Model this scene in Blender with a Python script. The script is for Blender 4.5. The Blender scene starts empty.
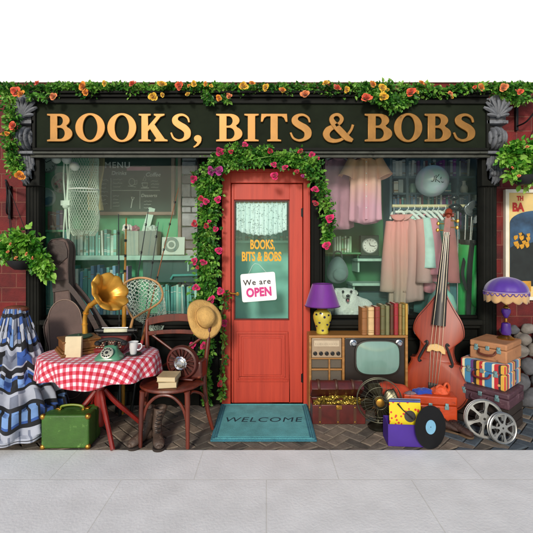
import bpy, bmesh, math, random
from mathutils import Vector, Matrix, Euler, noise
random.seed(7)
sc = bpy.context.scene
COL = sc.collection
PI = math.pi
R = math.radians
V = Vector

# ------------------------------------------------------------ camera maths
FPX, CH, DIST, HOR, CX = 378.0, 1.44, 3.6, 253.0, 266.5
def S(Y): return (Y + DIST) / FPX
def W(px, py, Y): return V(((px - CX) * S(Y), Y, CH - (py - HOR) * S(Y)))
def X(px, Y): return (px - CX) * S(Y)
def Z(py, Y): return CH - (py - HOR) * S(Y)
def GY(py): return CH * FPX / (py - HOR) - DIST          # depth of a ground point seen at row py

# ------------------------------------------------------------ materials
def C(h, k=1.0):
    h = h.lstrip('#')
    out = []
    for i in (0, 2, 4):
        c = int(h[i:i+2], 16) / 255
        out.append((c / 12.92 if c <= .04045 else ((c + .055) / 1.055) ** 2.4) * k)
    return tuple(out) + (1,)
_mats = {}
def mat(name, col, rough=.5, metal=0, var=.18, scale=6, bump=.0, bscale=60, coat=0, emit=None, trans=0, stretch=None, sheen=0, wear=None, spec=.5):
    if name in _mats: return _mats[name]
    m = bpy.data.materials.new(name); m.use_nodes = True
    nt = m.node_tree; n = nt.nodes; l = nt.links
    b = n['Principled BSDF']
    if isinstance(col, str): col = C(col)
    b.inputs['Roughness'].default_value = rough
    b.inputs['Metallic'].default_value = metal
    b.inputs['Specular IOR Level'].default_value = spec
    if coat: b.inputs['Coat Weight'].default_value = coat; b.inputs['Coat Roughness'].default_value = .15
    if sheen: b.inputs['Sheen Weight'].default_value = sheen
    if trans: b.inputs['Transmission Weight'].default_value = trans
    tc = n.new('ShaderNodeTexCoord'); mp = n.new('ShaderNodeMapping'); l.new(tc.outputs['Object'], mp.inputs[0])
    if stretch: mp.inputs['Scale'].default_value = stretch
    nz = n.new('ShaderNodeTexNoise'); nz.inputs['Scale'].default_value = scale; nz.inputs['Detail'].default_value = 6
    nz.inputs['Roughness'].default_value = .62
    l.new(mp.outputs[0], nz.inputs['Vector'])
    rp = n.new('ShaderNodeValToRGB')
    rp.color_ramp.elements[0].position = .3; rp.color_ramp.elements[1].position = .72
    rp.color_ramp.elements[0].color = tuple(c * (1 - var) for c in col[:3]) + (1,)
    rp.color_ramp.elements[1].color = tuple(min(1, c * (1 + var)) for c in col[:3]) + (1,)
    l.new(nz.outputs[0], rp.inputs[0])
    out = rp.outputs[0]
    if wear:
        wc, ws, wt = wear
        n2 = n.new('ShaderNodeTexNoise'); n2.inputs['Scale'].default_value = ws; n2.inputs['Detail'].default_value = 8
        n2.inputs['Roughness'].default_value = .7
        l.new(mp.outputs[0], n2.inputs['Vector'])
        r2 = n.new('ShaderNodeValToRGB'); r2.color_ramp.elements[0].position = wt; r2.color_ramp.elements[1].position = min(1, wt + .1)
        l.new(n2.outputs[0], r2.inputs[0])
        mx = n.new('ShaderNodeMix'); mx.data_type = 'RGBA'
        l.new(r2.outputs[0], mx.inputs[0]); l.new(out, mx.inputs[6]); mx.inputs[7].default_value = C(wc) if isinstance(wc, str) else wc
        out = mx.outputs[2]
    l.new(out, b.inputs['Base Color'])
    rr = n.new('ShaderNodeMapRange'); rr.inputs[3].default_value = max(.02, rough - .1); rr.inputs[4].default_value = min(1, rough + .12)
    l.new(nz.outputs[0], rr.inputs[0]); l.new(rr.outputs[0], b.inputs['Roughness'])
    if bump:
        n3 = n.new('ShaderNodeTexNoise'); n3.inputs['Scale'].default_value = bscale; n3.inputs['Detail'].default_value = 4
        l.new(mp.outputs[0], n3.inputs['Vector'])
        bp = n.new('ShaderNodeBump'); bp.inputs['Strength'].default_value = bump; bp.inputs['Distance'].default_value = .01
        l.new(n3.outputs[0], bp.inputs['Height']); l.new(bp.outputs[0], b.inputs['Normal'])
    _mats[name] = m
    return m
def nodes_of(name):
    m = bpy.data.materials.new(name); m.use_nodes = True
    _mats[name] = m
    return m, m.node_tree.nodes, m.node_tree.links, m.node_tree.nodes['Principled BSDF']

# ------------------------------------------------------------ mesh builder
class MB:
    def __init__(s): s.v = []; s.f = []; s.mi = []; s.m = 0; s.T = None
    def add(s, vs, fs, m=None):
        k = len(s.v)
        for p in vs:
            p = V(p)
            s.v.append(s.T @ p if s.T else p)
        for i, f in enumerate(fs):
            s.f.append([k + j for j in f]); s.mi.append(s.m if m is None else m)
        return s
    def box(s, c, d, rot=None, m=None, taper=None):
        x, y, z = (q / 2 for q in d); c = V(c)
        vs = [V((i*x, j*y, k*z)) for k in (-1, 1) for j in (-1, 1) for i in (-1, 1)]
        if taper:
            for p in vs:
                if p.z > 0: p.x *= taper; p.y *= taper
        if rot is not None:
            M_ = rot if isinstance(rot, Matrix) else Euler(rot).to_matrix()
            vs = [M_ @ p for p in vs]
        return s.add([p + c for p in vs], [(0,2,3,1),(4,5,7,6),(0,1,5,4),(2,6,7,3),(0,4,6,2),(1,3,7,5)], m)
    def b2(s, a, b, m=None):
        a = V(a); b = V(b)
        return s.box((a + b) / 2, (abs(b.x-a.x), abs(b.y-a.y), abs(b.z-a.z)), m=m)
    def tube(s, pts, r, n=8, caps=True, closed=False, m=None, flat=None):
        pts = [V(p) for p in pts]; N = len(pts)
        rs = r if isinstance(r, (list, tuple)) else [r] * N
        vs = []; up = None
        for i, p in enumerate(pts):
            if closed: t = pts[(i+1) % N] - pts[i-1]
            else: t = pts[min(i+1, N-1)] - pts[max(i-1, 0)]
            if t.length < 1e-9: t = V((0, 0, 1))
            t.normalize()
            if up is None:
                up = V((0, 0, 1)) if abs(t.z) < .9 else V((0, 1, 0))
            u = up - t * up.dot(t)
            if u.length < 1e-6: u = t.orthogonal()
            u.normalize(); up = u; w = t.cross(u)
            for k in range(n):
                a = 2*PI*k/n
                vs.append(p + (u*math.cos(a)*(flat or 1) + w*math.sin(a)) * rs[i])
        fs = []
        for i in range(N if closed else N-1):
            j = (i+1) % N
            for k in range(n):
                fs.append((i*n+k, i*n+(k+1) % n, j*n+(k+1) % n, j*n+k))
        if caps and not closed:
            fs.append(tuple(range(n))[::-1]); fs.append(tuple((N-1)*n+k for k in range(n)))
        return s.add(vs, fs, m)
    def lathe(s, prof, n=24, c=(0,0,0), axis=None, mod=None, m=None, cap=True):
        c = V(c); q = V((0,0,1)).rotation_difference(V(axis)).to_matrix() if axis is not None else Matrix.Identity(3)
        vs = []
        for i, (r, z) in enumerate(prof):
            for k in range(n):
                a = 2*PI*k/n
                rr, zz = (r, z) if not mod else mod(i, a, r, z)
                vs.append(c + q @ V((rr*math.cos(a), rr*math.sin(a), zz)))
        fs = []
        for i in range(len(prof)-1):
            for k in range(n):
                fs.append((i*n+k, i*n+(k+1) % n, (i+1)*n+(k+1) % n, (i+1)*n+k))
        if cap:
            if prof[0][0] > 1e-5: fs.append(tuple(range(n))[::-1])
            if prof[-1][0] > 1e-5: fs.append(tuple((len(prof)-1)*n+k for k in range(n)))
        return s.add(vs, fs, m)
    def prism(s, o, y0, y1, m=None):                    # outline in (x,z), extruded along y
        n = len(o)
        vs = [V((x, y0, z)) for x, z in o] + [V((x, y1, z)) for x, z in o]
        fs = [tuple(range(n)), tuple(range(2*n-1, n-1, -1))]
        fs += [(i, n+i, n+(i+1) % n, (i+1) % n) for i in range(n)]
        return s.add(vs, fs, m)
    def ell(s, c, r, n=16, h=10, m=None, rot=None, mod=None):
        if not isinstance(r, (tuple, list)): r = (r, r, r)
        c = V(c); M_ = Euler(rot).to_matrix() if rot is not None else Matrix.Identity(3)
        vs = []
        for i in range(h+1):
            b = PI*i/h
            for k in range(n):
                a = 2*PI*k/n
                p = V((math.sin(b)*math.cos(a)*r[0], math.sin(b)*math.sin(a)*r[1], -math.cos(b)*r[2]))
                if mod: p = mod(p)
                vs.append(c + M_ @ p)
        fs = [(i*n+k, i*n+(k+1) % n, (i+1)*n+(k+1) % n, (i+1)*n+k) for i in range(h) for k in range(n)]
        return s.add(vs, fs, m)
    def loft(s, rings, caps=True, closed=True, m=None, mfn=None):
        n = len(rings[0]); vs = [p for r in rings for p in r]; fs = []; ms = []
        for i in range(len(rings)-1):
            for k in range(n if closed else n-1):
                fs.append((i*n+k, i*n+(k+1) % n, (i+1)*n+(k+1) % n, (i+1)*n+k)); ms.append(mfn(i, k) if mfn else (s.m if m is None else m))
        if caps and closed:
            fs.append(tuple(range(n))[::-1]); ms.append(ms[0]); fs.append(tuple((len(rings)-1)*n+k for k in range(n))); ms.append(ms[-1])
        k0 = len(s.f); s.add(vs, fs)
        s.mi[k0:] = ms
        return s
    def grid(s, fn, nu, nv, m=None, mfn=None, keep=None):
        vs = [fn(i/nu, j/nv) for j in range(nv+1) for i in range(nu+1)]
        fs = []; ms = []
        for j in range(nv):
            for i in range(nu):
                if keep and not keep(i, j): continue
                fs.append((j*(nu+1)+i, j*(nu+1)+i+1, (j+1)*(nu+1)+i+1, (j+1)*(nu+1)+i)); ms.append(mfn(i, j) if mfn else (s.m if m is None else m))
        k0 = len(s.f); s.add(vs, fs); s.mi[k0:] = ms
        return s
    def build(s, name, mats, parent=None, smooth=True, bevel=0, seg=2, angle=35, thick=0, wire=0, sub=0, recalc=True):
        me = bpy.data.meshes.new(name)
        me.from_pydata([tuple(p) for p in s.v], [], s.f)
        if not isinstance(mats, (list, tuple)): mats = [mats]
        for mm in mats: me.materials.append(mm)
        if len(mats) > 1: me.polygons.foreach_set('material_index', s.mi)
        bm = bmesh.new(); bm.from_mesh(me)
        bmesh.ops.remove_doubles(bm, verts=bm.verts, dist=1e-6)
        if recalc: bmesh.ops.recalc_face_normals(bm, faces=bm.faces)
        bm.to_mesh(me); bm.free()
        if smooth:
            me.shade_smooth()
            if not sub: me.set_sharp_from_angle(angle=R(angle))
        o = bpy.data.objects.new(name, me); COL.objects.link(o)
        if parent: o.parent = parent
        if thick:
            d = o.modifiers.new('thick', 'SOLIDIFY'); d.thickness = thick; d.offset = 0
        if bevel:
            d = o.modifiers.new('bevel', 'BEVEL'); d.width = bevel; d.segments = seg; d.limit_method = 'ANGLE'; d.angle_limit = R(40)
            d.harden_normals = False
        if sub:
            d = o.modifiers.new('sub', 'SUBSURF'); d.levels = sub; d.render_levels = sub
        if wire:
            d = o.modifiers.new('wire', 'WIREFRAME'); d.thickness = wire; d.use_even_offset = False
        return o

def tag(o, label, cat, group=None, kind=None):
    o['label'] = label; o['category'] = cat
    if group: o['group'] = group
    if kind: o['kind'] = kind
    return o
def thing(name, label, cat, loc=(0,0,0), rot=(0,0,0), group=None):
    o = bpy.data.objects.new(name, None); COL.objects.link(o)
    o.empty_display_size = .05
    o.location = loc; o.rotation_euler = rot
    return tag(o, label, cat, group)
def struct(o): o['kind'] = 'structure'; return o
def dup(root, loc=None, rot=None, label=None, group=None, scale=None):
    r = root.copy(); COL.objects.link(r)
    if loc is not None: r.location = loc
    if rot is not None: r.rotation_euler = rot
    if scale is not None: r.scale = (scale,)*3 if not isinstance(scale, (tuple, list)) else scale
    if label: r['label'] = label
    if group: r['group'] = group
    for ch in list(root.children):
        c = ch.copy(); COL.objects.link(c); c.parent = r
        for g in list(ch.children):
            d = g.copy(); COL.objects.link(d); d.parent = c
    return r
def arc(cx, cy, rx, ry, a0, a1, n=12):
    return [(cx + rx*math.cos(R(a0 + (a1-a0)*i/n)), cy + ry*math.sin(R(a0 + (a1-a0)*i/n))) for i in range(n+1)]
def spline(pts, n=6):
    pts = [V(p) for p in pts]; out = []
    for i in range(len(pts)-1):
        p0 = pts[max(i-1, 0)]; p1 = pts[i]; p2 = pts[i+1]; p3 = pts[min(i+2, len(pts)-1)]
        for k in range(n):
            t = k/n
            out.append(.5*((2*p1) + (p2-p0)*t + (2*p0-5*p1+4*p2-p3)*t*t + (3*p1-p0-3*p2+p3)*t**3))
    out.append(pts[-1]); return out
def rect_ring(w, h, r, n=5):                            # rounded rectangle outline (x,z)
    o = []
    for sx, sz, a in ((1,1,0), (-1,1,90), (-1,-1,180), (1,-1,270)):
        o += arc(sx*(w/2-r), sz*(h/2-r), r, r, a, a+90, n)
    return o
def text(name, body, size, material, parent, loc, rot=(PI/2,0,0), ext=.001, sx=1, shear=0, bold=0, align='CENTER', space=1):
    cu = bpy.data.curves.new(name, 'FONT'); cu.body = body; cu.size = size; cu.extrude = ext; cu.align_x = align
    cu.shear = shear; cu.offset = bold; cu.space_character = space; cu.resolution_u = 4
    t = bpy.data.objects.new(name, cu); COL.objects.link(t)
    bpy.context.view_layer.update()
    me = bpy.data.meshes.new_from_object(t.evaluated_get(bpy.context.evaluated_depsgraph_get()))
    bpy.data.objects.remove(t)
    me.materials.clear(); me.materials.append(material)
    o = bpy.data.objects.new(name, me); COL.objects.link(o)
    o.location = loc; o.rotation_euler = rot; o.scale = (sx, 1, 1)
    if parent: o.parent = parent
    return o
def glyph(name, splines, h, depth, bev, material, parent, loc, sx=1):
    cu = bpy.data.curves.new(name, 'CURVE'); cu.dimensions = '2D'; cu.fill_mode = 'BOTH'; cu.extrude = depth; cu.bevel_depth = bev; cu.bevel_resolution = 1
    for sp in splines:
        p = cu.splines.new('POLY'); p.points.add(len(sp)-1); p.use_cyclic_u = True
        for i, (x, y) in enumerate(sp): p.points[i].co = (x*h*sx, y*h, 0, 1)
    t = bpy.data.objects.new(name, cu); COL.objects.link(t)
    bpy.context.view_layer.update()
    me = bpy.data.meshes.new_from_object(t.evaluated_get(bpy.context.evaluated_depsgraph_get()))
    bpy.data.objects.remove(t)
    me.materials.clear(); me.materials.append(material)
    o = bpy.data.objects.new(name, me); COL.objects.link(o)
    o.location = loc; o.rotation_euler = (PI/2, 0, 0); o.parent = parent
    return o

# ------------------------------------------------------------ foliage helpers
def leaf(mb, p, d, nrm, L, wd, m):
    d = d.normalized(); s_ = d.cross(nrm)
    if s_.length < 1e-4: s_ = d.orthogonal()
    s_.normalize(); n_ = s_.cross(d)
    b = p; t = p + d*L - n_*L*.12
    c1 = p + d*L*.35 - n_*L*.05; c2 = p + d*L*.7 - n_*L*.08
    l1 = p + d*L*.3 + s_*wd*.46 + n_*L*.06; r1 = p + d*L*.3 - s_*wd*.46 + n_*L*.06
    l2 = p + d*L*.68 + s_*wd*.38 + n_*L*.04; r2 = p + d*L*.68 - s_*wd*.38 + n_*L*.04
    mb.add([b, l1, l2, t, r2, r1, c1, c2], [(0,6,1), (1,6,7,2), (2,7,3), (0,5,6), (5,4,7,6), (4,3,7)], m)
def rnd(): return V((random.gauss(0,1), random.gauss(0,1), random.gauss(0,1)))
def leaf_cloud(mb, path, rad, count, L, nm=3, squash_y=.7, out=V((0,-1,.25)), ymax=None, zmax=None):
    for _ in range(count):
        u = random.random()*(len(path)-1); i = min(int(u), len(path)-2); f = u-i
        c = path[i].lerp(path[i+1], f); r = rad[i]*(1-f)+rad[i+1]*f
        q = rnd(); q.normalize(); q *= r * (random.random()**.5 if random.random() > .14 else random.uniform(1, 1.45))
        # clumps: shift by low frequency noise
        q *= .75 + .55*noise.noise((c+q)*9)
        q.y *= squash_y
        p = c + q
        if ymax is not None and p.y > ymax: p.y = ymax - random.random()*.03
        if zmax is not None and p.z > zmax: p.z = zmax - random.random()*.05
        d = (q.normalized()*.7 + rnd()*.45 + V((0,-.25,-.35)))
        l = L*random.uniform(.5, 1.35)
        cl = noise.noise(p*14)
        m = 0 if cl < -.12 else (1 if cl < .2 else 2)
        if random.random() < .2: m = random.randrange(nm)
        leaf(mb, p, d, (out + rnd()*.5), l, l*random.uniform(.55, .75), m)
def rose_mesh(material, seed):
    rg = random.Random(seed); mb = MB()
    N = 15
    for k in range(N):
        t = k/(N-1); a0 = k*2.39996 + rg.uniform(-.25, .25); r0 = .05+.30*t; r1 = .14+.84*t+rg.uniform(-.05,.05); h = .95-.50*t; half = 1.25-.55*t
        tl = rg.uniform(-.1, .1)
        def fn(u, v):
            q = (u-.5)*2; aa = a0 + q*half*(.35+.65*math.sin(min(1, v*1.2)*PI/2))
            edge = 1-.22*q*q*v; rr = (r0+(r1-r0)*v**1.3)*edge
            return V((rr*math.cos(aa), rr*math.sin(aa), h*v*edge*(1-.30*t*v*v) + tl*q*v*.4 + .05*math.sin(q*4+k)*v))
        mb.grid(fn, 6, 5)
    mb.ell((0,0,.3), (.14,.14,.4), 8, 6)
    o = mb.build('rose', material, None)
    me = o.data; bpy.data.objects.remove(o)
    return me
# ============================================================ SETTING
# camera, sun, sky
cam = bpy.data.cameras.new('camera'); co = bpy.data.objects.new('camera', cam); COL.objects.link(co)
cam.sensor_width = 36; cam.lens = FPX/533*36; co.location = (0, -DIST, CH); co.rotation_euler = (PI/2, 0, 0)
cam.shift_y = -(266.5-HOR)/533; cam.clip_start = .05; cam.clip_end = 1500
sc.camera = co
SUN_EL, SUN_AZ = 24, -13                                # azimuth measured from straight behind the viewer, towards the left
w = bpy.data.worlds.new('World'); sc.world = w; w.use_nodes = True
wn = w.node_tree.nodes; wl = w.node_tree.links
sky = wn.new('ShaderNodeTexSky'); sky.sky_type = 'NISHITA'; sky.sun_disc = False
sky.sun_elevation = R(SUN_EL); sky.sun_rotation = R(180 + SUN_AZ*-1); sky.air_density = 1.0; sky.dust_density = 1.2; sky.ozone_density = .6
wl.new(sky.outputs[0], wn['Background'].inputs[0]); wn['Background'].inputs[1].default_value = .078
sl = bpy.data.lights.new('sun', 'SUN'); so = bpy.data.objects.new('sun', sl); COL.objects.link(so)
sl.energy = 1.5; sl.angle = R(10); sl.color = (1, .95, .87)
dvec = V((math.sin(R(SUN_AZ))*math.cos(R(SUN_EL)), -math.cos(R(SUN_AZ))*math.cos(R(SUN_EL)), math.sin(R(SUN_EL))))   # towards the sun
so.rotation_euler = dvec.to_track_quat('Z', 'Y').to_euler(); so.location = (-3, -8, 7)
vs_ = sc.view_settings; vs_.view_transform = 'Standard'; vs_.look = 'None'; vs_.exposure = .69; vs_.gamma = 1
sc.cycles.max_bounces = 8; sc.cycles.transparent_max_bounces = 16; sc.cycles.diffuse_bounces = 4

# ---- materials of the setting
def brick_mat():
    m, n, l, b = nodes_of('red brick')
    tc = n.new('ShaderNodeTexCoord'); sp = n.new('ShaderNodeSeparateXYZ'); cb = n.new('ShaderNodeCombineXYZ')
    l.new(tc.outputs['Object'], sp.inputs[0]); l.new(sp.outputs[0], cb.inputs[0]); l.new(sp.outputs[2], cb.inputs[1])
    br = n.new('ShaderNodeTexBrick'); l.new(cb.outputs[0], br.inputs[0])
    br.inputs['Scale'].default_value = 1; br.inputs['Brick Width'].default_value = .285; br.inputs['Row Height'].default_value = .138
    br.inputs['Mortar Size'].default_value = .006; br.inputs['Mortar Smooth'].default_value = .3; br.inputs['Bias'].default_value = -.1
    br.inputs['Color1'].default_value = C('#741614'); br.inputs['Color2'].default_value = C('#540f11'); br.inputs['Mortar'].default_value = C('#7c4438')
    nz = n.new('ShaderNodeTexNoise'); nz.inputs['Scale'].default_value = 9; nz.inputs['Detail'].default_value = 8; l.new(tc.outputs['Object'], nz.inputs['Vector'])
    mx = n.new('ShaderNodeMix'); mx.data_type = 'RGBA'; mx.blend_type = 'MULTIPLY'; mx.inputs[0].default_value = .75
    rp = n.new('ShaderNodeValToRGB'); rp.color_ramp.elements[0].position = .25; rp.color_ramp.elements[0].color = (.28,.26,.27,1); rp.color_ramp.elements[1].position = .75; rp.color_ramp.elements[1].color = (1.25,1.15,1.1,1)
    l.new(nz.outputs[0], rp.inputs[0]); l.new(br.outputs[0], mx.inputs[6]); l.new(rp.outputs[0], mx.inputs[7]); l.new(mx.outputs[2], b.inputs['Base Color'])
    n2 = n.new('ShaderNodeTexNoise'); n2.inputs['Scale'].default_value = 70; l.new(tc.outputs['Object'], n2.inputs['Vector'])
    ad = n.new('ShaderNodeMath'); ad.operation = 'MULTIPLY_ADD'; l.new(br.outputs['Fac'], ad.inputs[0]); ad.inputs[1].default_value = -1.2; 
    ml = n.new('ShaderNodeMath'); ml.operation = 'MULTIPLY'; ml.inputs[1].default_value = .5; l.new(n2.outputs[0], ml.inputs[0]); l.new(ml.outputs[0], ad.inputs[2])
    bp = n.new('ShaderNodeBump'); bp.inputs['Strength'].default_value = .7; bp.inputs['Distance'].default_value = .012; l.new(ad.outputs[0], bp.inputs['Height']); l.new(bp.outputs[0], b.inputs['Normal'])
    b.inputs['Roughness'].default_value = .8
    return m
BRICK = brick_mat()
DARK = mat('charcoal paint', '#181916', .6, spec=.10, var=.3, scale=5, bump=.12, bscale=35, wear=('#45463f', 26, .66))
DARK2 = mat('black green paint', '#10110e', .6, spec=.09, var=.3, scale=7, bump=.1, bscale=40)
STUCCO = mat('white render', '#f6f6f4', .9, var=.015, scale=3, bump=.25, bscale=55)
PALE = mat('white painted band', '#f1f0ec', .7, var=.03, scale=5)
STONE_C = mat('grey carved stone', '#63666b', .65, var=.35, scale=12, bump=.3, bscale=45, wear=('#2a2d31', 14, .54))
def wood_mat(name, c1, c2, sc_=(26, 26, 1.6), rough=.45, coat=.1, ang=None, bump=.25):
    m, n, l, b = nodes_of(name)
    tc = n.new('ShaderNodeTexCoord'); mp = n.new('ShaderNodeMapping'); l.new(tc.outputs['Object'], mp.inputs[0]); mp.inputs['Scale'].default_value = sc_
    nz = n.new('ShaderNodeTexNoise'); nz.inputs['Scale'].default_value = 1; nz.inputs['Detail'].default_value = 7; nz.inputs['Roughness'].default_value = .6; nz.inputs['Distortion'].default_value = .4
    l.new(mp.outputs[0], nz.inputs['Vector'])
    rp = n.new('ShaderNodeValToRGB'); rp.color_ramp.elements[0].position = .3; rp.color_ramp.elements[1].position = .7
    rp.color_ramp.elements[0].color = C(c1); rp.color_ramp.elements[1].color = C(c2)
    l.new(nz.outputs[0], rp.inputs[0]); l.new(rp.outputs[0], b.inputs['Base Color'])
    bp = n.new('ShaderNodeBump'); bp.inputs['Strength'].default_value = bump; bp.inputs['Distance'].default_value = .004; l.new(nz.outputs[0], bp.inputs['Height']); l.new(bp.outputs[0], b.inputs['Normal'])
    b.inputs['Roughness'].default_value = rough; b.inputs['Coat Weight'].default_value = coat; b.inputs['Coat Roughness'].default_value = .25
    return m
DOORRED = wood_mat('red painted door wood', '#a02c19', '#b93a22', (30, 30, 1.3), .55, .0)
BROWNW = wood_mat('chestnut wood', '#4a2414', '#74402a')
TANW = wood_mat('honey wood', '#7c5224', '#a8763c', (1.4, 26, 26))
MAHOG = wood_mat('mahogany', '#3c130a', '#702a14', (20, 20, 2), .42, .12)
REDW = wood_mat('red stained wood', '#6a1410', '#8c1f17', (24, 24, 2), .45, .08)
BASSW = wood_mat('orange varnish spruce', '#74220b', '#983511', (30, 8, 1.2), .42, .15, bump=.05)
GOLD = mat('gilded letters', '#93682f', .42, .5, var=.22, scale=9)
BRASS = mat('brass', '#b98a3c', .3, .9, var=.2, scale=20)
BLACKM = mat('black metal', '#17181a', .42, .5, var=.3, scale=30)
CHROME = mat('chrome', '#c9ccce', .18, 1.0, var=.08, scale=20)
BLACK = mat('black', '#121212', .5, var=.2)
WHITE = mat('white paint', '#e6e6e0', .5, var=.05)
CHALK = mat('chalk', '#dfe4dc', .95, var=.15, scale=80)
INTG = mat('sea green wall paint', '#55ad80', .75, var=.12, scale=3, bump=.08)
INTT = mat('pale teal wall paint', '#aee0d3', .75, var=.1, scale=3)
INTD = mat('dark slate shelf paint', '#3d4a4e', .6, var=.2, scale=6)
TEALSH = mat('pale sage shelf board', '#a5cbb9', .6, var=.2, scale=8)
PLATF = mat('dark display boards', '#3c4a46', .6, var=.2, scale=6)
def glass_mat(name, tint, dust, haze_col):
    m = bpy.data.materials.new(name); m.use_nodes = True; n = m.node_tree.nodes; l = m.node_tree.links; n.clear()
    out = n.new('ShaderNodeOutputMaterial'); tr = n.new('ShaderNodeBsdfTransparent'); tr.inputs[0].default_value = C(tint)
    gl = n.new('ShaderNodeBsdfGlossy'); gl.inputs['Roughness'].default_value = .03
    df = n.new('ShaderNodeBsdfDiffuse'); df.inputs[0].default_value = C(haze_col)  # pale streaky film, paints the haze of reflections into the glass
    lw = n.new('ShaderNodeLayerWeight'); pw = n.new('ShaderNodeMath'); pw.operation = 'POWER'; pw.inputs[1].default_value = 5; l.new(lw.outputs['Facing'], pw.inputs[0]); fr = n.new('ShaderNodeMath'); fr.operation = 'MULTIPLY_ADD'; fr.inputs[1].default_value = .7; fr.inputs[2].default_value = .012; l.new(pw.outputs[0], fr.inputs[0])
    tc = n.new('ShaderNodeTexCoord'); mp = n.new('ShaderNodeMapping'); mp.inputs['Scale'].default_value = (3.2, 1, .5); mp.inputs['Rotation'].default_value = (0, .25, 0); l.new(tc.outputs['Object'], mp.inputs[0])
    nz = n.new('ShaderNodeTexNoise'); nz.inputs['Scale'].default_value = 1.6; nz.inputs['Detail'].default_value = 3; l.new(mp.outputs[0], nz.inputs['Vector'])
    mr = n.new('ShaderNodeMapRange'); mr.inputs[1].default_value = .35; mr.inputs[2].default_value = .75; mr.inputs[3].default_value = dust*.35; mr.inputs[4].default_value = dust*1.8
    l.new(nz.outputs[0], mr.inputs[0])
    m1 = n.new('ShaderNodeMixShader'); l.new(mr.outputs[0], m1.inputs[0]); l.new(tr.outputs[0], m1.inputs[1]); l.new(df.outputs[0], m1.inputs[2])
    m2 = n.new('ShaderNodeMixShader'); l.new(fr.outputs[0], m2.inputs[0]); l.new(m1.outputs[0], m2.inputs[1]); l.new(gl.outputs[0], m2.inputs[2])
    l.new(m2.outputs[0], out.inputs[0]); _mats[name] = m
    return m
PANE = glass_mat('shop window glass', '#f4f8f6', .010, '#b9dccf')
DPANE = glass_mat('door glass', '#f0faf7', .05, '#86c8bc')

# ---- ground
mb = MB(); mb.box((0, 150, -.06), (700, 700, .04))
struct(mb.build('ground', mat('pale ground', '#b9b7b0', .9, var=.08, scale=.4)))
# herringbone setts: one paving surface, every sett a bevelled block of its own tone
SETT = [mat('sett grey brown', '#6e6357', .8, var=.3, scale=14, bump=.35, bscale=70), mat('sett dark', '#544d44', .8, var=.3, scale=14, bump=.35, bscale=70),
        mat('sett warm', '#7d6f5f', .8, var=.3, scale=14, bump=.35, bscale=70), mat('sett slate', '#4c555c', .75, var=.3, scale=14, bump=.35, bscale=70)]
mb = MB(); PW = .092; rg = random.Random(3)
M45 = Matrix.Rotation(R(45), 4, 'Z')
def sett(cx, cy, lx, ly):
    p = M45 @ V((cx, cy, 0))
    if not (-3.6 < p.x < 3.6 and -.93 < p.y < .02): return
    g = .007; z = rg.uniform(-.003, .002)
    vs = []
    for (k, zz) in ((0, -.03), (0, z-.006), (.006, z)):
        for (i, j) in ((-1,-1), (1,-1), (1,1), (-1,1)):
            q = M45 @ V((cx + i*(lx/2-g/2-k), cy + j*(ly/2-g/2-k), zz)); vs.append(q)
    if max(q.y for q in vs) < -.80: return
    for q in vs: q.y = max(q.y, -.8335)
    m = 3 if p.x > 1.2 + rg.uniform(-.4, .4) and rg.random() < .75 else rg.choice((0,0,1,2))
    fs = [(8,9,10,11)] + [(i, (i+1) % 4, (i+1) % 4+4, i+4) for i in range(4)] + [(4+i, 4+(i+1) % 4, 8+(i+1) % 4, 8+i) for i in range(4)]
    mb.add(vs, fs, m)
for a in range(-60, 60):
    for bq in range(-60, 60):
        # 2x1 herringbone: L pair tile stepping (1,1) and (2,-2)
        ox = (a + 2*bq)*PW; oy = (a - 2*bq)*PW
        if abs(ox) > 4 or abs(oy) > 4: continue
        sett(ox + PW, oy + PW/2, 2*PW, PW)
        sett(ox + PW/2, oy + 2*PW, PW, 2*PW)
struct(mb.build('sett_paving', SETT, smooth=False))
mb = MB(); mb.b2((-3.7, -.828, -.034), (3.7, .06, -.012))
struct(mb.build('paving_joints', mat('joint sand', '#2c2924', .95, var=.3, scale=30)))
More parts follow.
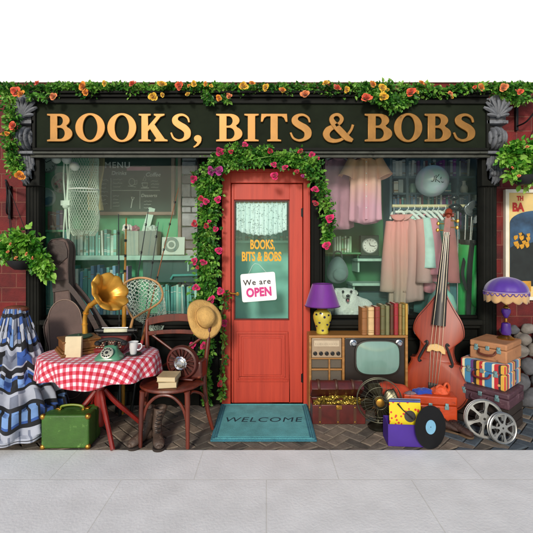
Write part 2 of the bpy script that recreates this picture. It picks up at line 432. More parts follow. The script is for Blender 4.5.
def slab_mat():
    m, n, l, b = nodes_of('pale stone slabs')
    tc = n.new('ShaderNodeTexCoord'); br = n.new('ShaderNodeTexBrick'); l.new(tc.outputs['Object'], br.inputs[0]); br.inputs['Scale'].default_value = 1
    br.inputs['Brick Width'].default_value = .92; br.inputs['Row Height'].default_value = .6; br.inputs['Mortar Size'].default_value = .0035; br.inputs['Mortar Smooth'].default_value = .2
    br.inputs['Color1'].default_value = C('#f6f5f3'); br.inputs['Color2'].default_value = C('#f1f0ee'); br.inputs['Mortar'].default_value = C('#e3e1db')
    nz = n.new('ShaderNodeTexNoise'); nz.inputs['Scale'].default_value = 5; nz.inputs['Detail'].default_value = 9; l.new(tc.outputs['Object'], nz.inputs['Vector'])
    rp = n.new('ShaderNodeValToRGB'); rp.color_ramp.elements[0].color = (.90,.897,.885,1); rp.color_ramp.elements[1].color = (1.04,1.04,1.03,1); rp.color_ramp.elements[0].position = .3; rp.color_ramp.elements[1].position = .7
    l.new(nz.outputs[0], rp.inputs[0])
    mx = n.new('ShaderNodeMix'); mx.data_type = 'RGBA'; mx.blend_type = 'MULTIPLY'; mx.inputs[0].default_value = 1; l.new(br.outputs[0], mx.inputs[6]); l.new(rp.outputs[0], mx.inputs[7]); l.new(mx.outputs[2], b.inputs['Base Color'])
    bp = n.new('ShaderNodeBump'); bp.inputs['Strength'].default_value = .4; bp.inputs['Distance'].default_value = .004
    n2 = n.new('ShaderNodeTexNoise'); n2.inputs['Scale'].default_value = 60; l.new(tc.outputs['Object'], n2.inputs['Vector'])
    ad = n.new('ShaderNodeMath'); ad.operation = 'MULTIPLY_ADD'; l.new(br.outputs['Fac'], ad.inputs[0]); ad.inputs[1].default_value = -2; l.new(n2.outputs[0], ad.inputs[2]); l.new(ad.outputs[0], bp.inputs['Height']); l.new(bp.outputs[0], b.inputs['Normal'])
    b.inputs['Roughness'].default_value = .75
    return m
mb = MB(); mb.b2((-6, -9, -.03), (6, -.838, .002))
o = struct(mb.build('pavement', slab_mat(), bevel=.004))

# ---- the shop building
SHOP = thing('bookshop', 'red brick bookshop front with charcoal timber shopfront and two big display windows', 'shop', (0,0,0))
zT = Z(82.3, .04)                                       # underside of the white storey
mb = MB()
mb.b2((-4.2, .06, 0), (-2.325, .10, zT)); mb.b2((2.19, .06, 0), (4.2, .10, zT)); mb.b2((-2.325, .06, 2.50), (2.19, .10, zT))
mb.build('brick_wall', BRICK, SHOP)
mb = MB(); mb.b2((-4.2, .04, zT), (4.2, .26, 4.3)); mb.build('upper_storey_wall', STUCCO, SHOP, bevel=.004)
# side walls, rear wall and floor of the shop (roof left out so that sky light falls on the display)
BK = .84; BKL = .66
mb = MB(); mb.b2((-2.6, BKL, 0), (-.52, BKL+.1, 2.9)); mb.build('rear_wall', INTG, SHOP)
mb = MB(); mb.b2((.40, BK, 0), (2.6, BK+.1, 2.9)); mb.build('rear_wall', mat('moss green wall paint', '#3c7a50', .75, var=.14, scale=3), SHOP)
mb = MB(); mb.b2((-.5, .52, 0), (.38, .62, 2.9)); mb.build('rear_wall', INTT, SHOP)
for xa in (-2.72, 2.602):
    mb = MB(); mb.b2((xa, .105, 0), (xa+.118, BK+.1, 2.9)); mb.build('side_wall', INTG, SHOP)
mb = MB(); mb.b2((-.52, .064, 0), (-.502, .64, 2.9)); mb.b2((.382, .064, 0), (.40, .64, 2.9)); mb.build('lobby_wall', INTT, SHOP)
mb = MB(); mb.b2((-2.6, .262, 0), (2.6, 1.6, .02)); mb.build('shop_floor', BROWNW, SHOP)
# stone pier beside the left window
def stone_col():
    mb = MB(); rg = random.Random(5); z = .78
    x0, x1 = X(182.5, .60), X(206, .60)
    while z < 2.75:
        h = rg.choice((.07, .10, .15, .24, .2)); k = rg.choice((1, 2)); xs = [x0, x1] if k == 1 else [x0, x0 + (x1-x0)*rg.uniform(.4,.65), x1]
        for a, bq in zip(xs, xs[1:]):
            mb.box(((a+bq)/2, .60 - rg.uniform(0,.02), z+h/2), (bq-a-.012, .1, h-.012), (0, rg.uniform(-.02,.02), 0), m=rg.randrange(3))
        z += h
    return mb.build('stone_pier', [mat('rough stone grey', '#85838c', .85, var=.35, scale=10, bump=.8, bscale=25), mat('rough stone mauve', '#726c74', .85, var=.35, scale=10, bump=.8, bscale=25), mat('rough stone pale', '#9c9aa0', .85, var=.35, scale=10, bump=.8, bscale=25)], SHOP, bevel=.008)
stone_col()
mb = MB(); mb.b2((X(178.6,.6), .56, .76), (X(181.6,.6), .62, 2.75)); mb.build('wall_post', mat('faded pink wood', '#8f7a6c', .7, var=.25), SHOP)
# window openings
def window(x0, x1):
    zb, zt = .815, 2.46
    f = MB()
    t = .022
    f.b2((x0, -.02, zb), (x0+t, .055, zt)); f.b2((x1-t, -.02, zb), (x1, .055, zt)); f.b2((x0+t, -.02, zt-.03), (x1-t, .055, zt))
    f.b2((x0+t, .0, zb), (x1-t, .055, zb+.03))
    wi = f.build('shop_window', DARK2, SHOP, bevel=.006)
    g = MB(); g.b2((x0+t, .028, zb+.03), (x1-t, .034, zt-.03)); g.build('pane', PANE, wi, smooth=False)
    s_ = MB(); s_.b2((x0-.01, -.075, zb-.05), (x1+.01, .05, zb-.002)); s_.b2((x0, -.05, zb-.085), (x1, .04, zb-.053)); s_.build('sill', DARK, wi, bevel=.006)
    r = MB(); r.b2((x0, .0, .0), (x1, .05, zb-.088))
    n_ = 3; wdt = (x1-x0)/n_
    for k in range(n_):
        a, bq = x0+k*wdt+.05, x0+(k+1)*wdt-.05
        for (q0, q1) in (((a, -.02, .16), (a+.03, .0, .64)), ((bq-.03, -.02, .16), (bq, .0, .64)), ((a+.03, -.02, .61), (bq-.03, .0, .64)), ((a+.03, -.02, .16), (bq-.03, .0, .19))): r.b2(q0, q1)
    r.b2((x0, -.03, .0), (x1, -.002, .13))
    r.build('stall_riser', DARK2, SHOP, bevel=.005)
    pf = MB(); pf.b2((x0-.25 if x0 < 0 else .402, .064, .70), (x1+.25 if x0 > 0 else -.524, (BKL if x0 < 0 else BK)-.002, .76)); pf.build('display_platform', PLATF, SHOP)
window(X(39.5,0), X(200,0)); window(X(322.5,0), X(482.5,0))
# dark door posts
mb = MB()
for a, bq in ((200, 222), (310.5, 322.5)):
    mb.b2((X(a,0)+.002, -.01, 0), (X(bq,0)-.004, .06, 2.495)); mb.b2((X(a,0)+.03, -.025, .2), (X(bq,0)-.03, -.012, 2.28))
mb.build('door_post', DARK2, SHOP, bevel=.005)
mb = MB(); mb.b2((X(222,0), .0, Z(171,0)), (X(310.5,0), .06, 2.495)); mb.b2((X(226,0), -.014, Z(168,0)), (X(306,0), -.001, Z(160,0))); mb.build('transom_panel', DARK2, SHOP, bevel=.005)
# fluted pilasters with plinth
def pilaster(a, bq):
    x0, x1 = X(a, -.05), X(bq, -.05); w_ = x1-x0
    mb = MB(); o = [(x0, -.012), (x0, -.06)]
    nfl = 4; pit = (w_-.02)/nfl
    for k in range(nfl):
        c = x0+.01+pit*(k+.5); r = pit*.36
        o += [(c + r*math.cos(R(t)), -.08 + .75*r*math.sin(R(t))) if 0 else (c - r*math.cos(R(t)), -.08 + .8*r*math.sin(R(t))) for t in range(0, 181, 30)]
    o += [(x1, -.06), (x1, -.012)]
    vs = [V((x, y, z)) for z in (.42, 2.06) for x, y in o]; n_ = len(o)
    mb.add(vs, [(i, (i+1) % n_, n_+(i+1) % n_, n_+i) for i in range(n_)])
    p = mb.build('pilaster', DARK, SHOP, angle=50)
    q = MB(); q.b2((x0-.03, -.12, 0), (x1+.03, .05, .34)); q.b2((x0-.02, -.105, .342), (x1+.02, .05, .38)); q.b2((x0-.01, -.095, .382), (x1+.01, .05, .42))
    q.build('plinth', DARK, p, bevel=.008)
    q = MB(); q.b2((x0-.008, -.10, 2.06), (x1+.008, -.012, 2.33)); q.build('capital_block', DARK, p, bevel=.008)
    return p
PL = pilaster(26.5, 42); PR = pilaster(480, 496)
# carved corbels: shell block, rolled volute, leaf drop
def corbel(cx, parent):
    w_ = .172; y = -.17
    b = MB()
    z0, z1 = Z(120, -.15), Z(95, -.15)
    b.b2((cx-w_/2, -.13, z0), (cx+w_/2, .05, z1-.02))
    o = [(cx-w_/2, z0+.12)] + [(cx + w_/2*math.cos(R(t)), z1-.07 + .075*math.sin(R(t))) for t in range(180, -1, -15)] + [(cx+w_/2, z0+.12)]
    b.prism(o, -.145, .0)
    for k in range(-4, 5):                               # palmette ribs
        a = R(90 + k*20); L = .165 if abs(k) < 4 else .11
        pts = [V((cx + math.cos(a)*L*t*(1 if abs(k) < 3 else .9) , -.15 - .016*math.sin(t*PI), z0+.03 + math.sin(a)*L*t*1.05)) for t in (0,.2,.4,.6,.8,1)]
        b.tube(pts, [.006,.010,.014,.017,.017,.010], 6)
    b.ell((cx, -.155, z0+.035), (.022,.018,.022))
    b.b2((cx-w_/2-.01, -.15, z0-.03), (cx+w_/2+.01, .05, z0-.003))
    # rolled barrel
    zc = Z(137.5, -.15); hb = .125
    for k in range(5):
        xx = cx + (k-2)*w_/5; rr = (.082, .104, .112, .104, .082)[k]
        prof = [(rr*.86, -w_/10), (rr, -w_/10+.008), (rr*1.03, 0), (rr, w_/10-.008), (rr*.86, w_/10)]
        b.lathe(prof, 24, (xx, -.09, zc), axis=(1,0,0))
    for sx in (-1, 1): b.lathe([(.045, 0), (.04, .012), (.0, .014)], 16, (cx + sx*w_/2, -.09, zc), axis=(sx,0,0))
    b.b2((cx-w_/2+.004, -.08, Z(151,-.1)), (cx+w_/2-.004, .05, z0-.033))
    b.b2((cx-w_/2-.012, -.17, Z(154,-.15)), (cx+w_/2+.012, .05, Z(151.5,-.15)))
    # acanthus drop
    z2, z3 = Z(155,-.15), Z(184,-.15)
    for k in range(-3, 4):
        xx = cx + k*w_/7.5
        L = (z2-z3)*(1 - .055*k*k)
        pts = [V((xx*1.0, -.125 + .03*t - .035*math.sin(PI*max(0,(t-.55)/.45))*(1 if t > .55 else 0), z2 - L*t)) for t in (0,.2,.4,.55,.7,.85,1)]
        b.tube(pts, [.0125,.013,.0135,.015,.018,.017,.006], 7)
    for k in range(-2, 3):
        xx = cx + k*w_/6
        b.ell((xx, -.15, z2-.17), (.018,.022,.028), 10, 6, rot=(R(20),0,0))
    b.prism([(cx-w_/2, z2), (cx+w_/2, z2), (cx+w_*.36, z3+.05), (cx, z3+.01), (cx-w_*.36, z3+.05)], -.10, .05)
    b.build('corbel', STONE_C, parent, angle=45)
corbel(X(23, -.15), PL); corbel(X(497.8, -.15), PR)

# ---- fascia and sign
FX0, FX1 = X(31.5, -.12), X(489, -.12)
mb = MB()
mb.b2((FX0, -.115, 2.318), (FX1, -.092, 2.895)); mb.b2((FX0, -.091, 2.50), (FX1, .056, 2.895))
mb.b2((FX0-.01, -.15, 2.90), (FX1+.01, .058, 2.925)); mb.b2((FX0, -.135, 2.87), (FX1, -.118, 2.897))
mb.build('fascia', DARK2, SHOP, bevel=.006)
mb = MB()                                                # drip moulding under the sign, pale worn edge
mb.b2((FX0-.005, -.165, Z(153.6,-.16)), (FX1+.005, -.118, Z(151.4,-.16))); mb.b2((FX0, -.14, Z(157.5,-.14)), (FX1, -.118, Z(154.4,-.14)))
mb.build('drip_moulding', mat('worn grey paint', '#4a4c46', .6, spec=.15, var=.3, scale=8, wear=('#2a2c27', 12, .58)), SHOP, bevel=.005)
SIGN = thing('shop_sign', 'long dark green shop sign with gold serif lettering above the door', 'sign', (0, -.118, 0))
sx0, sx1, sz0, sz1 = X(36.5,-.13), X(485.5,-.13), Z(148.4,-.13), Z(103.6,-.13)
mb = MB(); mb.b2((sx0, -.012, sz0), (sx1, -.001, sz1)); mb.build('board', mat('dark olive sign paint', '#1c2218', .8, spec=.08, var=.3, scale=4, bump=.1, bscale=30), SIGN)
mb = MB(); t = .028
for a, bq in (((sx0-t, sz1), (sx1+t, sz1+t)), ((sx0-t, sz0-t), (sx1+t, sz0)), ((sx0-t, sz0), (sx0, sz1)), ((sx1, sz0), (sx1+t, sz1))):
    mb.b2((a[0], -.032, a[1]), (bq[0], -.001, bq[1]))
mb.build('sign_frame', DARK, SIGN, bevel=.008, seg=3)
# serif capitals, cap height 1
def ring_(c, rx, ry, n=40): return arc(c[0], c[1], rx, ry, 0, 360*(n-1)/n, n-1)
sf = .045
G = {}
G['B'] = [[(0,0)] + arc(.46,.275,.34,.275,-90,58) + arc(.42,.765,.29,.235,-52,90) + [(0,1),(0,.955),(.10,.93),(.10,.07),(0,sf)],
          [(.31,.925)] + arc(.37,.745,.135,.18,90,-90) + [(.31,.565)], [(.31,.5)] + arc(.40,.287,.165,.213,90,-90) + [(.31,.074)]]
G['O'] = [ring_((.46,.5),.46,.525), ring_((.46,.5),.235,.462)]
G['K'] = [[(0,0),(.42,0),(.42,sf),(.32,.07),(.32,.36),(.40,.46),(.63,.10),(.56,sf),(.56,0),(1.02,0),(1.02,sf),(.92,.08),(.555,.615),(.77,.90),(.91,.955),(.91,1),(.54,1),(.54,.955),(.63,.91),(.32,.52),(.32,.93),(.42,.955),(.42,1),(0,1),(0,.955),(.10,.93),(.10,.07),(0,sf)]]
G['I'] = [[(0,0),(.44,0),(.44,sf),(.33,.07),(.33,.93),(.44,.955),(.44,1),(0,1),(0,.955),(.11,.93),(.11,.07),(0,sf)]]
G['T'] = [[(.22,0),(.66,0),(.66,sf),(.55,.07),(.55,.925),(.68,.92),(.76,.86),(.815,.72),(.865,.72),(.85,1),(.03,1),(.015,.72),(.065,.72),(.12,.86),(.20,.92),(.33,.925),(.33,.07),(.22,sf)]]
def ribbon(pts, hw):
    P = spline([V((x, y, 0)) for x, y in pts], 5); H = []
    for i in range(len(pts)-1):
        for k in range(5): H.append(hw[i]*(1-k/5) + hw[i+1]*k/5)
    H.append(hw[-1]); Lf = []; Rt = []
    for i, p in enumerate(P):
        t = (P[min(i+1, len(P)-1)] - P[max(i-1, 0)]).normalized(); n_ = V((-t.y, t.x, 0))
        a = p + n_*H[i]; bq = p - n_*H[i]; Lf.append((a.x, a.y)); Rt.append((bq.x, bq.y))
    return Lf + Rt[::-1]
G['S'] = [ribbon([(.62,.70),(.575,.86),(.43,.965),(.26,.945),(.165,.83),(.185,.70),(.31,.59),(.46,.49),(.56,.36),(.555,.19),(.44,.065),(.27,.03),(.11,.12),(.03,.31)],
                 [.022,.03,.035,.05,.09,.108,.115,.118,.112,.10,.05,.035,.03,.022])]
G[','] = [arc(.13,.10,.13,.12,-20,250,14) + [(.12,-.05),(.05,-.15),(-.02,-.20),(0,-.235),(.14,-.16),(.23,-.05),(.258,.04)]]
G['&'] = [ribbon([(1.0,.60),(.94,.42),(.80,.22),(.62,.07),(.40,.01),(.19,.07),(.10,.25),(.18,.43),(.40,.56)], [.035,.035,.04,.045,.06,.085,.11,.105,.06]),
          ribbon([(.41,.568),(.56,.67),(.62,.82),(.53,.955),(.39,.965),(.285,.87),(.30,.73),(.43,.54),(.62,.32),(.80,.12),(.98,.02)], [.05,.055,.06,.05,.045,.06,.085,.105,.11,.105,.055])]
LY = -.026
def letter(ch, px0, px1):
    h = (141.2-114.0)*S(-.15)
    xs = [x for sp in G[ch] for x, _ in sp]; wdt = max(xs)-min(xs)
    tgt = (px1-px0)*S(-.15); sx = tgt/(wdt*h)
    x0 = X(px0, -.15) - min(xs)*h*sx
    for k, sp in enumerate([[s_] for s_ in G[ch]] if ch == '&' else [G[ch]]):
        if ch == '&' and k == 1:
            o2 = glyph('letter', sp, h, .005, .0035, GOLD, SIGN, (x0, LY-.004, Z(141.2,-.15)), sx)
            bpy.context.view_layer.update()
            me = AMP.data; off = len(me.vertices)
            bm = bmesh.new(); bm.from_mesh(me); m2 = o2.data.copy(); m2.transform(Matrix.Translation((0, 0, .004))); bm.from_mesh(m2); bm.to_mesh(me); bm.free()
            bpy.data.objects.remove(o2)
        else:
            o_ = glyph('letter', sp, h, .005, .0035, GOLD, SIGN, (x0, LY, Z(141.2,-.15)), sx)
            if ch == '&': globals()['AMP'] = o_
for ch, a, bq in (('B',47.3,72.3),('O',75.5,104.8),('O',107.5,136.2),('K',138.8,167.5),('S',170.5,190.8),(',',193.5,201.5),
                  ('B',216.3,242.3),('I',244.5,258.5),('T',261,287.3),('S',290,311.5),('&',323,354),
                  ('B',365,392),('O',394.3,422),('B',425,450.8),('S',453.5,475)): letter(ch, a, bq)

# ---- door and frame (parts of the shop)
mb = MB()
dx0, dx1, dz = X(222,-.02), X(310,-.02), Z(172.5,-.02)
lx0, lx1, lz = X(231.5,-.01), X(302.5,-.01), Z(184,-.01)
mb.b2((dx0, -.035, 0), (lx0-.006, .06, dz)); mb.b2((lx1+.006, -.035, 0), (dx1, .06, dz)); mb.b2((lx0-.006, -.035, lz+.006), (lx1+.006, .06, dz))
mb.b2((dx0-.012, -.05, dz+.001), (dx1+.012, .05, dz+.03))
mb.b2((dx0+.012, -.043, .0), (dx0+.03, -.036, dz-.02)); mb.b2((dx1-.03, -.043, .0), (dx1-.012, -.036, dz-.02))
mb.build('door_frame', DOORRED, SHOP, bevel=.005)
gx0, gx1, gz0, gz1 = X(234,0), X(289.5,0), Z(320,0), Z(200,0)
mb = MB()
mb.b2((lx0, -.015, .02), (gx0-.0, .04, lz)); mb.b2((gx1, -.015, .02), (lx1, .04, lz)); mb.b2((gx0, -.015, gz1), (gx1, .04, lz)); mb.b2((gx0, -.015, .02), (gx1, .04, gz0))
DOOR = mb.build('door', DOORRED, SHOP, bevel=.004)
mb = MB(); t = .018
bx0, bx1, bz0, bz1 = X(236.5,0), X(288,0), Z(381,0), Z(331,0)
for k, (ins, y) in enumerate(((0, -.026), (.03, -.022))):
    a0, a1, c0, c1 = bx0+ins, bx1-ins, bz0+ins, bz1-ins
    for q0, q1 in (((a0,c0),(a1,c0+t)), ((a0,c1-t),(a1,c1)), ((a0,c0+t),(a0+t,c1-t)), ((a1-t,c0+t),(a1,c1-t))): mb.b2((q0[0], y, q0[1]), (q1[0], -.0155, q1[1]))
mb.b2((bx0+.065, -.024, bz0+.065), (bx1-.065, -.0155, bz1-.065))
mb.build('door_panel', DOORRED, DOOR, bevel=.006)
mb = MB(); t = .012
for q0, q1 in (((gx0,gz0),(gx1,gz0+t)), ((gx0,gz1-t),(gx1,gz1)), ((gx0,gz0+t),(gx0+t,gz1-t)), ((gx1-t,gz0+t),(gx1,gz1-t))): mb.b2((q0[0], .0, q0[1]), (q1[0], .03, q1[1]))
mb.build('glazing_bead', mat('dark red bead', '#5b1a14', .5, var=.2), DOOR, bevel=.003)
mb = MB(); mb.b2((gx0+t, .012, gz0+t), (gx1-t, .017, gz1-t)); mb.build('pane', DPANE, DOOR, smooth=False)
GTXT = mat('gold leaf lettering', '#d99a1c', .45, .2, var=.2, scale=30)
text('lettering', 'BOOKS,', .122, GTXT, DOOR, (X(262.5,0), .008, Z(248.8,0)), ext=.002, sx=.55, bold=.0035)
text('lettering', 'BITS & BOBS', .120, GTXT, DOOR, (X(261.5,0), .008, Z(260.8,0)), ext=.002, sx=.58, bold=.004)
mb = MB()
mb.tube([W(237.5,294,-.02), W(237.5,294,-.06)], .008, 10); mb.tube([W(239,294,-.062), W(236,293.8,-.064), W(231,293.2,-.066), W(228.5,292,-.066)], [.008,.0075,.007,.006], 10)
mb.lathe([(.018,0),(.016,.006),(.0,.007)], 16, W(237.5,294,-.016), axis=(0,-1,0))
mb.build('handle', BRASS, DOOR)
for py in (212.5, 378):
    mb = MB(); mb.tube([W(302.6,py-4.5,-.02), W(302.6,py+4.5,-.02)], .007, 10); mb.b2(W(301,py+4,-.012), W(304.2,py-4,-.018)); mb.build('hinge', BLACKM, DOOR)
# step
mb = MB(); mb.b2((dx0-.02, -.035, .0), (dx1+.02, .06, .018)); mb.build('threshold', DARK2, SHOP, bevel=.004)
# lace half curtain behind the glass
def lace_mat():
    m = bpy.data.materials.new('white lace'); m.use_nodes = True; n = m.node_tree.nodes; l = m.node_tree.links; b = n['Principled BSDF']
    b.inputs['Base Color'].default_value = (.86,.85,.87,1); b.inputs['Roughness'].default_value = .9
    tc = n.new('ShaderNodeTexCoord'); mp = n.new('ShaderNodeMapping'); mp.inputs['Scale'].default_value = (1,.2,1); l.new(tc.outputs['Object'], mp.inputs[0])
    vo = n.new('ShaderNodeTexVoronoi'); vo.inputs['Scale'].default_value = 72; l.new(mp.outputs[0], vo.inputs['Vector'])
    lt = n.new('ShaderNodeMath'); lt.operation = 'LESS_THAN'; lt.inputs[1].default_value = .27; l.new(vo.outputs['Distance'], lt.inputs[0])
    v2 = n.new('ShaderNodeTexVoronoi'); v2.inputs['Scale'].default_value = 11; l.new(mp.outputs[0], v2.inputs['Vector'])
    gt = n.new('ShaderNodeMath'); gt.operation = 'GREATER_THAN'; gt.inputs[1].default_value = .3; l.new(v2.outputs['Distance'], gt.inputs[0])
    mu = n.new('ShaderNodeMath'); mu.operation = 'MULTIPLY'; l.new(lt.outputs[0], mu.inputs[0]); l.new(gt.outputs[0], mu.inputs[1])
    tr = n.new('ShaderNodeBsdfTransparent'); mx = n.new('ShaderNodeMixShader'); l.new(mu.outputs[0], mx.inputs[0]); l.new(b.outputs[0], mx.inputs[1]); l.new(tr.outputs[0], mx.inputs[2]); l.new(mx.outputs[0], n['Material Output'].inputs[0])
    return m
LACE = lace_mat()
LC = thing('lace_curtain', 'white lace half curtain with scalloped hem behind the door glass', 'curtain', (X(261.7,.035), .036, 0))
mb = MB(); cw = (gx1-gx0)/2-.02
def lc(u, v):
    x = (u*2-1)*cw; bot = Z(233.5,.03) - .025*math.sin(PI*u) + .011*abs(math.sin(u*PI*9)) + .03*abs(2*u-1)**3
    z = bot + (gz1-.005-bot)*v
    return V((x, .012*math.sin(u*PI*22)*(.35+.65*(1-v)), z))
mb.grid(lc, 120, 24); mb.build('lace', LACE, LC, thick=.0008)
mb = MB(); mb.tube([(-cw-.01,.0,gz1-.018), (cw+.01,.0,gz1-.018)], .005, 8); mb.build('curtain_rod', BRASS, LC)
# open sign
OS = thing('open_sign', 'white card sign with we are open lettering hung crooked on the door', 'sign', W(258.6,287,-.02), (0, R(-4.5), 0))
mb = MB(); hw, hh = 17.2*S(0), 14*S(0)
o = rect_ring(hw*2, hh*2, .02); mb.prism(o, -.004, .0); mb.build('card', mat('white card', '#f2f0ee', .6, var=.03), OS, smooth=False)
text('lettering', 'We are', .075, BLACK, OS, (-.012, -.0055, .024), ext=.0005, bold=.0012, space=1.15)
text('lettering', 'OPEN', .112, mat('pink print', '#c8317c', .6, var=.08), OS, (.0, -.0055, -.085), ext=.0005, bold=.0055, sx=.8, space=1.05)
mb = MB(); mb.tube([(-.09,-.002,hh-.01), (-.045,.02,hh+.07), (-.02,.03,hh+.09)], .0012, 5); mb.tube([(.09,-.002,hh-.01), (.02,.02,hh+.08), (-.02,.03,hh+.09)], .0012, 5); mb.build('string', WHITE, OS)

# doormat
DM = thing('doormat', 'teal blue doormat reading welcome on the setts before the red door', 'doormat', (-.022, -.38, .004))
mw, md = .812, .70
def mat_m(name, col):
    m = mat(name, col, .95, var=.22, scale=9, bump=.8, bscale=240); return m
MT = mat_m('teal mat pile', '#62b0b2'); MT2 = mat_m('blue mat border', '#3c7d8e')
mb = MB(); mb.b2((-mw/2, -md/2, 0), (mw/2, md/2, .014)); mb.build('mat_base', MT2, DM, bevel=.006)
mb = MB(); mb.b2((-mw/2+.05, -md/2+.05, .0141), (mw/2-.05, md/2-.05, .0185)); mb.build('mat_pile', MT, DM, bevel=.004)
mb = MB()
for ins in (.018, .034):
    P = [(-mw/2+ins, -md/2+ins, .0142), (mw/2-ins, -md/2+ins, .0142), (mw/2-ins, md/2-ins, .0142), (-mw/2+ins, md/2-ins, .0142)]
    mb.tube(P, .0035, 6, closed=True)
mb.build('border_line', MT, DM)
text('lettering', 'WELCOME', .122, mat('dark teal print', '#143540', .9, var=.1), DM, (-.01, -.045, .0186), rot=(0,0,0), ext=.0008, sx=1.05, shear=.18, space=1.1)
# ============================================================ INSIDE THE WINDOWS
def cloth(name, col, var=.15): return mat(name, col, .9, var=var, scale=5, bump=.25, bscale=30, sheen=.2)
PAGES = mat('book pages', '#d8ccae', .9, var=.12, scale=60)
_bk = {}
def book_mat(col):
    if col not in _bk: _bk[col] = mat('book cloth '+col.strip('#'), col, .6, var=.16, scale=14, bump=.1)
    return _bk[col]
rb = random.Random(11)
def small_book(p, w_, h, d, col, label, group, lean=0):
    mb = MB()
    mb.b2((-w_/2, 0, 0), (w_/2, d, h), m=0)
    mb.b2((-w_/2+.004, .006, h), (w_/2-.004, d-.004, h+.002), m=1)
    if rb.random() < .7:
        for z in (.14, .2, .82): mb.b2((-w_/2-.0006, -.0012, h*z), (w_/2+.0006, .004, h*z+.006), m=2)
    o = mb.build('book', [book_mat(col), PAGES, GOLD if rb.random() < .5 else WHITE], None, bevel=min(.004, w_*.2))
    o.location = p; o.rotation_euler = (0, R(lean), 0)
    return tag(o, label, 'book', group)
def row(px0, px1, pytop, pybot, Y, cols, label, group, n, gap=.12, d=.12, zfix=None, vary=.16):
    x0, x1 = X(px0, Y), X(px1, Y); z = Z(pybot, Y) if zfix is None else zfix; h = Z(pytop, Y) - z; pit = (x1-x0)/n
    for k in range(n):
        hh = h*(1 - rb.random()*vary); wv = pit*(1-gap*rb.random()) - .0015
        ln = rb.choice((0,0,0,0,rb.uniform(-4,4))) if wv < pit*.92 else 0
        c = rb.choice(cols); nm = {'t':'teal','g':'pale green','w':'off-white','p':'purple','b':'blue','s':'grey','r':'dusty red','d':'dark teal','o':'ochre'}[c[0]]
        small_book((x0+pit*(k+.5), Y + rb.uniform(0, .02), z+.001), wv, hh, d, c[1], label % nm, group % nm, ln)
TL = [('t','#7cc6b7'),('t','#64b2a7'),('g','#b8e0cf'),('w','#cfe3d6'),('t','#55a39c'),('d','#468785')]
TL2 = TL + [('p','#9c80ab'),('b','#74a6c4')]
def board(px0, px1, py, Y, d, th, label, m, name='shelf', brackets=True):
    t_ = thing(name, label, 'shelf', (0,0,0))
    z = Z(py, Y); mb = MB(); mb.b2((X(px0,Y), Y-.03, z-th), (X(px1,Y), Y+d, z)); mb.build('shelf_board', m, t_, bevel=.004)
    if brackets:
        for f in (.06, .94):
            x = X(px0,Y)*(1-f) + X(px1,Y)*f
            mb = MB(); mb.b2((x-.01, Y+.02, z-th-.12), (x+.01, Y+d, z-th-.001)); mb.build('bracket', m, t_, bevel=.003)
    return z
# ---- left window
YB = .72
z = board(44, 78, 230, .50, .155, .022, 'short green shelf with a few books below the wall plates', INTG)
row(47, 62, 210, 230, .505, [('b','#5d86b5'),('p','#7d6487'),('t','#4f9aa0'),('r','#8d5a56')], '%s book on the short shelf below the wall plates', '%s books on the short shelf below the plates', 5, zfix=z)
z = board(42, 197, 255.5, .42, .235, .05, 'long pale shelf crossing the left window under the boxes', TEALSH)
ZSH = z
row(64, 116, 229, 255, .46, TL, '%s book on the long pale shelf of the left window', '%s books on the long shelf of the left window', 17, gap=.5, zfix=z, vary=.25)
z = board(42, 130, 316, .40, .255, .03, 'low dark shelf at the foot of the left window', INTD)
row(43, 128, 264, 316, .43, TL2, '%s book standing in the tall lower row of the left window', '%s books in the tall lower row of the left window', 27, zfix=z, vary=.22)
z = board(156, 198, 319.5, .40, .255, .03, 'low shelf of teal books behind the wooden chair', INTD)
row(157, 197, 284, 319, .43, TL, '%s book in the low row behind the wooden chair', '%s books in the low row behind the wooden chair', 15, zfix=z, vary=.12)
# dark cabinet face under the long shelf on the right of that window
t_ = thing('cabinet', 'dark teal cabinet hanging under the long shelf in the left window', 'cabinet', (0,0,0))
mb = MB(); mb.b2((X(140,.36), .45, Z(283,.36)), (X(198,.36), .655, ZSH-.052)); mb.build('carcass', mat('dark teal lacquer', '#24524c', .4, var=.2), t_, bevel=.004)
mb = MB(); mb.tube([W(171,279,.44), W(173,275.5,.43), W(190,275,.43), W(199,275,.44)], .014, 8); mb.build('pull_rail', mat('teal rail', '#4fa39a', .4), t_)
# clocks and plates on the green wall
def wall_disc(px, py, rpx, name, label, cat, mats, face):
    Y = BKL-.004; r = rpx*S(Y)
    t_ = thing(name, label, cat, W(px, py, Y))
    mb = MB(); mb.lathe([(r,0),(r*1.0,.018),(r*.93,.03),(r*.86,.022),(r*.84,.014),(0,.013)], 36, (0,0,0), axis=(0,-1,0)); mb.build('rim', mats[0], t_)
    mb = MB(); mb.lathe([(r*.83,.0142),(r*.5,.0155),(0,.016)], 36, (0,0,0), axis=(0,-1,0)); mb.build('face', mats[1], t_)
    face(t_, r)
def clock_face(t_, r):
    mb = MB()
    for k in range(12):
        a = R(30*k); mb.box((r*.7*math.sin(a), -.018, r*.7*math.cos(a)), (r*.05, .003, r*.17), rot=(0, a, 0))
    mb.build('hour_mark', BLACK, t_, smooth=False)
    for a, L in ((R(-50), .45), (R(62), .6)):
        mb = MB(); mb.box((math.sin(a)*r*L/2, -.021 - (.003 if L > .5 else 0), math.cos(a)*r*L/2), (r*.06, .002, r*L), rot=(0, a, 0)); mb.build('clock_hand', BLACK, t_)
def plate_flowers(t_, r):
    rg = random.Random(2)
    for k in range(16):
        a, q = rg.uniform(0, 2*PI), r*.78*rg.random()**.5
        mb = MB(); mb.ell((q*math.cos(a), -.017, q*math.sin(a)), (r*.13,.003,r*.13), 8, 5); mb.build('painted_flower', mat(*(('plate pink','#b4575c') if k % 2 else ('plate leaf','#5f7a60'))), t_)
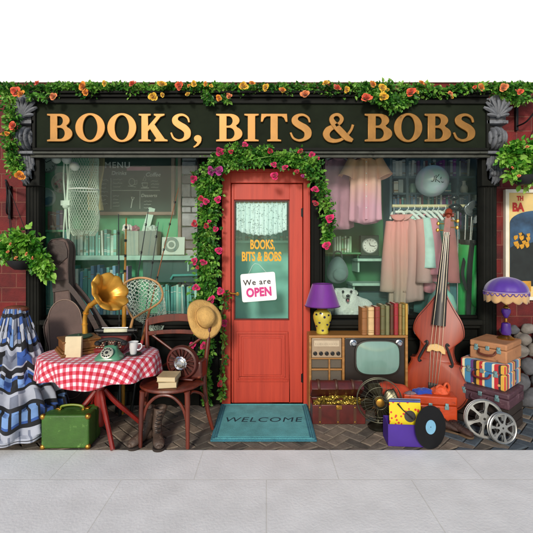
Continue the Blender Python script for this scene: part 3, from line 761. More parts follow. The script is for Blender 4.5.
def plate_sea(t_, r):
    mb = MB(); o = arc(0, 0, r*.8, r*.8, 180, 360, 20) + [(r*.4, .01), (0, -.008), (-r*.4, .008)]
    mb.prism(o, -.019, -.016); mb.build('painted_sea', mat('plate blue', '#4c7f9c', .3), t_)
wall_disc(47.5, 163, 10, 'wall_clock', 'round white wall clock at the top left of the green wall', 'clock', [mat('clock rim grey', '#7e8a86', .4), mat('clock face white', '#d9ddd6', .5, var=.06)], clock_face)
wall_disc(62.5, 183, 10.5, 'wall_plate', 'decorative plate painted with pink flowers on the green wall', 'plate', [mat('plate cream', '#c3bba6', .25, coat=.5), mat('plate cream', '#c3bba6')], plate_flowers)
wall_disc(46.5, 197.5, 9.5, 'wall_plate', 'pale plate painted with a blue sea on the green wall', 'plate', [mat('plate white', '#c9d6d6', .2, coat=.5), mat('plate sky', '#b2ccd4', .25)], plate_sea)
# chalkboard
CBD = thing('chalkboard', 'chalk menu board in a pinkish wooden frame on the green wall', 'chalkboard', (0, .60, 0))
bx0, bx1, bz0, bz1 = X(99,.60), X(171.5,.60), Z(212,.60), 2.50
mb = MB(); mb.b2((bx0, 0, bz0), (bx1, .03, bz1)); mb.build('slate', mat('chalkboard slate', '#2e4640', .85, var=.22, scale=4), CBD)
mb = MB(); t = .035
for q0, q1 in (((bx0-t,bz0-t),(bx1+t,bz0)), ((bx0-t,bz1),(bx1+t,bz1+t)), ((bx0-t,bz0),(bx0,bz1)), ((bx1,bz0),(bx1+t,bz1))): mb.b2((q0[0], -.018, q0[1]), (q1[0], .03, q1[1]))
mb.build('board_frame', mat('faded pink wood', '#8f7a6c'), CBD, bevel=.004)
text('lettering', 'MENU', .095, CHALK, CBD, (X(117.5,.60), -.003, Z(168,.60)), ext=.0012, bold=.001, space=1.15)
mb = MB(); mb.b2((X(127,.60), -.004, Z(170.6,.60)), (X(150.5,.60), -.001, Z(166.8,.60))); mb.build('label_strip', mat('pink paper strip', '#c98a98', .8), CBD)
text('lettering', 'Coffee', .062, CHALK, CBD, (X(153,.60), -.003, Z(176.5,.60)), ext=.0012, shear=.25)
text('lettering', 'Drinks', .062, CHALK, CBD, (X(119,.60), -.003, Z(175,.60)), ext=.0012, shear=.15)
text('lettering', 'Desserts', .05, CHALK, CBD, (X(149,.60), -.003, Z(197,.60)), ext=.0012, shear=.25)
def chalk(pts, r=.0022): mb_c.tube([W(x, y, .60) - V((0, .60+.0025, 0)) for x, y in pts], r, 4)
mb_c = MB(); rc = random.Random(4)
chalk([(111,178),(111,209)]); chalk([(112,190.5),(160,190.5)]); chalk([(140,191),(140,209)])
mb_c.build('chalk_line', CHALK, CBD)
mb_c = MB()
for (xa, xb, ya, n_, st) in ((101,109,180,7,4),(113,123,179.5,3,3.6),(151,160,181,3,3.2),(113,120,196,4,3.4),(144,152,201,3,3.4)):
    for k in range(n_):
        y = ya + st*k; xe = xb - rc.uniform(0, 3); m_ = int((xe-xa)*2.2)
        chalk([(xa + (xe-xa)*i/m_, y + rc.uniform(-.55,.55)) for i in range(m_+1)], .0016)
mb_c.build('chalk_scribble', CHALK, CBD)
mb_c = MB()
chalk([(132+3*math.cos(a/10*2*PI), 182+3.6*math.sin(a/10*2*PI)) for a in range(11)]); chalk([(135,181),(137,180),(137,184),(134.5,184.5)]); chalk([(128,186),(136,187)])
chalk([(142,183),(148,183),(147,187),(143,187),(142,183)], .003); chalk([(143,181),(145,176),(146,180),(144.6,181)]); chalk([(141,188),(149,188)], .003)
chalk([(131,208),(132.5,200),(131.5,197),(134.5,197.5),(132.5,200.5)], .0045)
mb_c.build('chalk_drawing', CHALK, CBD)
# boxes, crumpled paper, record sleeve on the long shelf
def carton(px0, px1, pyt, Y, d, label, col):
    mb = MB(); x0, x1 = X(px0,Y), X(px1,Y); h = Z(pyt,Y)-ZSH; t = .008
    w_ = x1-x0
    for c, s_ in (((0,t/2,h/2),(w_,t,h)), ((0,d-t/2,h/2),(w_,t,h)), ((-w_/2+t/2,d/2,h/2),(t,d-2*t,h)), ((w_/2-t/2,d/2,h/2),(t,d-2*t,h)), ((0,d/2,t/2),(w_-2*t,d-2*t,t))): mb.box(c, s_)
    o = mb.build('carton', mat('carton '+col.strip('#'), col, .85, var=.12, scale=6), None, bevel=.003); o.location = ((x0+x1)/2, Y, ZSH+.001)
    return tag(o, label, 'box')
carton(124.5, 138.5, 231, .44, .19, 'cream open box with crumpled paper on the long shelf', '#9fb0a4')
carton(139, 156.5, 231, .44, .19, 'grey open box beside the cream box on the long shelf', '#7d8c86')
def crumple(px, py, rpx, Y, name, label, cat, m, seed, sq=(1,.8,.8)):
    r = rpx*S(Y); rg = random.Random(seed)
    off = V((rg.uniform(0,9), rg.uniform(0,9), rg.uniform(0,9)))
    mb = MB(); mb.ell((0,0,0), tuple(r*q for q in sq), 18, 12, mod=lambda p: p*(1 + .42*noise.noise(p*(2.4/r)+off) + .2*noise.noise(p*(6/r)+off)))
    o = mb.build(name, m, None, angle=20); o.location = W(px, py, Y); return tag(o, label, cat)
crumple(127.5, 228, 5, .52, 'crumpled_paper', 'white crumpled paper rising from the cream box', 'paper', WHITE, 1)
crumple(135, 229, 4.2, .52, 'crumpled_cloth', 'dusty pink cloth stuffed in the cream box', 'cloth', cloth('dusty pink cloth', '#a5707c'), 2)
crumple(152, 229.5, 5, .52, 'crumpled_paper', 'pale crumpled paper rising from the grey box', 'paper', mat('pale paper', '#b9ccc2', .8), 3)
mb = MB(); mb.box((0,0,.14), (.075,.012,.28)); o = mb.build('card_sheet', mat('pale green card', '#c3dfd0', .7), None, bevel=.002); o.location = W(145, 232, .56); o.rotation_euler = (R(-8), R(14), 0); tag(o, 'pale card sheet leaning up out of the grey box', 'card')
t_ = thing('record_sleeve', 'square white record sleeve with a grey disc on the long shelf', 'record sleeve', W(173, 255, .50) + V((0,0,.002)), (R(-8),0,0))
sw = 23*S(.50); mb = MB(); mb.box((0,0,sw*.39), (sw,.014,sw*.78)); mb.build('card_sleeve', mat('sleeve white', '#c6d6cc', .7, var=.06), t_, bevel=.003)
mb = MB(); mb.lathe([(.082,0),(.082,.004),(.05,.005)], 30, (-.02,-.0085,.11), axis=(0,-1,0), cap=False); mb.lathe([(.03,0),(.03,.005),(.0,.006)], 20, (-.02,-.0085,.11), axis=(0,-1,0)); mb.build('printed_disc', mat('grey print', '#6c8880', .6), t_)

# hanging keep net with floats
KN = thing('keep_net', 'white fishing keep net with round floats hanging in the left window', 'fishing net', W(84, 190, .25))
YN = .25; s_ = S(YN)
NETW = mat('white net cord', '#dcead9', .85, var=.1)
def rr_(z, r0, r1, wob=.06): return None
mb = MB(); rings = []
prof = [(150,13),(162,14),(175,13.5),(190,14.5),(205,14),(218,15),(230,14),(236,10)]
nk = 34
for i in range(34):
    py = 150 + 86*i/33
    for a in range(len(prof)-1):
        if prof[a][0] <= py <= prof[a+1][0]: f = (py-prof[a][0])/(prof[a+1][0]-prof[a][0]); r = (prof[a][1]*(1-f)+prof[a+1][1]*f)*s_; break
    rings.append([V((r*math.cos(2*PI*(k+.5*(i % 2))/nk)*(1+.05*noise.noise(V((k*.4,i*.3,0)))), .7*r*math.sin(2*PI*(k+.5*(i % 2))/nk), (190-py)*s_ + .006*noise.noise(V((k*.5,i*.5,3))))) for k in range(nk)])
fs = []; vs = [p for r in rings for p in r]
for i in range(0, 32):
    for k in range(nk):
        if i % 2 == 0: q = (i*nk+k, (i+1)*nk+k, (i+2)*nk+k, (i+1)*nk+(k-1) % nk)
        else: q = (i*nk+k, (i+1)*nk+(k+1) % nk, (i+2)*nk+k, (i+1)*nk+k)
        fs.append(q)
mb.add(vs, fs); mb.build('netting', NETW, KN, wire=.0042, smooth=False, recalc=False)
mb = MB(); mb.tube([V((14.6*s_*math.cos(a/36*2*PI), 10.5*s_*math.sin(a/36*2*PI), 0)) for a in range(36)], .008, 8, closed=True); mb.build('hoop', WHITE, KN)
mb = MB()
for dx in (-16.5, -14, -12.2):
    mb.tube([V(((dx+.8*math.sin(t*9+dx))*s_, -.06, (36-86*t)*s_)) for t in [q/14 for q in range(15)]], .0075, 6)
mb.build('rope', NETW, KN)
mb = MB(); mb.ell((-15*s_,-.06,-16*s_), (.035,.03,.04)); mb.box((-14.5*s_,-.06,-14*s_), (.09,.05,.05)); mb.build('rope_knot', NETW, KN)
for x, y in ((65,163),(75,163.5),(82.5,170)):
    mb = MB(); mb.ell(((x-84)*s_, -.16, (190-y)*s_), 4.3*s_, 18, 12); mb.build('net_float', WHITE, KN)
mb = MB(); mb.tube([V((0,0,34*s_)), V((0,0,60*s_))], .006, 6); mb.build('hanging_cord', NETW, KN)
# yellowish draped net panel behind it
mb = MB()
mb.grid(lambda u, v: V(((u-.5)*.17 + .012*math.sin(v*7), .03*math.sin(u*9+v*3), -v*.62)), 26, 60)
o = mb.build('draped_net', mat('straw net', '#c9b98a', .9), None, wire=.004, smooth=False); o.location = W(95.5, 152, .40); tag(o, 'straw coloured net panel draped behind the white keep net', 'fishing net')

# ---- door window: shelf of books inside the lobby
z = board(226, 301, 240.5, .34, .175, .025, 'pale shelf seen through the glass of the red door', INTT)
row(229, 299, 222, 240.5, .36, [('g','#8fcabb'),('t','#6fb5aa'),('w','#b9dcd2'),('s','#7f9c9a')], '%s book on the shelf seen through the door glass', '%s books behind the door glass', 22, zfix=z)

# ---- right window
# bookcase of grey shelves
BC = thing('bookcase', 'tall slate bookcase against the back of the right window', 'bookcase', (0, .58, 0))
cx0, cx1 = X(391,.6), 2.58; mb = MB()
for px in (391, 407.5, 458, 478.5): mb.b2((X(px,.58)-.014, .0, .76), (X(px,.58)+.014, .235, 2.75))
mb.build('upright', mat('slate bookcase paint', '#5a717c', .6, var=.2), BC, bevel=.003)
SHZ = [Z(py,.58) for py in (176, 192.5, 208, 229, 252, 277, 303)]
mb = MB()
for z in SHZ: mb.b2((cx0+.016, .005, z-.022), (cx1, .232, z))
mb.build('bookcase_shelf', _mats['slate bookcase paint'], BC, bevel=.003)
mb = MB(); mb.b2((cx0-.01, .236, .76), (cx1, .238, 2.75)); mb.build('back_panel', mat('blue grey panel', '#638089', .7), BC)
RW = [('s','#8d96a8'),('b','#5d7f9c'),('w','#c9d4d2'),('p','#8a5f96'),('t','#5c9c9c'),('s','#69707c'),('r','#96606a')]
pale = [('w','#d6d9d2'),('s','#a9b6b8'),('w','#e0dccb')]
def bcrow(px0, px1, pytop, k, cols, n, **kw):
    row(px0, px1, pytop, 0, .59, cols, '%s book in the slate bookcase of the right window', '%s books in the slate bookcase', n, zfix=SHZ[k], **kw)
bcrow(392.5, 406, 158.5, 0, pale, 4); bcrow(409, 417, 160, 0, pale, 3); bcrow(418, 436, 159, 0, RW, 7); bcrow(440, 456.5, 158.5, 0, RW+[('p','#9c4fa8'),('p','#8a5f96')], 6); bcrow(459.5, 470, 158.5, 0, pale+[('p','#7a6f94')], 5)
bcrow(394, 404, 179, 1, pale, 2); bcrow(440, 452, 182, 1, RW, 3)
bcrow(393, 406, 195, 2, RW, 6, vary=.3); bcrow(409, 457, 194, 2, RW, 23, vary=.3); bcrow(460, 477, 194.5, 2, RW, 8, vary=.3)
bcrow(393, 406, 212, 3, RW, 6, vary=.3); bcrow(409, 457, 211, 3, RW, 22, vary=.3); bcrow(460, 477, 212, 3, RW, 8, vary=.3)
def vase(px, k, label, prof, m):
    t = MB(); t.lathe(prof, 24); o = t.build('vase', m, None); o.location = (X(px,.66), .66, SHZ[k]+.001); tag(o, label, 'vase')
vase(464, 1, 'small white bottle vase alone on a bookcase shelf', [(.03,0),(.042,.03),(.04,.07),(.018,.1),(.018,.13),(.022,.14)], WHITE)
vase(412.5, 1, 'small pale green jar beside the glass globe', [(.035,0),(.04,.02),(.04,.08),(.03,.1),(.03,.11)], mat('celadon', '#9cc2b2', .3, coat=.4))
# wide green room panel + shelf left of the bookcase with clock
z = board(327, 361, 252.5, .60, .2, .02, 'green shelf with pale books behind the purple lamp', mat('green shelf paint','#4a8a5e',.7))
row(334, 352, 236, 252.5, .62, [('g','#9cc9a2'),('w','#bcd8c0'),('g','#7fb48c')], '%s book on the green shelf in the right window', '%s books on the green shelf in the right window', 7, gap=.6, zfix=z)
z = board(357, 392, 258.5, .52, .3, .03, 'pale shelf carrying the mantel clock', TEALSH)
CK = thing('mantel_clock', 'dark square mantel clock with a round white face on the pale shelf', 'clock', (X(370.5,.54), .56, z+.001))
mb = MB(); mb.b2((-.115,0,0), (.115,.1,.025)); mb.b2((-.10,.005,.026), (.10,.095,.255)); mb.build('case', mat('green black case', '#1d3b30', .4), CK, bevel=.006)
mb = MB(); mb.lathe([(.086,0),(.088,.008),(.078,.012)], 30, (0,.004,.14), axis=(0,-1,0)); mb.build('bezel', mat('clock rim grey', '#7e8a86'), CK)
mb = MB(); mb.lathe([(.077,.0125),(0,.0126)], 30, (0,.004,.14), axis=(0,-1,0)); mb.build('face', mat('clock face white', '#d9ddd6'), CK)
for a, L in ((R(-20), .035), (R(100), .05)):
    mb = MB(); mb.box((math.sin(a)*L/2, -.010-L*.04, .14+math.cos(a)*L/2), (.006,.002,L), rot=(0,a,0)); mb.build('clock_hand', BLACK, CK)
mb = MB(); 
for k in range(12): mb.box((math.sin(R(30*k))*.062, -.0096, .14+math.cos(R(30*k))*.062), (.005,.001,.014), rot=(0,R(30*k),0))
mb.build('hour_mark', BLACK, CK, smooth=False)
z = board(352, 392, 283, .52, .3, .03, 'lower pale shelf behind the white dog', TEALSH)
mb = MB(); mb.b2((-.16,0,0), (.16,.2,.24)); mb.b2((-.165,-.004,.15),(.165,.204,.19)); o = mb.build('storage_box', mat('teal grey box', '#3d5f5c', .7, var=.2), None, bevel=.005); o.location = (X(374,.52), .54, .765); tag(o, 'dark teal storage box below the pale shelves', 'box')
# grey rucksack hung behind lamp
RK = thing('rucksack', 'grey green rucksack hanging behind the purple lamp shade', 'bag', W(337.5, 270, .42))
s_ = S(.42); GREYB = cloth('grey canvas', '#6c8580', .2)
mb = MB(); mb.ell((0,0,0), (10.5*s_, .09, 13.5*s_), 22, 16, mod=lambda p: V((p.x*(1.0 - .25*(p.z/(13.5*s_))), p.y, p.z))); mb.build('bag_body', GREYB, RK)
mb = MB(); mb.ell((.01,-.08,-4*s_), (7*s_, .04, 6.5*s_), 18, 12); mb.build('pocket', GREYB, RK)
mb = MB(); mb.tube(spline([V((-.05,0,.12)), V((-.03,-.01,.19)), V((.03,-.01,.19)), V((.05,0,.12))], 6), .008, 8); mb.build('grab_loop', cloth('dark webbing', '#3b4a48'), RK)
# white dog lying behind the sill
DW = mat('white dog fur', '#dfe8df', .95, var=.08, scale=18, bump=.9, bscale=70, sheen=.3)
DG = thing('dog', 'white fluffy dog lying on the display boards looking out with mouth open', 'dog', (X(345,.36), .36, .762))
def skin_body(pts, edges, name, m, parent, sub=2):
    me = bpy.data.meshes.new(name); me.from_pydata([p[0] for p in pts], edges, [])
    o = bpy.data.objects.new(name, me); COL.objects.link(o)
    sk = o.modifiers.new('skin', 'SKIN'); sk.use_smooth_shade = True
    for i, p in enumerate(pts):
        r = p[1]; me.skin_vertices[0].data[i].radius = r if isinstance(r, tuple) else (r, r)
    me.skin_vertices[0].data[0].use_root = True
    sb = o.modifiers.new('sub', 'SUBSURF'); sb.levels = sub; sb.render_levels = sub
    bpy.context.view_layer.update()
    m2 = bpy.data.meshes.new_from_object(o.evaluated_get(bpy.context.evaluated_depsgraph_get())); bpy.data.objects.remove(o)
    for v in m2.vertices:
        v.co += v.normal * (.012*noise.noise(v.co*28) + .006*noise.noise(v.co*60))
    m2.materials.clear(); m2.materials.append(m); m2.shade_smooth()
    o = bpy.data.objects.new(name, m2); COL.objects.link(o); o.parent = parent; return o
dp = [((.02,.05,.12),(.13,.12)), ((.16,.06,.11),(.135,.115)), ((.32,.07,.09),(.10,.085)), ((0.0,.03,.19),(.11,.10)), ((0,-.005,.27),(.105,.10)), ((0,-.055,.245),(.062,.052)), ((0,-.105,.232),(.042,.036)),
      ((-.07,-.05,.05),(.05,.045)), ((-.09,-.16,.035),(.035,.03)), ((.09,-.05,.05),(.05,.045)), ((.08,-.16,.035),(.035,.03)), ((-.085,.02,.285),(.04,.03)), ((-.108,.0,.215),(.034,.022)), ((.085,.02,.285),(.04,.03)), ((.108,.0,.215),(.034,.022)), ((-.06,.07,.12),(.09,.09)), ((-.19,.10,.07),(.06,.055))]
skin_body(dp, [(0,1),(1,2),(0,3),(3,4),(4,5),(5,6),(0,7),(7,8),(0,9),(9,10),(4,11),(11,12),(4,13),(13,14),(0,15),(15,16)], 'dog_body', DW, DG)
for sx in (-1, 1):
    mb = MB(); mb.ell((sx*.042,-.103,.285), (.0135,.010,.0135), 12, 8); mb.build('eye', mat('dark eye', '#0c0c0c', .1, coat=.8), DG)
mb = MB(); mb.ell((0,-.148,.245), (.02,.014,.015), 12, 8); mb.build('nose', mat('dog nose', '#1c1a1a', .3), DG)
mb = MB(); mb.ell((0,-.128,.203), (.021,.018,.017), 12, 8); mb.build('mouth', mat('dark mouth', '#2a1517', .5), DG)
mb = MB(); mb.ell((0,-.142,.196), (.012,.012,.014), 10, 8); mb.build('tongue', mat('tongue pink', '#b86a70', .4), DG)

# shirts
def shirt(name, px, pyt, pyb, Y, hwpx, label, m, hanger_m, rz=0, buttons=False, seed=0, sleeve=1.0, group=None, cat='shirt', long=False, hr=.009):
    s_ = S(Y); L = (pyb-pyt)*s_; hw = hwpx*s_
    t_ = thing(name, label, cat, W(px, pyt, Y), (0,0,R(rz)), group)
    n_ = 40; rings = []
    for i in range(22):
        v = i/21; z = -L*v
        if v < .06: wv = .25 + .6*(v/.06)**.7
        elif v < .2: wv = .85 + .12*(v-.06)/.14
        else: wv = .93 + .07*v
        th = (.035 + .035*min(1, v*5))*(1+.2*v); amp = .010 + .022*v
        if v < .06: z = -L*v*.8
        rg_ = []
        for k in range(n_):
            a = 2*PI*k/n_
            f = amp*(math.sin(a*7+seed+v*1.5) + .7*noise.noise(V((math.cos(a)*3+seed, v*2.2, math.sin(a)*3))))
            x = hw*wv*math.cos(a); 
            y = th*math.sin(a)*(abs(math.sin(a))**-.3 if abs(math.sin(a)) > .05 else 1) + f*math.sin(a)
            rg_.append(V((x + f*.3*math.cos(a), y, z + (.02*math.sin(a*2+seed) if i == 21 else 0) - (.03*(abs(math.cos(a))) if v < .06 else 0))))
        rings.append(rg_)
    mb = MB(); mb.loft(rings, caps=False)
    for sx in (-1, 1):
        p0 = V((sx*hw*.80, 0, -L*.055)); p1 = V((sx*hw*(1.06 if not long else 1.02), -.01, -L*(.22 if not long else .42))); p2 = V((sx*hw*(1.24 if not long else 1.10), -.02, -L*(.33 if not long else .78)))
        if sleeve: 
            pts = spline([p0, p1, p2], 7); rs = [(.045 + .035*q/(len(pts)-1))*sleeve for q in range(len(pts))]
            mb.tube(pts, rs, 14, caps=False, flat=None)
    mb.build('garment', m, t_, angle=80, thick=.003)
    mb = MB()
    mb.grid(lambda u, v: V((.075*math.cos(PI*u*1.0)*(1-.15*v)*1.1, -.055*math.sin(PI*u)-.02*v, .012 - .055*v*(math.sin(PI*u)+.2))), 16, 4); mb.build('collar', m, t_, thick=.003)
    if buttons:
        mb = MB(); mb.b2((-.014, -.085, -L*.97), (.014, -.079, -.05)); mb.build('button_placket', m, t_, bevel=.002)
        for k in range(5):
            mb = MB(); mb.ell((0, -.088, -.08-L*.17*k), (.006,.003,.006), 8, 6); mb.build('button', WHITE, t_)
    mb = MB(); mb.tube(spline([V((-hw*.78,0,-L*.055+(hr-.009)*3)), V((-.05,0,.005+(hr-.009)*4)), V((0,0,.018+(hr-.009)*3)), V((.05,0,.005+(hr-.009)*4)), V((hw*.78,0,-L*.055))], 5), hr, 8)
    mb.tube(spline([V((0,0,.018)), V((0,0,.055)), V((.022,0,.075)), V((.014,0,.10)), V((-.008,0,.098))], 6), .004, 6); mb.build('hanger', hanger_m, t_)
    return t_
def fade_mat(name, ctop, cbot, z0, z1):
    m, n, l, b = nodes_of(name)
    tc = n.new('ShaderNodeTexCoord'); sp = n.new('ShaderNodeSeparateXYZ'); l.new(tc.outputs['Object'], sp.inputs[0])
    mr = n.new('ShaderNodeMapRange'); mr.inputs[1].default_value = z1; mr.inputs[2].default_value = z0; l.new(sp.outputs[2], mr.inputs[0])
    nz = n.new('ShaderNodeTexNoise'); nz.inputs['Scale'].default_value = 6; l.new(tc.outputs['Object'], nz.inputs['Vector'])
    ad = n.new('ShaderNodeMath'); ad.operation = 'MULTIPLY_ADD'; l.new(nz.outputs[0], ad.inputs[0]); ad.inputs[1].default_value = .3; l.new(mr.outputs[0], ad.inputs[2])
    rp = n.new('ShaderNodeValToRGB'); rp.color_ramp.elements[0].position = .2; rp.color_ramp.elements[1].position = 1.05 if 0 else 1; rp.color_ramp.elements[0].color = C(cbot); rp.color_ramp.elements[1].color = C(ctop)
    l.new(ad.outputs[0], rp.inputs[0]); l.new(rp.outputs[0], b.inputs['Base Color']); b.inputs['Roughness'].default_value = .9
    return m
HANGW = mat('white plastic hanger', '#e6eee8', .4, var=.05)
mb = MB(); mb.tube([W(326,147,.33), W(396,147,.33)], .012, 10); o = mb.build('hanging_rod', BRASS, None); tag(o, 'rod across the top of the right window holding the pink shirts', 'rail')
shirt('shirt', 337, 157, 228, .38, 16.5, 'dusty mauve short sleeved shirt hung at the left in the right window', cloth('mauve cotton', '#b9889a'), HANGW, seed=1, rz=8)
shirt('shirt', 365, 156, 222, .26, 15.5, 'peach to pink buttoned shirt hung high in the right window', fade_mat('peach dyed cotton', '#eab98c', '#d9a0b4', 0, -.55), HANGW, seed=2, rz=-6, buttons=True)
shirt('shirt', 350, 153, 206, .50, 17, 'dark rose shirt hung behind the two pink shirts', cloth('dark rose cotton', '#854a58'), HANGW, seed=4)
# clothes rail with hangers
CR = thing('clothes_rail', 'cream clothes rail across the right window with white hangers', 'clothes rail', (0,0,0))
zr = Z(206, .36); mb = MB(); mb.tube([(X(392,.36),.36,zr), (X(481,.36)+.02,.36,zr)], .017, 12); mb.build('rail', mat('cream enamel', '#d9cfa4', .4, var=.08), CR)
for px in (394, 483):
    mb = MB(); mb.tube([(X(px,.36),.36,.765), (X(px,.36),.36,zr)], .013, 10); mb.tube([(X(px,.36),.2,.772), (X(px,.36),.52,.772)], .012, 10); mb.build('stand_post', mat('grey steel tube', '#6d7a7e', .4, .6), CR)
garm = [(398, 313, -14, fade_mat('tan olive knit', '#e29a94', '#a89a8a', 0, -.95), 'tan to olive long cardigan at the left of the clothes rail', True, 9.2),
        (406.5, 300, -50, fade_mat('peach wool', '#dba09a', '#ac9690', 0, -.9), 'dull peach jumper second on the clothes rail', True, 13),
        (413, 282, -58, cloth('pale aqua cotton', '#bfe0d6'), 'pale aqua shirt third on the clothes rail', True, 13),
        (420, 290, -60, cloth('dusty rose jersey', '#d68f9c'), 'dusty rose top hanging after the aqua shirt', True, 13),
        (426, 312, -62, cloth('deep teal dress', '#3a6a66'), 'deep teal dress in the middle of the clothes rail', False, 13),
        (432, 310, -62, cloth('sage linen', '#5d8072'), 'sage green dress hanging right of the deep teal dress', False, 12),
        (437, 300, -64, cloth('brick brown jersey', '#a86a6a'), 'brown top hanging left of the double bass neck', True, 12),
        (444, 314, -64, cloth('blue green dress', '#3f6f78'), 'blue green dress at the right end of the clothes rail', False, 12)]
for i, (px, pyb, rz, m_, lb, lg, hw) in enumerate(garm):
    shirt('hanging_garment', px, 216, pyb, .36, hw*1.35 if rz < -20 else hw, lb, m_, HANGW, rz=rz, seed=i*1.7, long=lg, sleeve=1 if lg else 0, cat='garment', group='clothes on the rail', hr=.0165)
# globe
GL = thing('glass_globe', 'large pearly glass globe with a dark scrawl hanging in the right window', 'globe', W(432, 181, .42))
def pearl():
    m, n, l, b = nodes_of('pearl glass'); lw = n.new('ShaderNodeLayerWeight'); lw.inputs[0].default_value = .5
    tc = n.new('ShaderNodeTexCoord'); nz = n.new('ShaderNodeTexNoise'); nz.inputs['Scale'].default_value = 3.5; nz.inputs['Distortion'].default_value = 1.5; l.new(tc.outputs['Object'], nz.inputs['Vector'])
    rp = n.new('ShaderNodeValToRGB'); rp.color_ramp.elements[0].color = C('#b5e2dc'); rp.color_ramp.elements[1].color = C('#cfd2e4'); rp.color_ramp.elements[0].position = .35; rp.color_ramp.elements[1].position = .6
    e = rp.color_ramp.elements.new(.75); e.color = C('#eef6f4')
    l.new(nz.outputs[0], rp.inputs[0]); l.new(rp.outputs[0], b.inputs['Base Color']); b.inputs['Roughness'].default_value = .18; b.inputs['Coat Weight'].default_value = .6; b.inputs['Metallic'].default_value = .05
    return m
rG = 15.8*S(.42); mb = MB(); mb.ell((0,0,0), rG, 40, 28); mb.build('globe_shell', pearl(), GL)
mb = MB(); mb.lathe([(.03,rG-.006),(.03,rG+.02),(.012,rG+.03)], 20); mb.build('cap', CHROME, GL)
mb = MB(); mb.tube([(0,0,rG+.03), (0,0,rG+.5)], .004, 6); mb.build('cord', BLACK, GL)
mb = MB()
def on_globe(pts): return [V((x, -math.sqrt(max(.001, (rG+.001)**2 - x*x - z*z)), z)) for x, z in pts]
for st in ([(-.045,.02),(-.05,-.02),(-.06,-.035),(-.075,-.03)], [(-.03,.03),(-.035,-.04)], [(.0,.035),(-.035,-.01),(.01,-.045)], [(.025,-.035),(.035,-.045),(.05,-.04)], [(.02,.01),(.015,-.01)]): mb.tube(on_globe(st), .004, 6)
mb.build('ink_scrawl', BLACK, GL)
# golf bag and clubs
GB = thing('golf_bag', 'green golf bag with black strap standing in the right window', 'golf bag', (X(465.5,.20), .20, .762), (R(3),R(3),0))
GGR = mat('bright green vinyl', '#2a9a4c', .35, var=.25, scale=6, bump=.3, bscale=12, coat=.2)
hB = (319-239)*S(.2); r0 = 12*S(.2)
mb = MB(); rings = []
for i in range(18):
    v = i/17; rr = r0*(.62 + .38*min(1, v*1.6))*(1 + .05*math.sin(v*9)); rings.append([V((rr*math.cos(2*PI*k/28)*(1+.05*noise.noise(V((k*.5,v*4,1)))), .8*rr*math.sin(2*PI*k/28), hB*v)) for k in range(28)])
mb.loft(rings, caps=True); mb.build('bag_tube', GGR, GB)
mb = MB(); mb.lathe([(r0*1.03,hB-.045),(r0*1.06,hB-.02),(r0*1.03,hB+.004),(r0*.9,hB+.004)], 28, mod=lambda i,a,r,z: (r*(.8+.2*abs(math.cos(a))), z)); mb.build('rim_band', BLACK, GB)
mb = MB(); mb.ell((.045,-r0*.75,hB*.42), (.075,.05,.19), 16, 12); mb.build('pocket', GGR, GB)
mb = MB(); mb.ell((.065,-r0*.78,hB*.82), (.055,.04,.09), 16, 12); mb.build('pocket', GGR, GB)
def strip(pts, wd, th, m, name, parent):
    mb = MB(); P = [V(p) for p in pts]
    rings = []
    for i, p in enumerate(P):
        t = (P[min(i+1, len(P)-1)] - P[max(i-1,0)]).normalized(); s1 = t.cross(V((0,-1,0))).normalized(); n1 = s1.cross(t)
        rings.append([p + s1*wd/2 + n1*th/2, p - s1*wd/2 + n1*th/2, p - s1*wd/2 - n1*th/2, p + s1*wd/2 - n1*th/2])
    mb.loft(rings); return mb.build(name, m, parent)
strip(spline([(-.045,-r0*.80,hB), (-.06,-r0*.95,hB*.72), (-.055,-r0*1.02,hB*.4), (-.03,-r0*.85,hB*.1)], 6), .045, .008, BLACK, 'strap', GB)
strip(spline([(-.09,-r0*.5,hB*.78), (-.115,-r0*.8,hB*.58), (-.075,-r0*1.0,hB*.40)], 6), .03, .008, BLACK, 'strap', GB)
STEEL = mat('satin steel', '#a9aeb4', .28, .9, var=.12, scale=30)
rg = random.Random(9)
clubs = [(-.085,'driver'),(-.055,'iron'),(-.03,'iron'),(.0,'iron'),(.03,'driver'),(.055,'iron'),(.08,'iron')]
lbls = ['black headed driver leaning at the left of the golf bag','steel iron second from left in the golf bag','steel iron beside the bag strap','steel iron in the middle of the golf bag','black headed driver at the back of the golf bag','steel iron right of the middle of the golf bag','rightmost steel iron in the golf bag']
for i, ((x, kind), lb) in enumerate(zip(clubs, lbls)):
    t_ = thing('golf_club', lb, 'golf club', (GB.location.x + x + .06*math.sin(R(3)), .20 + rg.uniform(-.04,.05), .80), (R(3), R(4+x*60), 0), 'clubs in the golf bag')
    Lc = hB + rg.uniform(.16,.30) + (.06 if kind == 'driver' else 0)
    mb = MB(); mb.tube([(0,0,.02), (0,0,Lc)], [.011 if 0 else .008,.006], 8); mb.build('shaft', STEEL, t_)
    mb = MB()
    if kind == 'driver': mb.ell((-.035,-.01,Lc+.015), (.066,.05,.04), 16, 12); mb.build('club_head', mat('gloss black', '#131416', .15, coat=.6), t_)
    else:
        sd = 1 if i % 2 else -1
        mb.prism([(0,Lc-.03),(.012*sd,Lc-.04),(.065*sd,Lc-.01),(.085*sd,Lc+.035),(.068*sd,Lc+.08),(.014*sd,Lc+.045),(0,Lc+.02)], -.018, .006); mb.build('club_head', STEEL, t_, bevel=.004)
mb = MB(); mb.ell((0,0,0), (.045,.04,.03), 14, 10); mb.tube([(0,0,0),(.02,0,-.25)], .008, 8); o = mb.build('walking_cane', mat('gloss black', '#131416'), None); o.location = W(454,198,.22); tag(o, 'black knobbed cane head rising above the golf clubs', 'cane')
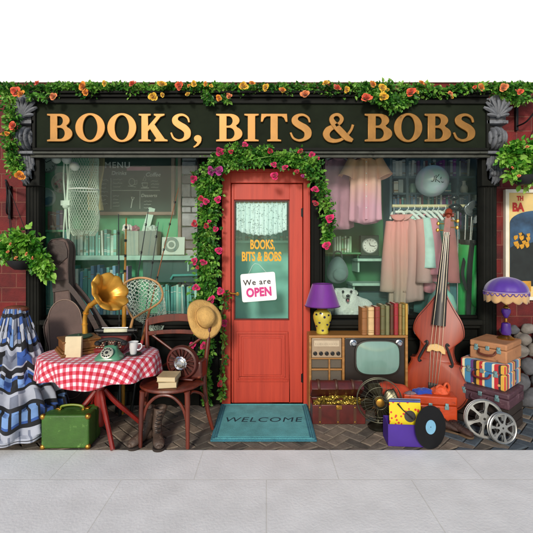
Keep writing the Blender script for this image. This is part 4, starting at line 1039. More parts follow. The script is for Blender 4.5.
# pale glass jug behind the bass
mb = MB(); mb.lathe([(.09,0),(.13,.06),(.14,.15),(.11,.25),(.06,.31),(.05,.36),(.085,.39)], 28); o = mb.build('glass_vase', mat('pale aqua glass', '#9fd8cc', .15, coat=.6, var=.1), None); o.location = (X(441,.2), .19, .762); tag(o, 'pale aqua vase standing behind the neck of the double bass', 'vase')
# ============================================================ OUTSIDE, LEFT OF THE DOOR
LEATH = mat('brown leather', '#6b4020', .5, var=.35, scale=9, bump=.3, bscale=50, wear=('#9c6f3c', 16, .6))
# round table with gingham cloth
TC = V((X(100,-.62), -.62, 0)); TZ = .654; TRX, TRY = .455, .32
TB = thing('table', 'round cafe table with red stained splayed legs under a gingham cloth', 'table', TC)
mb = MB(); mb.lathe([(0,TZ-.03),(.432,TZ-.03),(.437,TZ-.015),(.432,TZ-.004),(0,TZ-.004)], 48, mod=lambda i,a,r,z: (r/math.sqrt((math.cos(a))**2+(math.sin(a)*.437/.298)**2), z)); mb.build('table_top', REDW, TB)
mb = MB(); mb.lathe([(.0,.08),(.03,.08),(.04,.13),(.032,.2),(.045,.28),(.034,.36),(.045,.46),(.03,.54),(.05,.60),(.12,.623),(0,.624)], 20); mb.build('pedestal', REDW, TB)
for a in (-55, 20, 130, 205):
    d = V((math.cos(R(a)), math.sin(R(a))*.85, 0)); mb = MB()
    mb.tube(spline([V((0,0,.36))+d*.03, V((0,0,.25))+d*.12, V((0,0,.10))+d*.27, V((0,0,.0145))+d*.35], 5), [.020]*8+[.017]*8, 8); mb.build('leg', REDW, TB)
def gingham():
    m, n, l, b = nodes_of('red gingham')
    uv = n.new('ShaderNodeUVMap'); sp = n.new('ShaderNodeSeparateXYZ'); l.new(uv.outputs[0], sp.inputs[0])
    fac = []
    for k in (0, 1):
        mu = n.new('ShaderNodeMath'); mu.operation = 'MULTIPLY'; mu.inputs[1].default_value = 1/.051; l.new(sp.outputs[k], mu.inputs[0])
        fr = n.new('ShaderNodeMath'); fr.operation = 'FRACT'; l.new(mu.outputs[0], fr.inputs[0])
        gt = n.new('ShaderNodeMath'); gt.operation = 'GREATER_THAN'; gt.inputs[1].default_value = .5; l.new(fr.outputs[0], gt.inputs[0]); fac.append(gt)
    ad = n.new('ShaderNodeMath'); ad.operation = 'ADD'; l.new(fac[0].outputs[0], ad.inputs[0]); l.new(fac[1].outputs[0], ad.inputs[1])
    hf = n.new('ShaderNodeMath'); hf.operation = 'MULTIPLY'; hf.inputs[1].default_value = .5; l.new(ad.outputs[0], hf.inputs[0])
    rp = n.new('ShaderNodeValToRGB'); rp.color_ramp.interpolation = 'CONSTANT'; e = rp.color_ramp.elements; e[0].position = 0; e[0].color = C('#ece0e4'); e[1].position = .4; e[1].color = C('#d9677c'); x = e.new(.8); x.color = C('#c51f33')
    l.new(hf.outputs[0], rp.inputs[0])
    tc = n.new('ShaderNodeTexCoord'); nz = n.new('ShaderNodeTexNoise'); nz.inputs['Scale'].default_value = 120; l.new(tc.outputs['Object'], nz.inputs['Vector'])
    mx = n.new('ShaderNodeMix'); mx.data_type = 'RGBA'; mx.blend_type = 'MULTIPLY'; mx.inputs[0].default_value = .25; l.new(rp.outputs[0], mx.inputs[6]); l.new(nz.outputs[0], mx.inputs[7])
    l.new(mx.outputs[2], b.inputs['Base Color']); b.inputs['Roughness'].default_value = .95; b.inputs['Sheen Weight'].default_value = .15
    bp = n.new('ShaderNodeBump'); bp.inputs['Strength'].default_value = .15; l.new(nz.outputs[0], bp.inputs['Height']); l.new(bp.outputs[0], b.inputs['Normal'])
    return m
def cloth_round():
    me = bpy.data.meshes.new('tablecloth'); vs = []; uvs = []; NA = 144; NR = 14; ND = 14; fs = []
    drop = .155
    for j in range(NR+ND+1):
        for k in range(NA):
            a = 2*PI*k/NA; ca, sa = math.cos(a), math.sin(a)
            if j <= NR:
                f = j/NR; x, y, z = TRX*f*ca, TRY*f*sa, TZ + .0018 - (.006 if f > .97 else 0)
                u, v = x, y
            else:
                f = (j-NR)/ND; d = drop*(1+.09*math.sin(a*4+1)+.06*math.sin(a*7))*f
                fold = (.55*math.sin(a*13+.6*math.sin(a*3)) + .45*math.sin(a*8+2)) * .034*f**1.1
                ex = .010*min(1, f*3) + .012*f + fold*.8
                x, y, z = (TRX+ex)*ca, (TRY+ex)*sa, TZ - .004 - d
                u, v = (TRX+d)*ca, (TRY+d)*sa
            vs.append((x, y, z)); uvs.append((u, v))
    for j in range(NR+ND):
        for k in range(NA): fs.append((j*NA+k, j*NA+(k+1) % NA, (j+1)*NA+(k+1) % NA, (j+1)*NA+k))
    me.from_pydata(vs, [], fs); ul = me.uv_layers.new(name='UVMap')
    for lp in me.loops: ul.data[lp.index].uv = uvs[lp.vertex_index]
    me.materials.append(gingham()); me.shade_smooth()
    o = bpy.data.objects.new('tablecloth', me); COL.objects.link(o); o.location = TC
    d = o.modifiers.new('thick', 'SOLIDIFY'); d.thickness = .0015; d.offset = 1
    return tag(o, 'red and white gingham tablecloth draped over the round table', 'tablecloth')
cloth_round(); TT = TZ + .004

# gramophone with fluted golden horn
GP = W(79, 349, -.60); GP.z = TT
GR_ = thing('gramophone', 'gramophone with golden flower horn and brown wooden case on gingham cloth', 'gramophone', GP, (0,0,R(38)))
WC = mat('worn gramophone wood', '#7d5124', .45, var=.4, scale=7, bump=.2, bscale=40, wear=('#b5853f', 10, .58), coat=.15)
mb = MB(); mb.box((0,0,.012), (.30,.27,.024)); mb.box((0,0,.032), (.28,.25,.014)); mb.box((0,0,.070), (.255,.225,.06)); mb.box((0,0,.108), (.275,.245,.014)); mb.build('case', WC, GR_, bevel=.005)
mb = MB(); mb.lathe([(.095,.1165),(.098,.124),(.09,.128),(.012,.128),(.006,.142),(0,.142)], 36); mb.build('turntable', mat('green felt', '#2f4a36', .9), GR_)
mb = MB(); mb.tube([V((.125,.02,.07)), V((.15,.02,.07)), V((.152,.02,.03)), V((.178,.02,.03))], .005, 8); mb.build('crank', BRASS, GR_)
# horn in world directions: cancel the case's turn
Rz = Matrix.Rotation(-R(38), 3, 'Z')
def gp(px, py, Y): return Rz @ (W(px, py, Y) - GP)
HORN = mat('golden horn', '#d39a3a', .34, .5, var=.35, scale=4, bump=.1, bscale=20)
neck = spline([gp(85.5,338,-.52), gp(84.8,326,-.52), gp(85.2,316,-.53), gp(88,308,-.56), gp(93,303.5,-.59), gp(96.5,301,-.61)], 6)
mb = MB(); mb.tube(neck, [.024 - .0075*math.sin(PI*i/(len(neck)-1)) for i in range(len(neck))], 14)
for i in (7, 14, 21): mb.tube([neck[i]-(neck[i+1]-neck[i]).normalized()*.005, neck[i]+(neck[i+1]-neck[i]).normalized()*.005], .0235, 14)
mb.build('horn_elbow', HORN, GR_)
ax = (gp(113,290,-.715) - gp(96,301.5,-.60)).normalized(); hc = gp(95.5,301.6,-.605)
NP = 9
prof = [(.018,0),(.022,.02),(.030,.05),(.042,.085),(.060,.12),(.083,.15),(.108,.17),(.133,.182),(.150,.184),(.156,.178)]
def hm(i, a, r, z):
    f = (i/9)**1.6; p = abs(math.sin(a*NP/2))
    return r*.97*(1 - .02*f + .075*f*p**.8 + .05*f*noise.noise(V((math.cos(a)*2.2, math.sin(a)*2.2, 1)))), z*1.15 + .010*f*p - .012*f*(1-p) + .02*f*noise.noise(V((math.cos(a)*2.6, math.sin(a)*2.6, 5)))
mb = MB(); mb.lathe(prof, NP*12, hc, axis=ax, mod=hm, cap=False); mb.build('horn', HORN, GR_, thick=.003, angle=60)
# cream book upright on the case
mb = MB(); bw, bh = 15.2*S(-.72), 20*S(-.72)
mb.b2((-bw/2,0,0), (bw/2,.03,bh), m=0); mb.b2((-bw/2+.002,.003,bh), (bw/2+.002,.027,bh+.0015), m=1); o = mb.build('paperback', [mat('cream paper cover', '#d3c3a0', .8, var=.12, scale=9), PAGES], None, bevel=.003)
o.location = (X(74.5,-.745), -.775, TT+.001); o.rotation_euler = (R(-7),0,R(6)); tag(o, 'blank cream paperback propped against the gramophone case', 'book')
# typewriter
TW = thing('typewriter', 'red portable typewriter with black platen and cream paper on the gingham cloth', 'typewriter', (X(113.5,-.52), -.52, TT), (0,0,R(4)))
REDE = mat('dark red enamel', '#74191a', .3, var=.2, scale=9, coat=.4)
mb = MB()
side = [(-.13,0),(.10,0),(.11,.05),(.09,.095),(.02,.10),(-.06,.055),(-.13,.03)]
vs = []; 
for x in (-.115, .115): vs += [V((x, y, z)) for y, z in side]
n_ = len(side); mb.add(vs, [tuple(range(n_)), tuple(range(2*n_-1, n_-1, -1))] + [(i, n_+i, n_+(i+1) % n_, (i+1) % n_) for i in range(n_)]); mb.build('body', REDE, TW, bevel=.008)
mb = MB(); mb.b2((-.135,.035,.098), (.135,.105,.118)); mb.build('carriage', BLACKM, TW, bevel=.004)
mb = MB(); mb.tube([(-.15,.07,.135), (.15,.07,.135)], .021, 18); mb.build('platen', BLACK, TW)
for sx in (-1,1):
    mb = MB(); mb.tube([(sx*.151,.07,.135), (sx*.172,.07,.135)], .016, 14); mb.build('platen_knob', BLACKM, TW)
mb = MB(); mb.grid(lambda u, v: V(((u-.5)*.19, .07+.0235*math.cos(PI*(1.15-v*1.05)) + (.0), .135+.0235*math.sin(PI*(1.15-v*1.05)) + max(0,(v-.75))*.0)), 4, 14); mb.build('paper', mat('cream sheet', '#cfd0b4', .8), TW, thick=.001)
mb = MB(); mb.tube([(-.105,.04,.165), (.105,.04,.165)], .004, 8); mb.build('paper_bail', CHROME, TW)
mb = MB()
for rI in range(4):
    for k in range(10): mb.lathe([(.0075,0),(.008,.004),(.006,.006),(0,.006)], 10, (-.09+.02*k+.005*rI, -.115+.022*rI, .04+.012*rI))
mb.build('keys', mat('ivory key tops', '#bdb59c', .4), TW)
mb = MB(); mb.tube([(.15,.03,.12),(.19,-.03,.10),(.195,-.09,.06)], .005, 8); mb.build('return_lever', BLACKM, TW)
# rotary telephone
GRE = mat('jade telephone enamel', '#4d8466', .28, var=.25, scale=10, coat=.5)
PH = thing('telephone', 'jade green rotary telephone with black handset in front of the typewriter', 'telephone', (X(109.5,-.80), -.80, TT), (0,0,R(3)))
mb = MB(); rings = []
for z, hw, y0, y1 in ((0,.098,-.075,.075),(.012,.10,-.076,.076),(.03,.082,-.06,.07),(.06,.056,-.02,.062),(.082,.046,.008,.058),(.09,.044,.014,.054)):
    rings.append([V((hw*1.0*(abs(math.cos(a))**.6)*(1 if math.cos(a) > 0 else -1), (y0+y1)/2 + (y1-y0)/2*(abs(math.sin(a))**.6)*(1 if math.sin(a) > 0 else -1), z)) for a in [2*PI*k/36 for k in range(36)]])
mb.loft(rings); mb.build('body', GRE, PH, angle=60)
dn = V((0,-.72,.62)).normalized(); dc = V((0,-.048,.052))
mb = MB(); mb.lathe([(.044,0),(.045,.006),(.040,.009),(.018,.009),(.016,.012),(0,.012)], 32, dc, axis=dn); mb.build('dial', mat('dial steel', '#b7b6a4', .35, .4), PH)
mb = MB(); q = V((0,0,1)).rotation_difference(dn).to_matrix()
for k in range(10):
    a = R(40+k*30); mb.lathe([(.0068,.0092),(.0062,.0102),(0,.0102)], 10, dc + q @ V((.030*math.cos(a), .030*math.sin(a), 0)), axis=dn)
mb.lathe([(.012,.0122),(0,.0124)], 14, dc, axis=dn)
mb.build('finger_holes', BLACK, PH)
for sx in (-1,1):
    mb = MB(); mb.box((sx*.036,.035,.103), (.014,.05,.026)); mb.build('cradle', BLACKM, PH, bevel=.004)
mb = MB(); mb.tube(spline([V((-.095,.035,.114)), V((-.05,.035,.132)), V((0,.035,.136)), V((.05,.035,.132)), V((.095,.035,.114))], 4), .013, 10)
for sx in (-1,1): mb.lathe([(.020,-.02),(.026,-.012),(.026,.0),(.015,.012)], 16, (sx*.096,.035,.112))
mb.build('handset', BLACK, PH)
# cup and saucer
CU = thing('cup', 'white tapered cup with a dark saucer at the right of the table', 'cup', (X(133.5,-.70), -.70, TT))
mb = MB(); mb.lathe([(0,.004),(.05,.004),(.062,.010),(.06,.013),(.03,.008),(0,.008)], 28); mb.build('saucer', BLACK, CU)
mb = MB(); mb.lathe([(0,.0085),(.023,.0085),(.026,.02),(.036,.10),(.038,.102),(.035,.102),(.024,.022),(0,.018)], 28); mb.build('cup_body', mat('white china', '#cfd1d2', .2, var=.05, coat=.4), CU)
mb = MB(); mb.tube(spline([V((.033,0,.085)), V((.058,0,.085)), V((.062,0,.06)), V((.045,0,.04)), V((.029,0,.04))], 5), .0045, 8); mb.build('handle', _mats['white china'], CU)

# guitar case leaning on the window
GC = thing('guitar_case', 'grey brown guitar case leaning against the left window behind the table', 'guitar case', (X(76,-.20), -.20, .0), (R(-5), R(-7.5), 0))
CASE = mat('taupe canvas', '#62504a', .85, var=.22, scale=8, bump=.4, bscale=120); CASED = mat('dark brown leather', '#382a24', .6, var=.25, scale=14, bump=.2)
mb = MB(); hwz = [(0,.10),(.03,.17),(.12,.235),(.28,.25),(.42,.215),(.52,.175),(.62,.165),(.74,.185),(.84,.18),(.94,.12),(1.02,.078),(1.2,.07),(1.36,.078),(1.50,.098),(1.58,.085),(1.615,.05)]
o = []
P = spline([V((h, 0, z)) for z, h in hwz], 4)
k_ = .98
out_ = [(p.x, p.z*k_) for p in P] + [(-p.x, p.z*k_) for p in P[::-1]]
mb.prism(out_, -.07, .07); mb.build('case_shell', CASE, GC, bevel=.018, seg=3)
mb = MB(); mb.tube([V((x*1.004, -.068, z)) for x, z in out_], .006, 6, closed=True); mb.tube([V((x*1.004, .015, z)) for x, z in out_], .007, 6, closed=True); mb.build('piping', CASED, GC)
mb = MB(); rr = arc(.02, .86*k_, .15, .18, 0, 180, 16) + arc(.02, .42*k_, .16, .26, 180, 360, 16); mb.prism(rr, -.092, -.0705); mb.build('front_pocket', CASE, GC, bevel=.012, seg=3)
mb = MB(); mb.tube([V((x*1.0, -.093, z)) for x, z in rr], .004, 6, closed=True); mb.build('pocket_piping', mat('tan stitching', '#8a7466', .7), GC)
mb = MB(); mb.b2((-.078,-.078,1.10), (.078,-.071,1.20)); mb.build('neck_patch', CASED, GC, bevel=.003)
mb = MB(); mb.prism([(-.082,1.40),(0,1.34),(.082,1.40),(.088,1.47),(.07,1.545),(.0,1.575),(-.07,1.545),(-.088,1.47)], -.078, -.071); mb.build('head_patch', CASED, GC, bevel=.003)
strip(spline([(.06,-.085,1.16), (.16,-.10,1.02), (.27,-.09,.80), (.33,-.06,.55), (.30,-.05,.30)], 6), .045, .008, CASED, 'shoulder_strap', GC)
strip(spline([(.075,.02,1.15), (.20,.0,.98), (.32,-.02,.76), (.42,-.03,.62)], 6), .05, .008, CASED, 'shoulder_strap', GC)

# fishing rods, standing on the setts behind the table and leaning on the window
def rod(pb, pt, rb_, rt, label, m1, m2, wraps=(), tip=None, cork=.25):
    pb = V(pb); pt = V(pt); t_ = thing('fishing_rod', label, 'fishing rod', pb, group='fishing rods behind the table'); d = pt-pb
    mb = MB(); mb.tube([d*(i/12)*(1-cork) + d*cork for i in range(13)], [rb_*.75*(1-i/12)+rt*i/12 for i in range(13)], 8); mb.build('blank', m1, t_)
    mb = MB(); mb.tube([d*0, d*.02, d*cork*.5, d*cork*1.0], [rb_*1.1, rb_*1.4, rb_*1.15, rb_*1.2], 10); mb.build('grip', m2, t_)
    for f in wraps:
        mb = MB(); c = d*f; mb.tube([c-d*.006, c+d*.006], rb_*.72, 8)
        mb.tube([c + V((.012*math.cos(a), -.014+.006*0, 0)) + V((0, 0, .012*math.sin(a))) for a in [2*PI*k/12 for k in range(12)]], .0014, 5, closed=True)
        mb.build('line_guide', BLACKM, t_)
    if tip:
        mb = MB(); mb.tube([d*-.012, d*.012], rb_*1.5, 10); mb.build('end_cap', tip, t_)
    return t_
CORK = mat('ochre rod grip', '#b27c1c', .5, var=.15, scale=20); RODB = mat('black rod blank', '#1a2224', .3, coat=.3)
rod((X(120,-.26),-.26,.0), W(118.5,214,-.10), .011, .004, 'black fishing rod nearest the gramophone horn', RODB, RODB, (.45,.6,.75,.9))
rod((X(122,-.22),-.22,.0), W(126.3,218,-.06), .016, .007, 'ochre and black banded fishing rod second from the gramophone', mat('banded rod', '#8c6420', .4, var=.5, scale=3), CORK, (.72,.8,.88,.95), cork=.66)
rod((X(116,-.18),-.18,.0), W(148.5,209,-.05), .010, .0035, 'thin black rod leaning steeply to the right, tip before the chalkboard', RODB, RODB, (.5,.64,.78,.92))
rod((X(131,-.20),-.20,.0), W(158.5,222,-.05), .010, .0035, 'thin grey black rod leaning towards the grey box', mat('grey rod blank', '#39423f', .3, coat=.3), RODB, (.5,.64,.78,.92))
t_ = rod(V((X(142,-.335), -.335, TT+.012)), W(178.5,188,-.06), .009, .003, 'long brown wooden rod with red end cap resting on the gingham cloth', mat('split cane', '#7d4a22', .35, var=.25, scale=20, coat=.3), mat('varnished cane grip', '#94582a', .4), (.4,.58,.75,.9), tip=mat('red end cap', '#9c2a2a', .4), cork=.2)
# landing net
LN = thing('landing_net', 'wooden hooped landing net with pale mesh bag beside the gramophone horn', 'landing net', W(133, 320, -.28))
YL = -.28; s_ = S(YL)
def lw(px, py, dy=0): return V(((px-133)*s_, dy, (320-py)*s_))
hoopP = spline([lw(133,318.5), lw(126,306), lw(121.5,293), lw(124,284), lw(133,279), lw(145,278), lw(157,282.5), lw(162.5,292), lw(160.5,301), lw(152,307.5), lw(142,313), lw(133,318.5)], 6)
mb = MB(); mb.tube(hoopP[:-1], .0095, 8, closed=True); mb.build('hoop', mat('bent ash wood', '#b08452', .4, var=.2, coat=.2), LN)
mb = MB(); mb.tube([lw(133,318.5), lw(131,327), lw(128.5,338), lw(128.0,344.0,.0)], [.010,.013,.014,.014], 10); mb.build('handle', _mats['bent ash wood'], LN)
mb = MB(); n_ = 44; H = [hoopP[int(i*(len(hoopP)-1)/n_)] for i in range(n_)]
cen = sum(H, V())/n_; rings = []
for i in range(19):
    f = i/18; c = cen.lerp(lw(150,337,.10), f*.9 + .1*f*f); sc2 = (1-f)**.6*(1-.1*f) + .12*f
    rings.append([c + (h-cen)*sc2 + V((0, .16*math.sin(f*PI*.75), 0)) + V((.007*noise.noise(V((k*.6,i*.5,0))), .007*noise.noise(V((k*.5,i*.4,7))), 0)) for k, h in enumerate(H)])
vs = [p for r in rings for p in r]; fs = []
for i in range(17):
    for k in range(n_):
        if i % 2 == (k % 2): fs.append((i*n_+k, (i+1)*n_+(k+1) % n_, min(i+2,18)*n_+k, (i+1)*n_+(k-1) % n_))
mb.add(vs, fs); mb.build('net_bag', NETW, LN, wire=.0048, smooth=False, recalc=False)
# a front skin of the mesh gathered across the hoop
mb = MB()
for k in range(-9, 13):
    for sg in (-1, 1):
        pts = []
        for i in range(15):
            x = 126 + (i/14)*32; y = 299 + sg*(x-142)*.8 + k*4.2 + 1.1*math.sin(x*.9+k)
            p = lw(x, y, .012 + .01*math.sin(i+k))
            # keep inside the hoop outline
            q = p - cen; a = math.atan2(q.z, q.x); hb = min(H, key=lambda h: abs(math.atan2((h-cen).z, (h-cen).x)-a)); 
            if V((q.x, q.z)).length < V(((hb-cen).x, (hb-cen).z)).length: pts.append(p)
        if len(pts) > 2: mb.tube(pts, .0023, 4)
mb.build('net_mouth', NETW, LN, smooth=False)

# tiered patchwork dress on a stand at the left edge
DS = thing('dress', 'long tiered blue black and white patchwork dress hanging at the left edge', 'dress', (X(16,-.62), -.62, 0))
s_ = S(-.62)
WHc = cloth('white dress cotton', '#a2a7b4', .12); BLc = cloth('blue dress cotton', '#2c4f92', .3); LBc = cloth('light blue dress cotton', '#6c8fc2', .25); BKc = cloth('black dress trim', '#0e1016', .3); GYc = cloth('grey dress print', '#6c7384', .3)
prof = [(308,4,10),(320,9,13),(335,11,17),(352,11,22),(366,9,26),(376,8,31),(388,7,39),(400,6,43),(414,5,46),(427,4,47.5)]
NA = 360; NZ = 150; rings = []
for i in range(NZ+1):
    py = 308 + (427-308)*i/NZ
    for a in range(len(prof)-1):
        if prof[a][0] <= py <= prof[a+1][0]+1e-6:
            f = (py-prof[a][0])/(prof[a+1][0]-prof[a][0]); hw = prof[a][2]*(1-f)+prof[a+1][2]*f; break
    tier = (py-308)/119*5.2; tf = tier % 1
    rg_ = []
    for k in range(NA):
        a = 2*PI*k/NA
        ruf = 1 + (.03+.09*tf)*math.sin(a*15 + int(tier)*1.7 + .8*math.sin(a*3)) + .05*noise.noise(V((math.cos(a)*3, math.sin(a)*3, py*.06))) + .07*(1-tf)*(1 if tier > .8 else 0)
        rg_.append(V((hw*s_*ruf*math.cos(a), hw*s_*.78*ruf*math.sin(a), Z(py,-.62) + (.018*math.sin(a*7+.5) + .010*math.sin(a*16))*min(1,(py-308)/20)*min(1,.35+(427-py)/30))))
    rings.append(rg_)
def dmat(i, k):
    py = 308 + (427-308)*i/NZ + 0
    c = k//10; h = (c*7919 + int(py/12)*104729) % 97; tb = (k % 10)/10
    if 312 < py < 316 or 340 < py < 343 or 361.5 < py < 366 or 379 < py < 381 or 393 < py < 397 or 411 < py < 414.5 or 424 < py < 425.2: return 3
    if py < 340: return (0,1,2,0,4,1)[h % 6] if tb > .14 else 3
    if py < 361.5: return (0,4,0,1,3)[h % 5]
    if py < 379: return (1,3,2,1)[h % 4] if py > 369 else (0,0,3,0)[h % 4]
    if py < 394: return (0,0,4,0)[h % 4]
    if py < 411: return 3 if tb < .22 else ((1,2,1,1,2)[h % 5])
    return 0 if tb > .12 or py < 417 else 4
mb = MB(); mb.loft(rings, caps=False, mfn=dmat); mb.build('skirt', [WHc, BLc, LBc, BKc, GYc], DS, angle=70, thick=.003)
mb = MB(); rings = []
for py, hw in ((308,10),(296,11),(282,13),(268,14),(256,11),(250,6)):
    rings.append([V((hw*s_*math.cos(2*PI*k/36), hw*s_*.6*math.sin(2*PI*k/36), Z(py,-.62))) for k in range(36)])
# dress stand
DSt = thing('dress_stand', 'red brown wooden stand whose legs show below the patchwork dress', 'dress stand', (X(16,-.62), -.62, 0))
mb = MB(); mb.tube([(0,0,.10), (0,0,Z(309,-.62))], .016, 10); mb.ell((0,0,Z(309,-.62)), (.10,.06,.03), 16, 8); mb.build('post', BROWNW, DSt)
for a in (-110, 10, 130):
    mb = MB(); d = V((math.cos(R(a)), math.sin(R(a)), 0)); mb.tube([V((0,0,.20))+d*.015, d*.10+V((0,0,.17)), d*.17+V((0,0,.012))], [.016,.016,.015], 8); mb.build('leg', REDW, DSt)

# green suitcase in front
def suitcase(name, label, loc, rz, w_, d, h, mats, parts, group=None, cat='suitcase', tilt=0):
    t_ = thing(name, label, cat, loc, (0, tilt, R(rz)), group)
    return t_
GSX = (X(41,-.83)+X(88.5,-.83))/2
GSU = thing('suitcase', 'green upright suitcase with brass corners standing in front of the table', 'suitcase', (GSX, -.83, .004), (0,0,R(1)))
GREEN = mat('green suitcase leather', '#38601f', .55, var=.28, scale=6, bump=.2, bscale=60, wear=('#678f45', 16, .58))
gw, gh, gd = 47.5*S(-.83), 33.5*S(-.83), .215
for y0, y1 in ((0, gd*.60), (gd*.61, gd)):
    mb = MB(); mb.b2((-gw/2, y0, 0), (gw/2, y1, gh)); mb.build('case_half', GREEN, GSU, bevel=.014, seg=4)
mb = MB(); mb.b2((-gw/2-.002, gd*.598, .01), (gw/2+.002, gd*.612, gh+.002)); mb.build('seam_band', mat('dark green edging', '#22400f', .5), GSU)
for x in (-gw/2+.01, gw/2-.01):
    for z in (.012, gh-.012):
        mb = MB(); mb.ell((x, .010, z), (.022,.018,.022), 12, 8); mb.build('corner', BRASS, GSU)
mb = MB(); mb.tube(spline([V((-.085,gd*.5,gh)), V((-.075,gd*.5,gh+.026)), V((0,gd*.5,gh+.036)), V((.075,gd*.5,gh+.026)), V((.085,gd*.5,gh))], 6), .008, 8); mb.build('handle', mat('yellow green handle', '#7a8a22', .45), GSU)
for x in (-.11, .11):
    mb = MB(); mb.box((x, gd*.6, gh+.004), (.03,.04,.008)); mb.build('latch', BRASS, GSU, bevel=.002)
    mb = MB(); mb.box((x*.8, gd*.5, gh+.004), (.02,.03,.01)); mb.build('handle_mount', BRASS, GSU, bevel=.002)

# bentwood chair
CHX = X(171,-.66)
CHR = thing('chair', 'reddish bentwood cafe chair beside the rose covered door post', 'chair', (CHX, -.66, 0), (0,0,R(-3)))
mb = MB(); mb.lathe([(0,.425),(.20,.423),(.245,.418),(.255,.428),(.25,.442),(.22,.447),(0,.438)], 44, mod=lambda i,a,r,z: (r*(1+.05*math.cos(2*a))*(.88 if math.sin(a) else 1), z)); mb.build('seat', MAHOG, CHR)
for sx in (-1,1):
    mb = MB(); mb.tube(spline([V((sx*.165,-.15,.42)), V((sx*.168,-.152,.40)), V((sx*.172,-.157,.30)), V((sx*.175,-.165,.13)), V((sx*.176,-.17,.012))], 4), [.019,.021,.024,.022]+[.020]*4+[.018]*4+[.015]*4+[.014], 12); mb.build('leg', MAHOG, CHR)
    mb = MB(); pts = spline([V((sx*.30,.14,.012)), V((sx*.262,.135,.16)), V((sx*.238,.135,.32)), V((sx*.232,.14,.45)), V((sx*.246,.16,.62)), V((sx*.262,.19,.80)), V((sx*.262,.205,.885))], 5); mb.tube(pts, [.015 + .004*math.sin(PI*i/(len(pts)-1)) for i in range(len(pts))], 12); mb.build('leg', MAHOG, CHR)
    mb = MB(); mb.tube(spline([V((sx*.245,.12,.24)), V((sx*.235,.02,.34)), V((sx*.20,-.08,.395)), V((sx*.185,-.13,.40))], 5), .010, 8); mb.build('side_brace', MAHOG, CHR)
mb = MB(); mb.tube(spline([V((-.165,-.15,.20)), V((-.13,-.152,.31)), V((-.05,-.155,.385)), V((.05,-.155,.385)), V((.13,-.152,.31)), V((.165,-.15,.20))], 6), .012, 8); mb.build('front_bow', MAHOG, CHR)
def rail(z, zc, y, wdt, name, ext=.262):
    mb = MB(); rings = []
    for i in range(17):
        u = i/16*2-1; x = ext*u; yy = y + .035*(1-u*u); zz = z + zc*(1-u*u)
        rings.append([V((x, yy-.010, zz-wdt/2)), V((x, yy-.010, zz+wdt/2)), V((x, yy+.010, zz+wdt/2)), V((x, yy+.010, zz-wdt/2))])
    mb.loft(rings); mb.build(name, MAHOG, CHR, bevel=.004)
rail(.865, .035, .20, .062, 'top_rail'); rail(.772, .012, .185, .034, 'back_rail', .255)
for sx in (-1,1):
    mb = MB(); mb.tube([V((sx*.235,.205,.765)), V((sx*.06,.20,.64)), V((-sx*.16,.165,.475))], .011 if sx > 0 else .0105, 8); mb.build('back_brace', MAHOG, CHR)
# things on the chair
def flat_book(px, Y, z, w_, d, h, rz, col, label):
    t_ = thing('book', label, 'book', (X(px,Y), Y, z), (0,0,R(rz)))
    mb = MB(); mb.b2((-w_/2,-d/2,0),(w_/2,d/2,.003)); mb.b2((-w_/2,-d/2,h-.003),(w_/2,d/2,h)); mb.b2((-w_/2,d/2-.003,.0031),(w_/2,d/2,h-.0031)); mb.build('cover', book_mat(col), t_, bevel=.001)
    mb = MB(); mb.b2((-w_/2+.004,-d/2+.004,.0032),(w_/2-.004,d/2-.004,h-.0032)); mb.build('page_block', mat('striped page edges', '#c5b491', .9, var=.2, scale=3, stretch=(1,1,160)), t_)
flat_book(168.5, -.76, .449, .135, .15, .044, 8, '#9a8a68', 'cream book lying lower of the two on the chair seat')
flat_book(169.0, -.76, .4945, .14, .15, .036, -3, '#b29a72', 'tan book lying upper of the two on the chair seat')
HT = thing('fan_heater', 'round red brown vintage heater with sunburst grille on the chair seat', 'heater', (X(183.5,-.62), -.625, .452), (0,0,R(-12)))
BAK = mat('red brown bakelite', '#4a1a12', .4, var=.35, scale=8, coat=.15, wear=('#8c4a34', 12, .62))
mb = MB(); mb.lathe([(.0,-.02),(.118,-.02),(.13,0),(.132,.02),(.122,.04),(.108,.044),(.106,.03),(.04,.024),(0,.024)], 44, (0,0,.135), axis=(0,-1,0)); mb.build('housing', BAK, HT)
mb = MB()
for k in range(18):
    a = 2*PI*k/18
    mb.prism([(math.cos(a+d_)*r, .135+math.sin(a+d_)*r) for r, d_ in ((.046,-.09),(.102,-.075),(.102,.075),(.046,.09))], -.046, -.03)
mb.build('sunburst_grille', mat('dark copper', '#3a1a12', .35, .4), HT)
mb = MB()
for k in range(9):
    a = 2*PI*(k+.5)/9
    mb.tube([V((math.cos(a)*.044,-.046,.135+math.sin(a)*.044)), V((math.cos(a)*.106,-.044,.135+math.sin(a)*.106))], .0065, 6)
mb.build('grille_rib', BAK, HT)
mb = MB(); mb.lathe([(.056,.03),(.056,.048),(.046,.054),(.034,.046),(.026,.05),(.022,.064),(0,.066)], 30, (-.006,0,.13), axis=(0,-1,0)); mb.build('hub', CHROME, HT)
mb = MB(); mb.box((.085,.05,.075), (.14,.12,.145)); mb.build('motor_box', BAK, HT, bevel=.02, seg=3)
mb = MB(); mb.box((0,.02,.008), (.20,.14,.016)); mb.build('base', BAK, HT, bevel=.006)
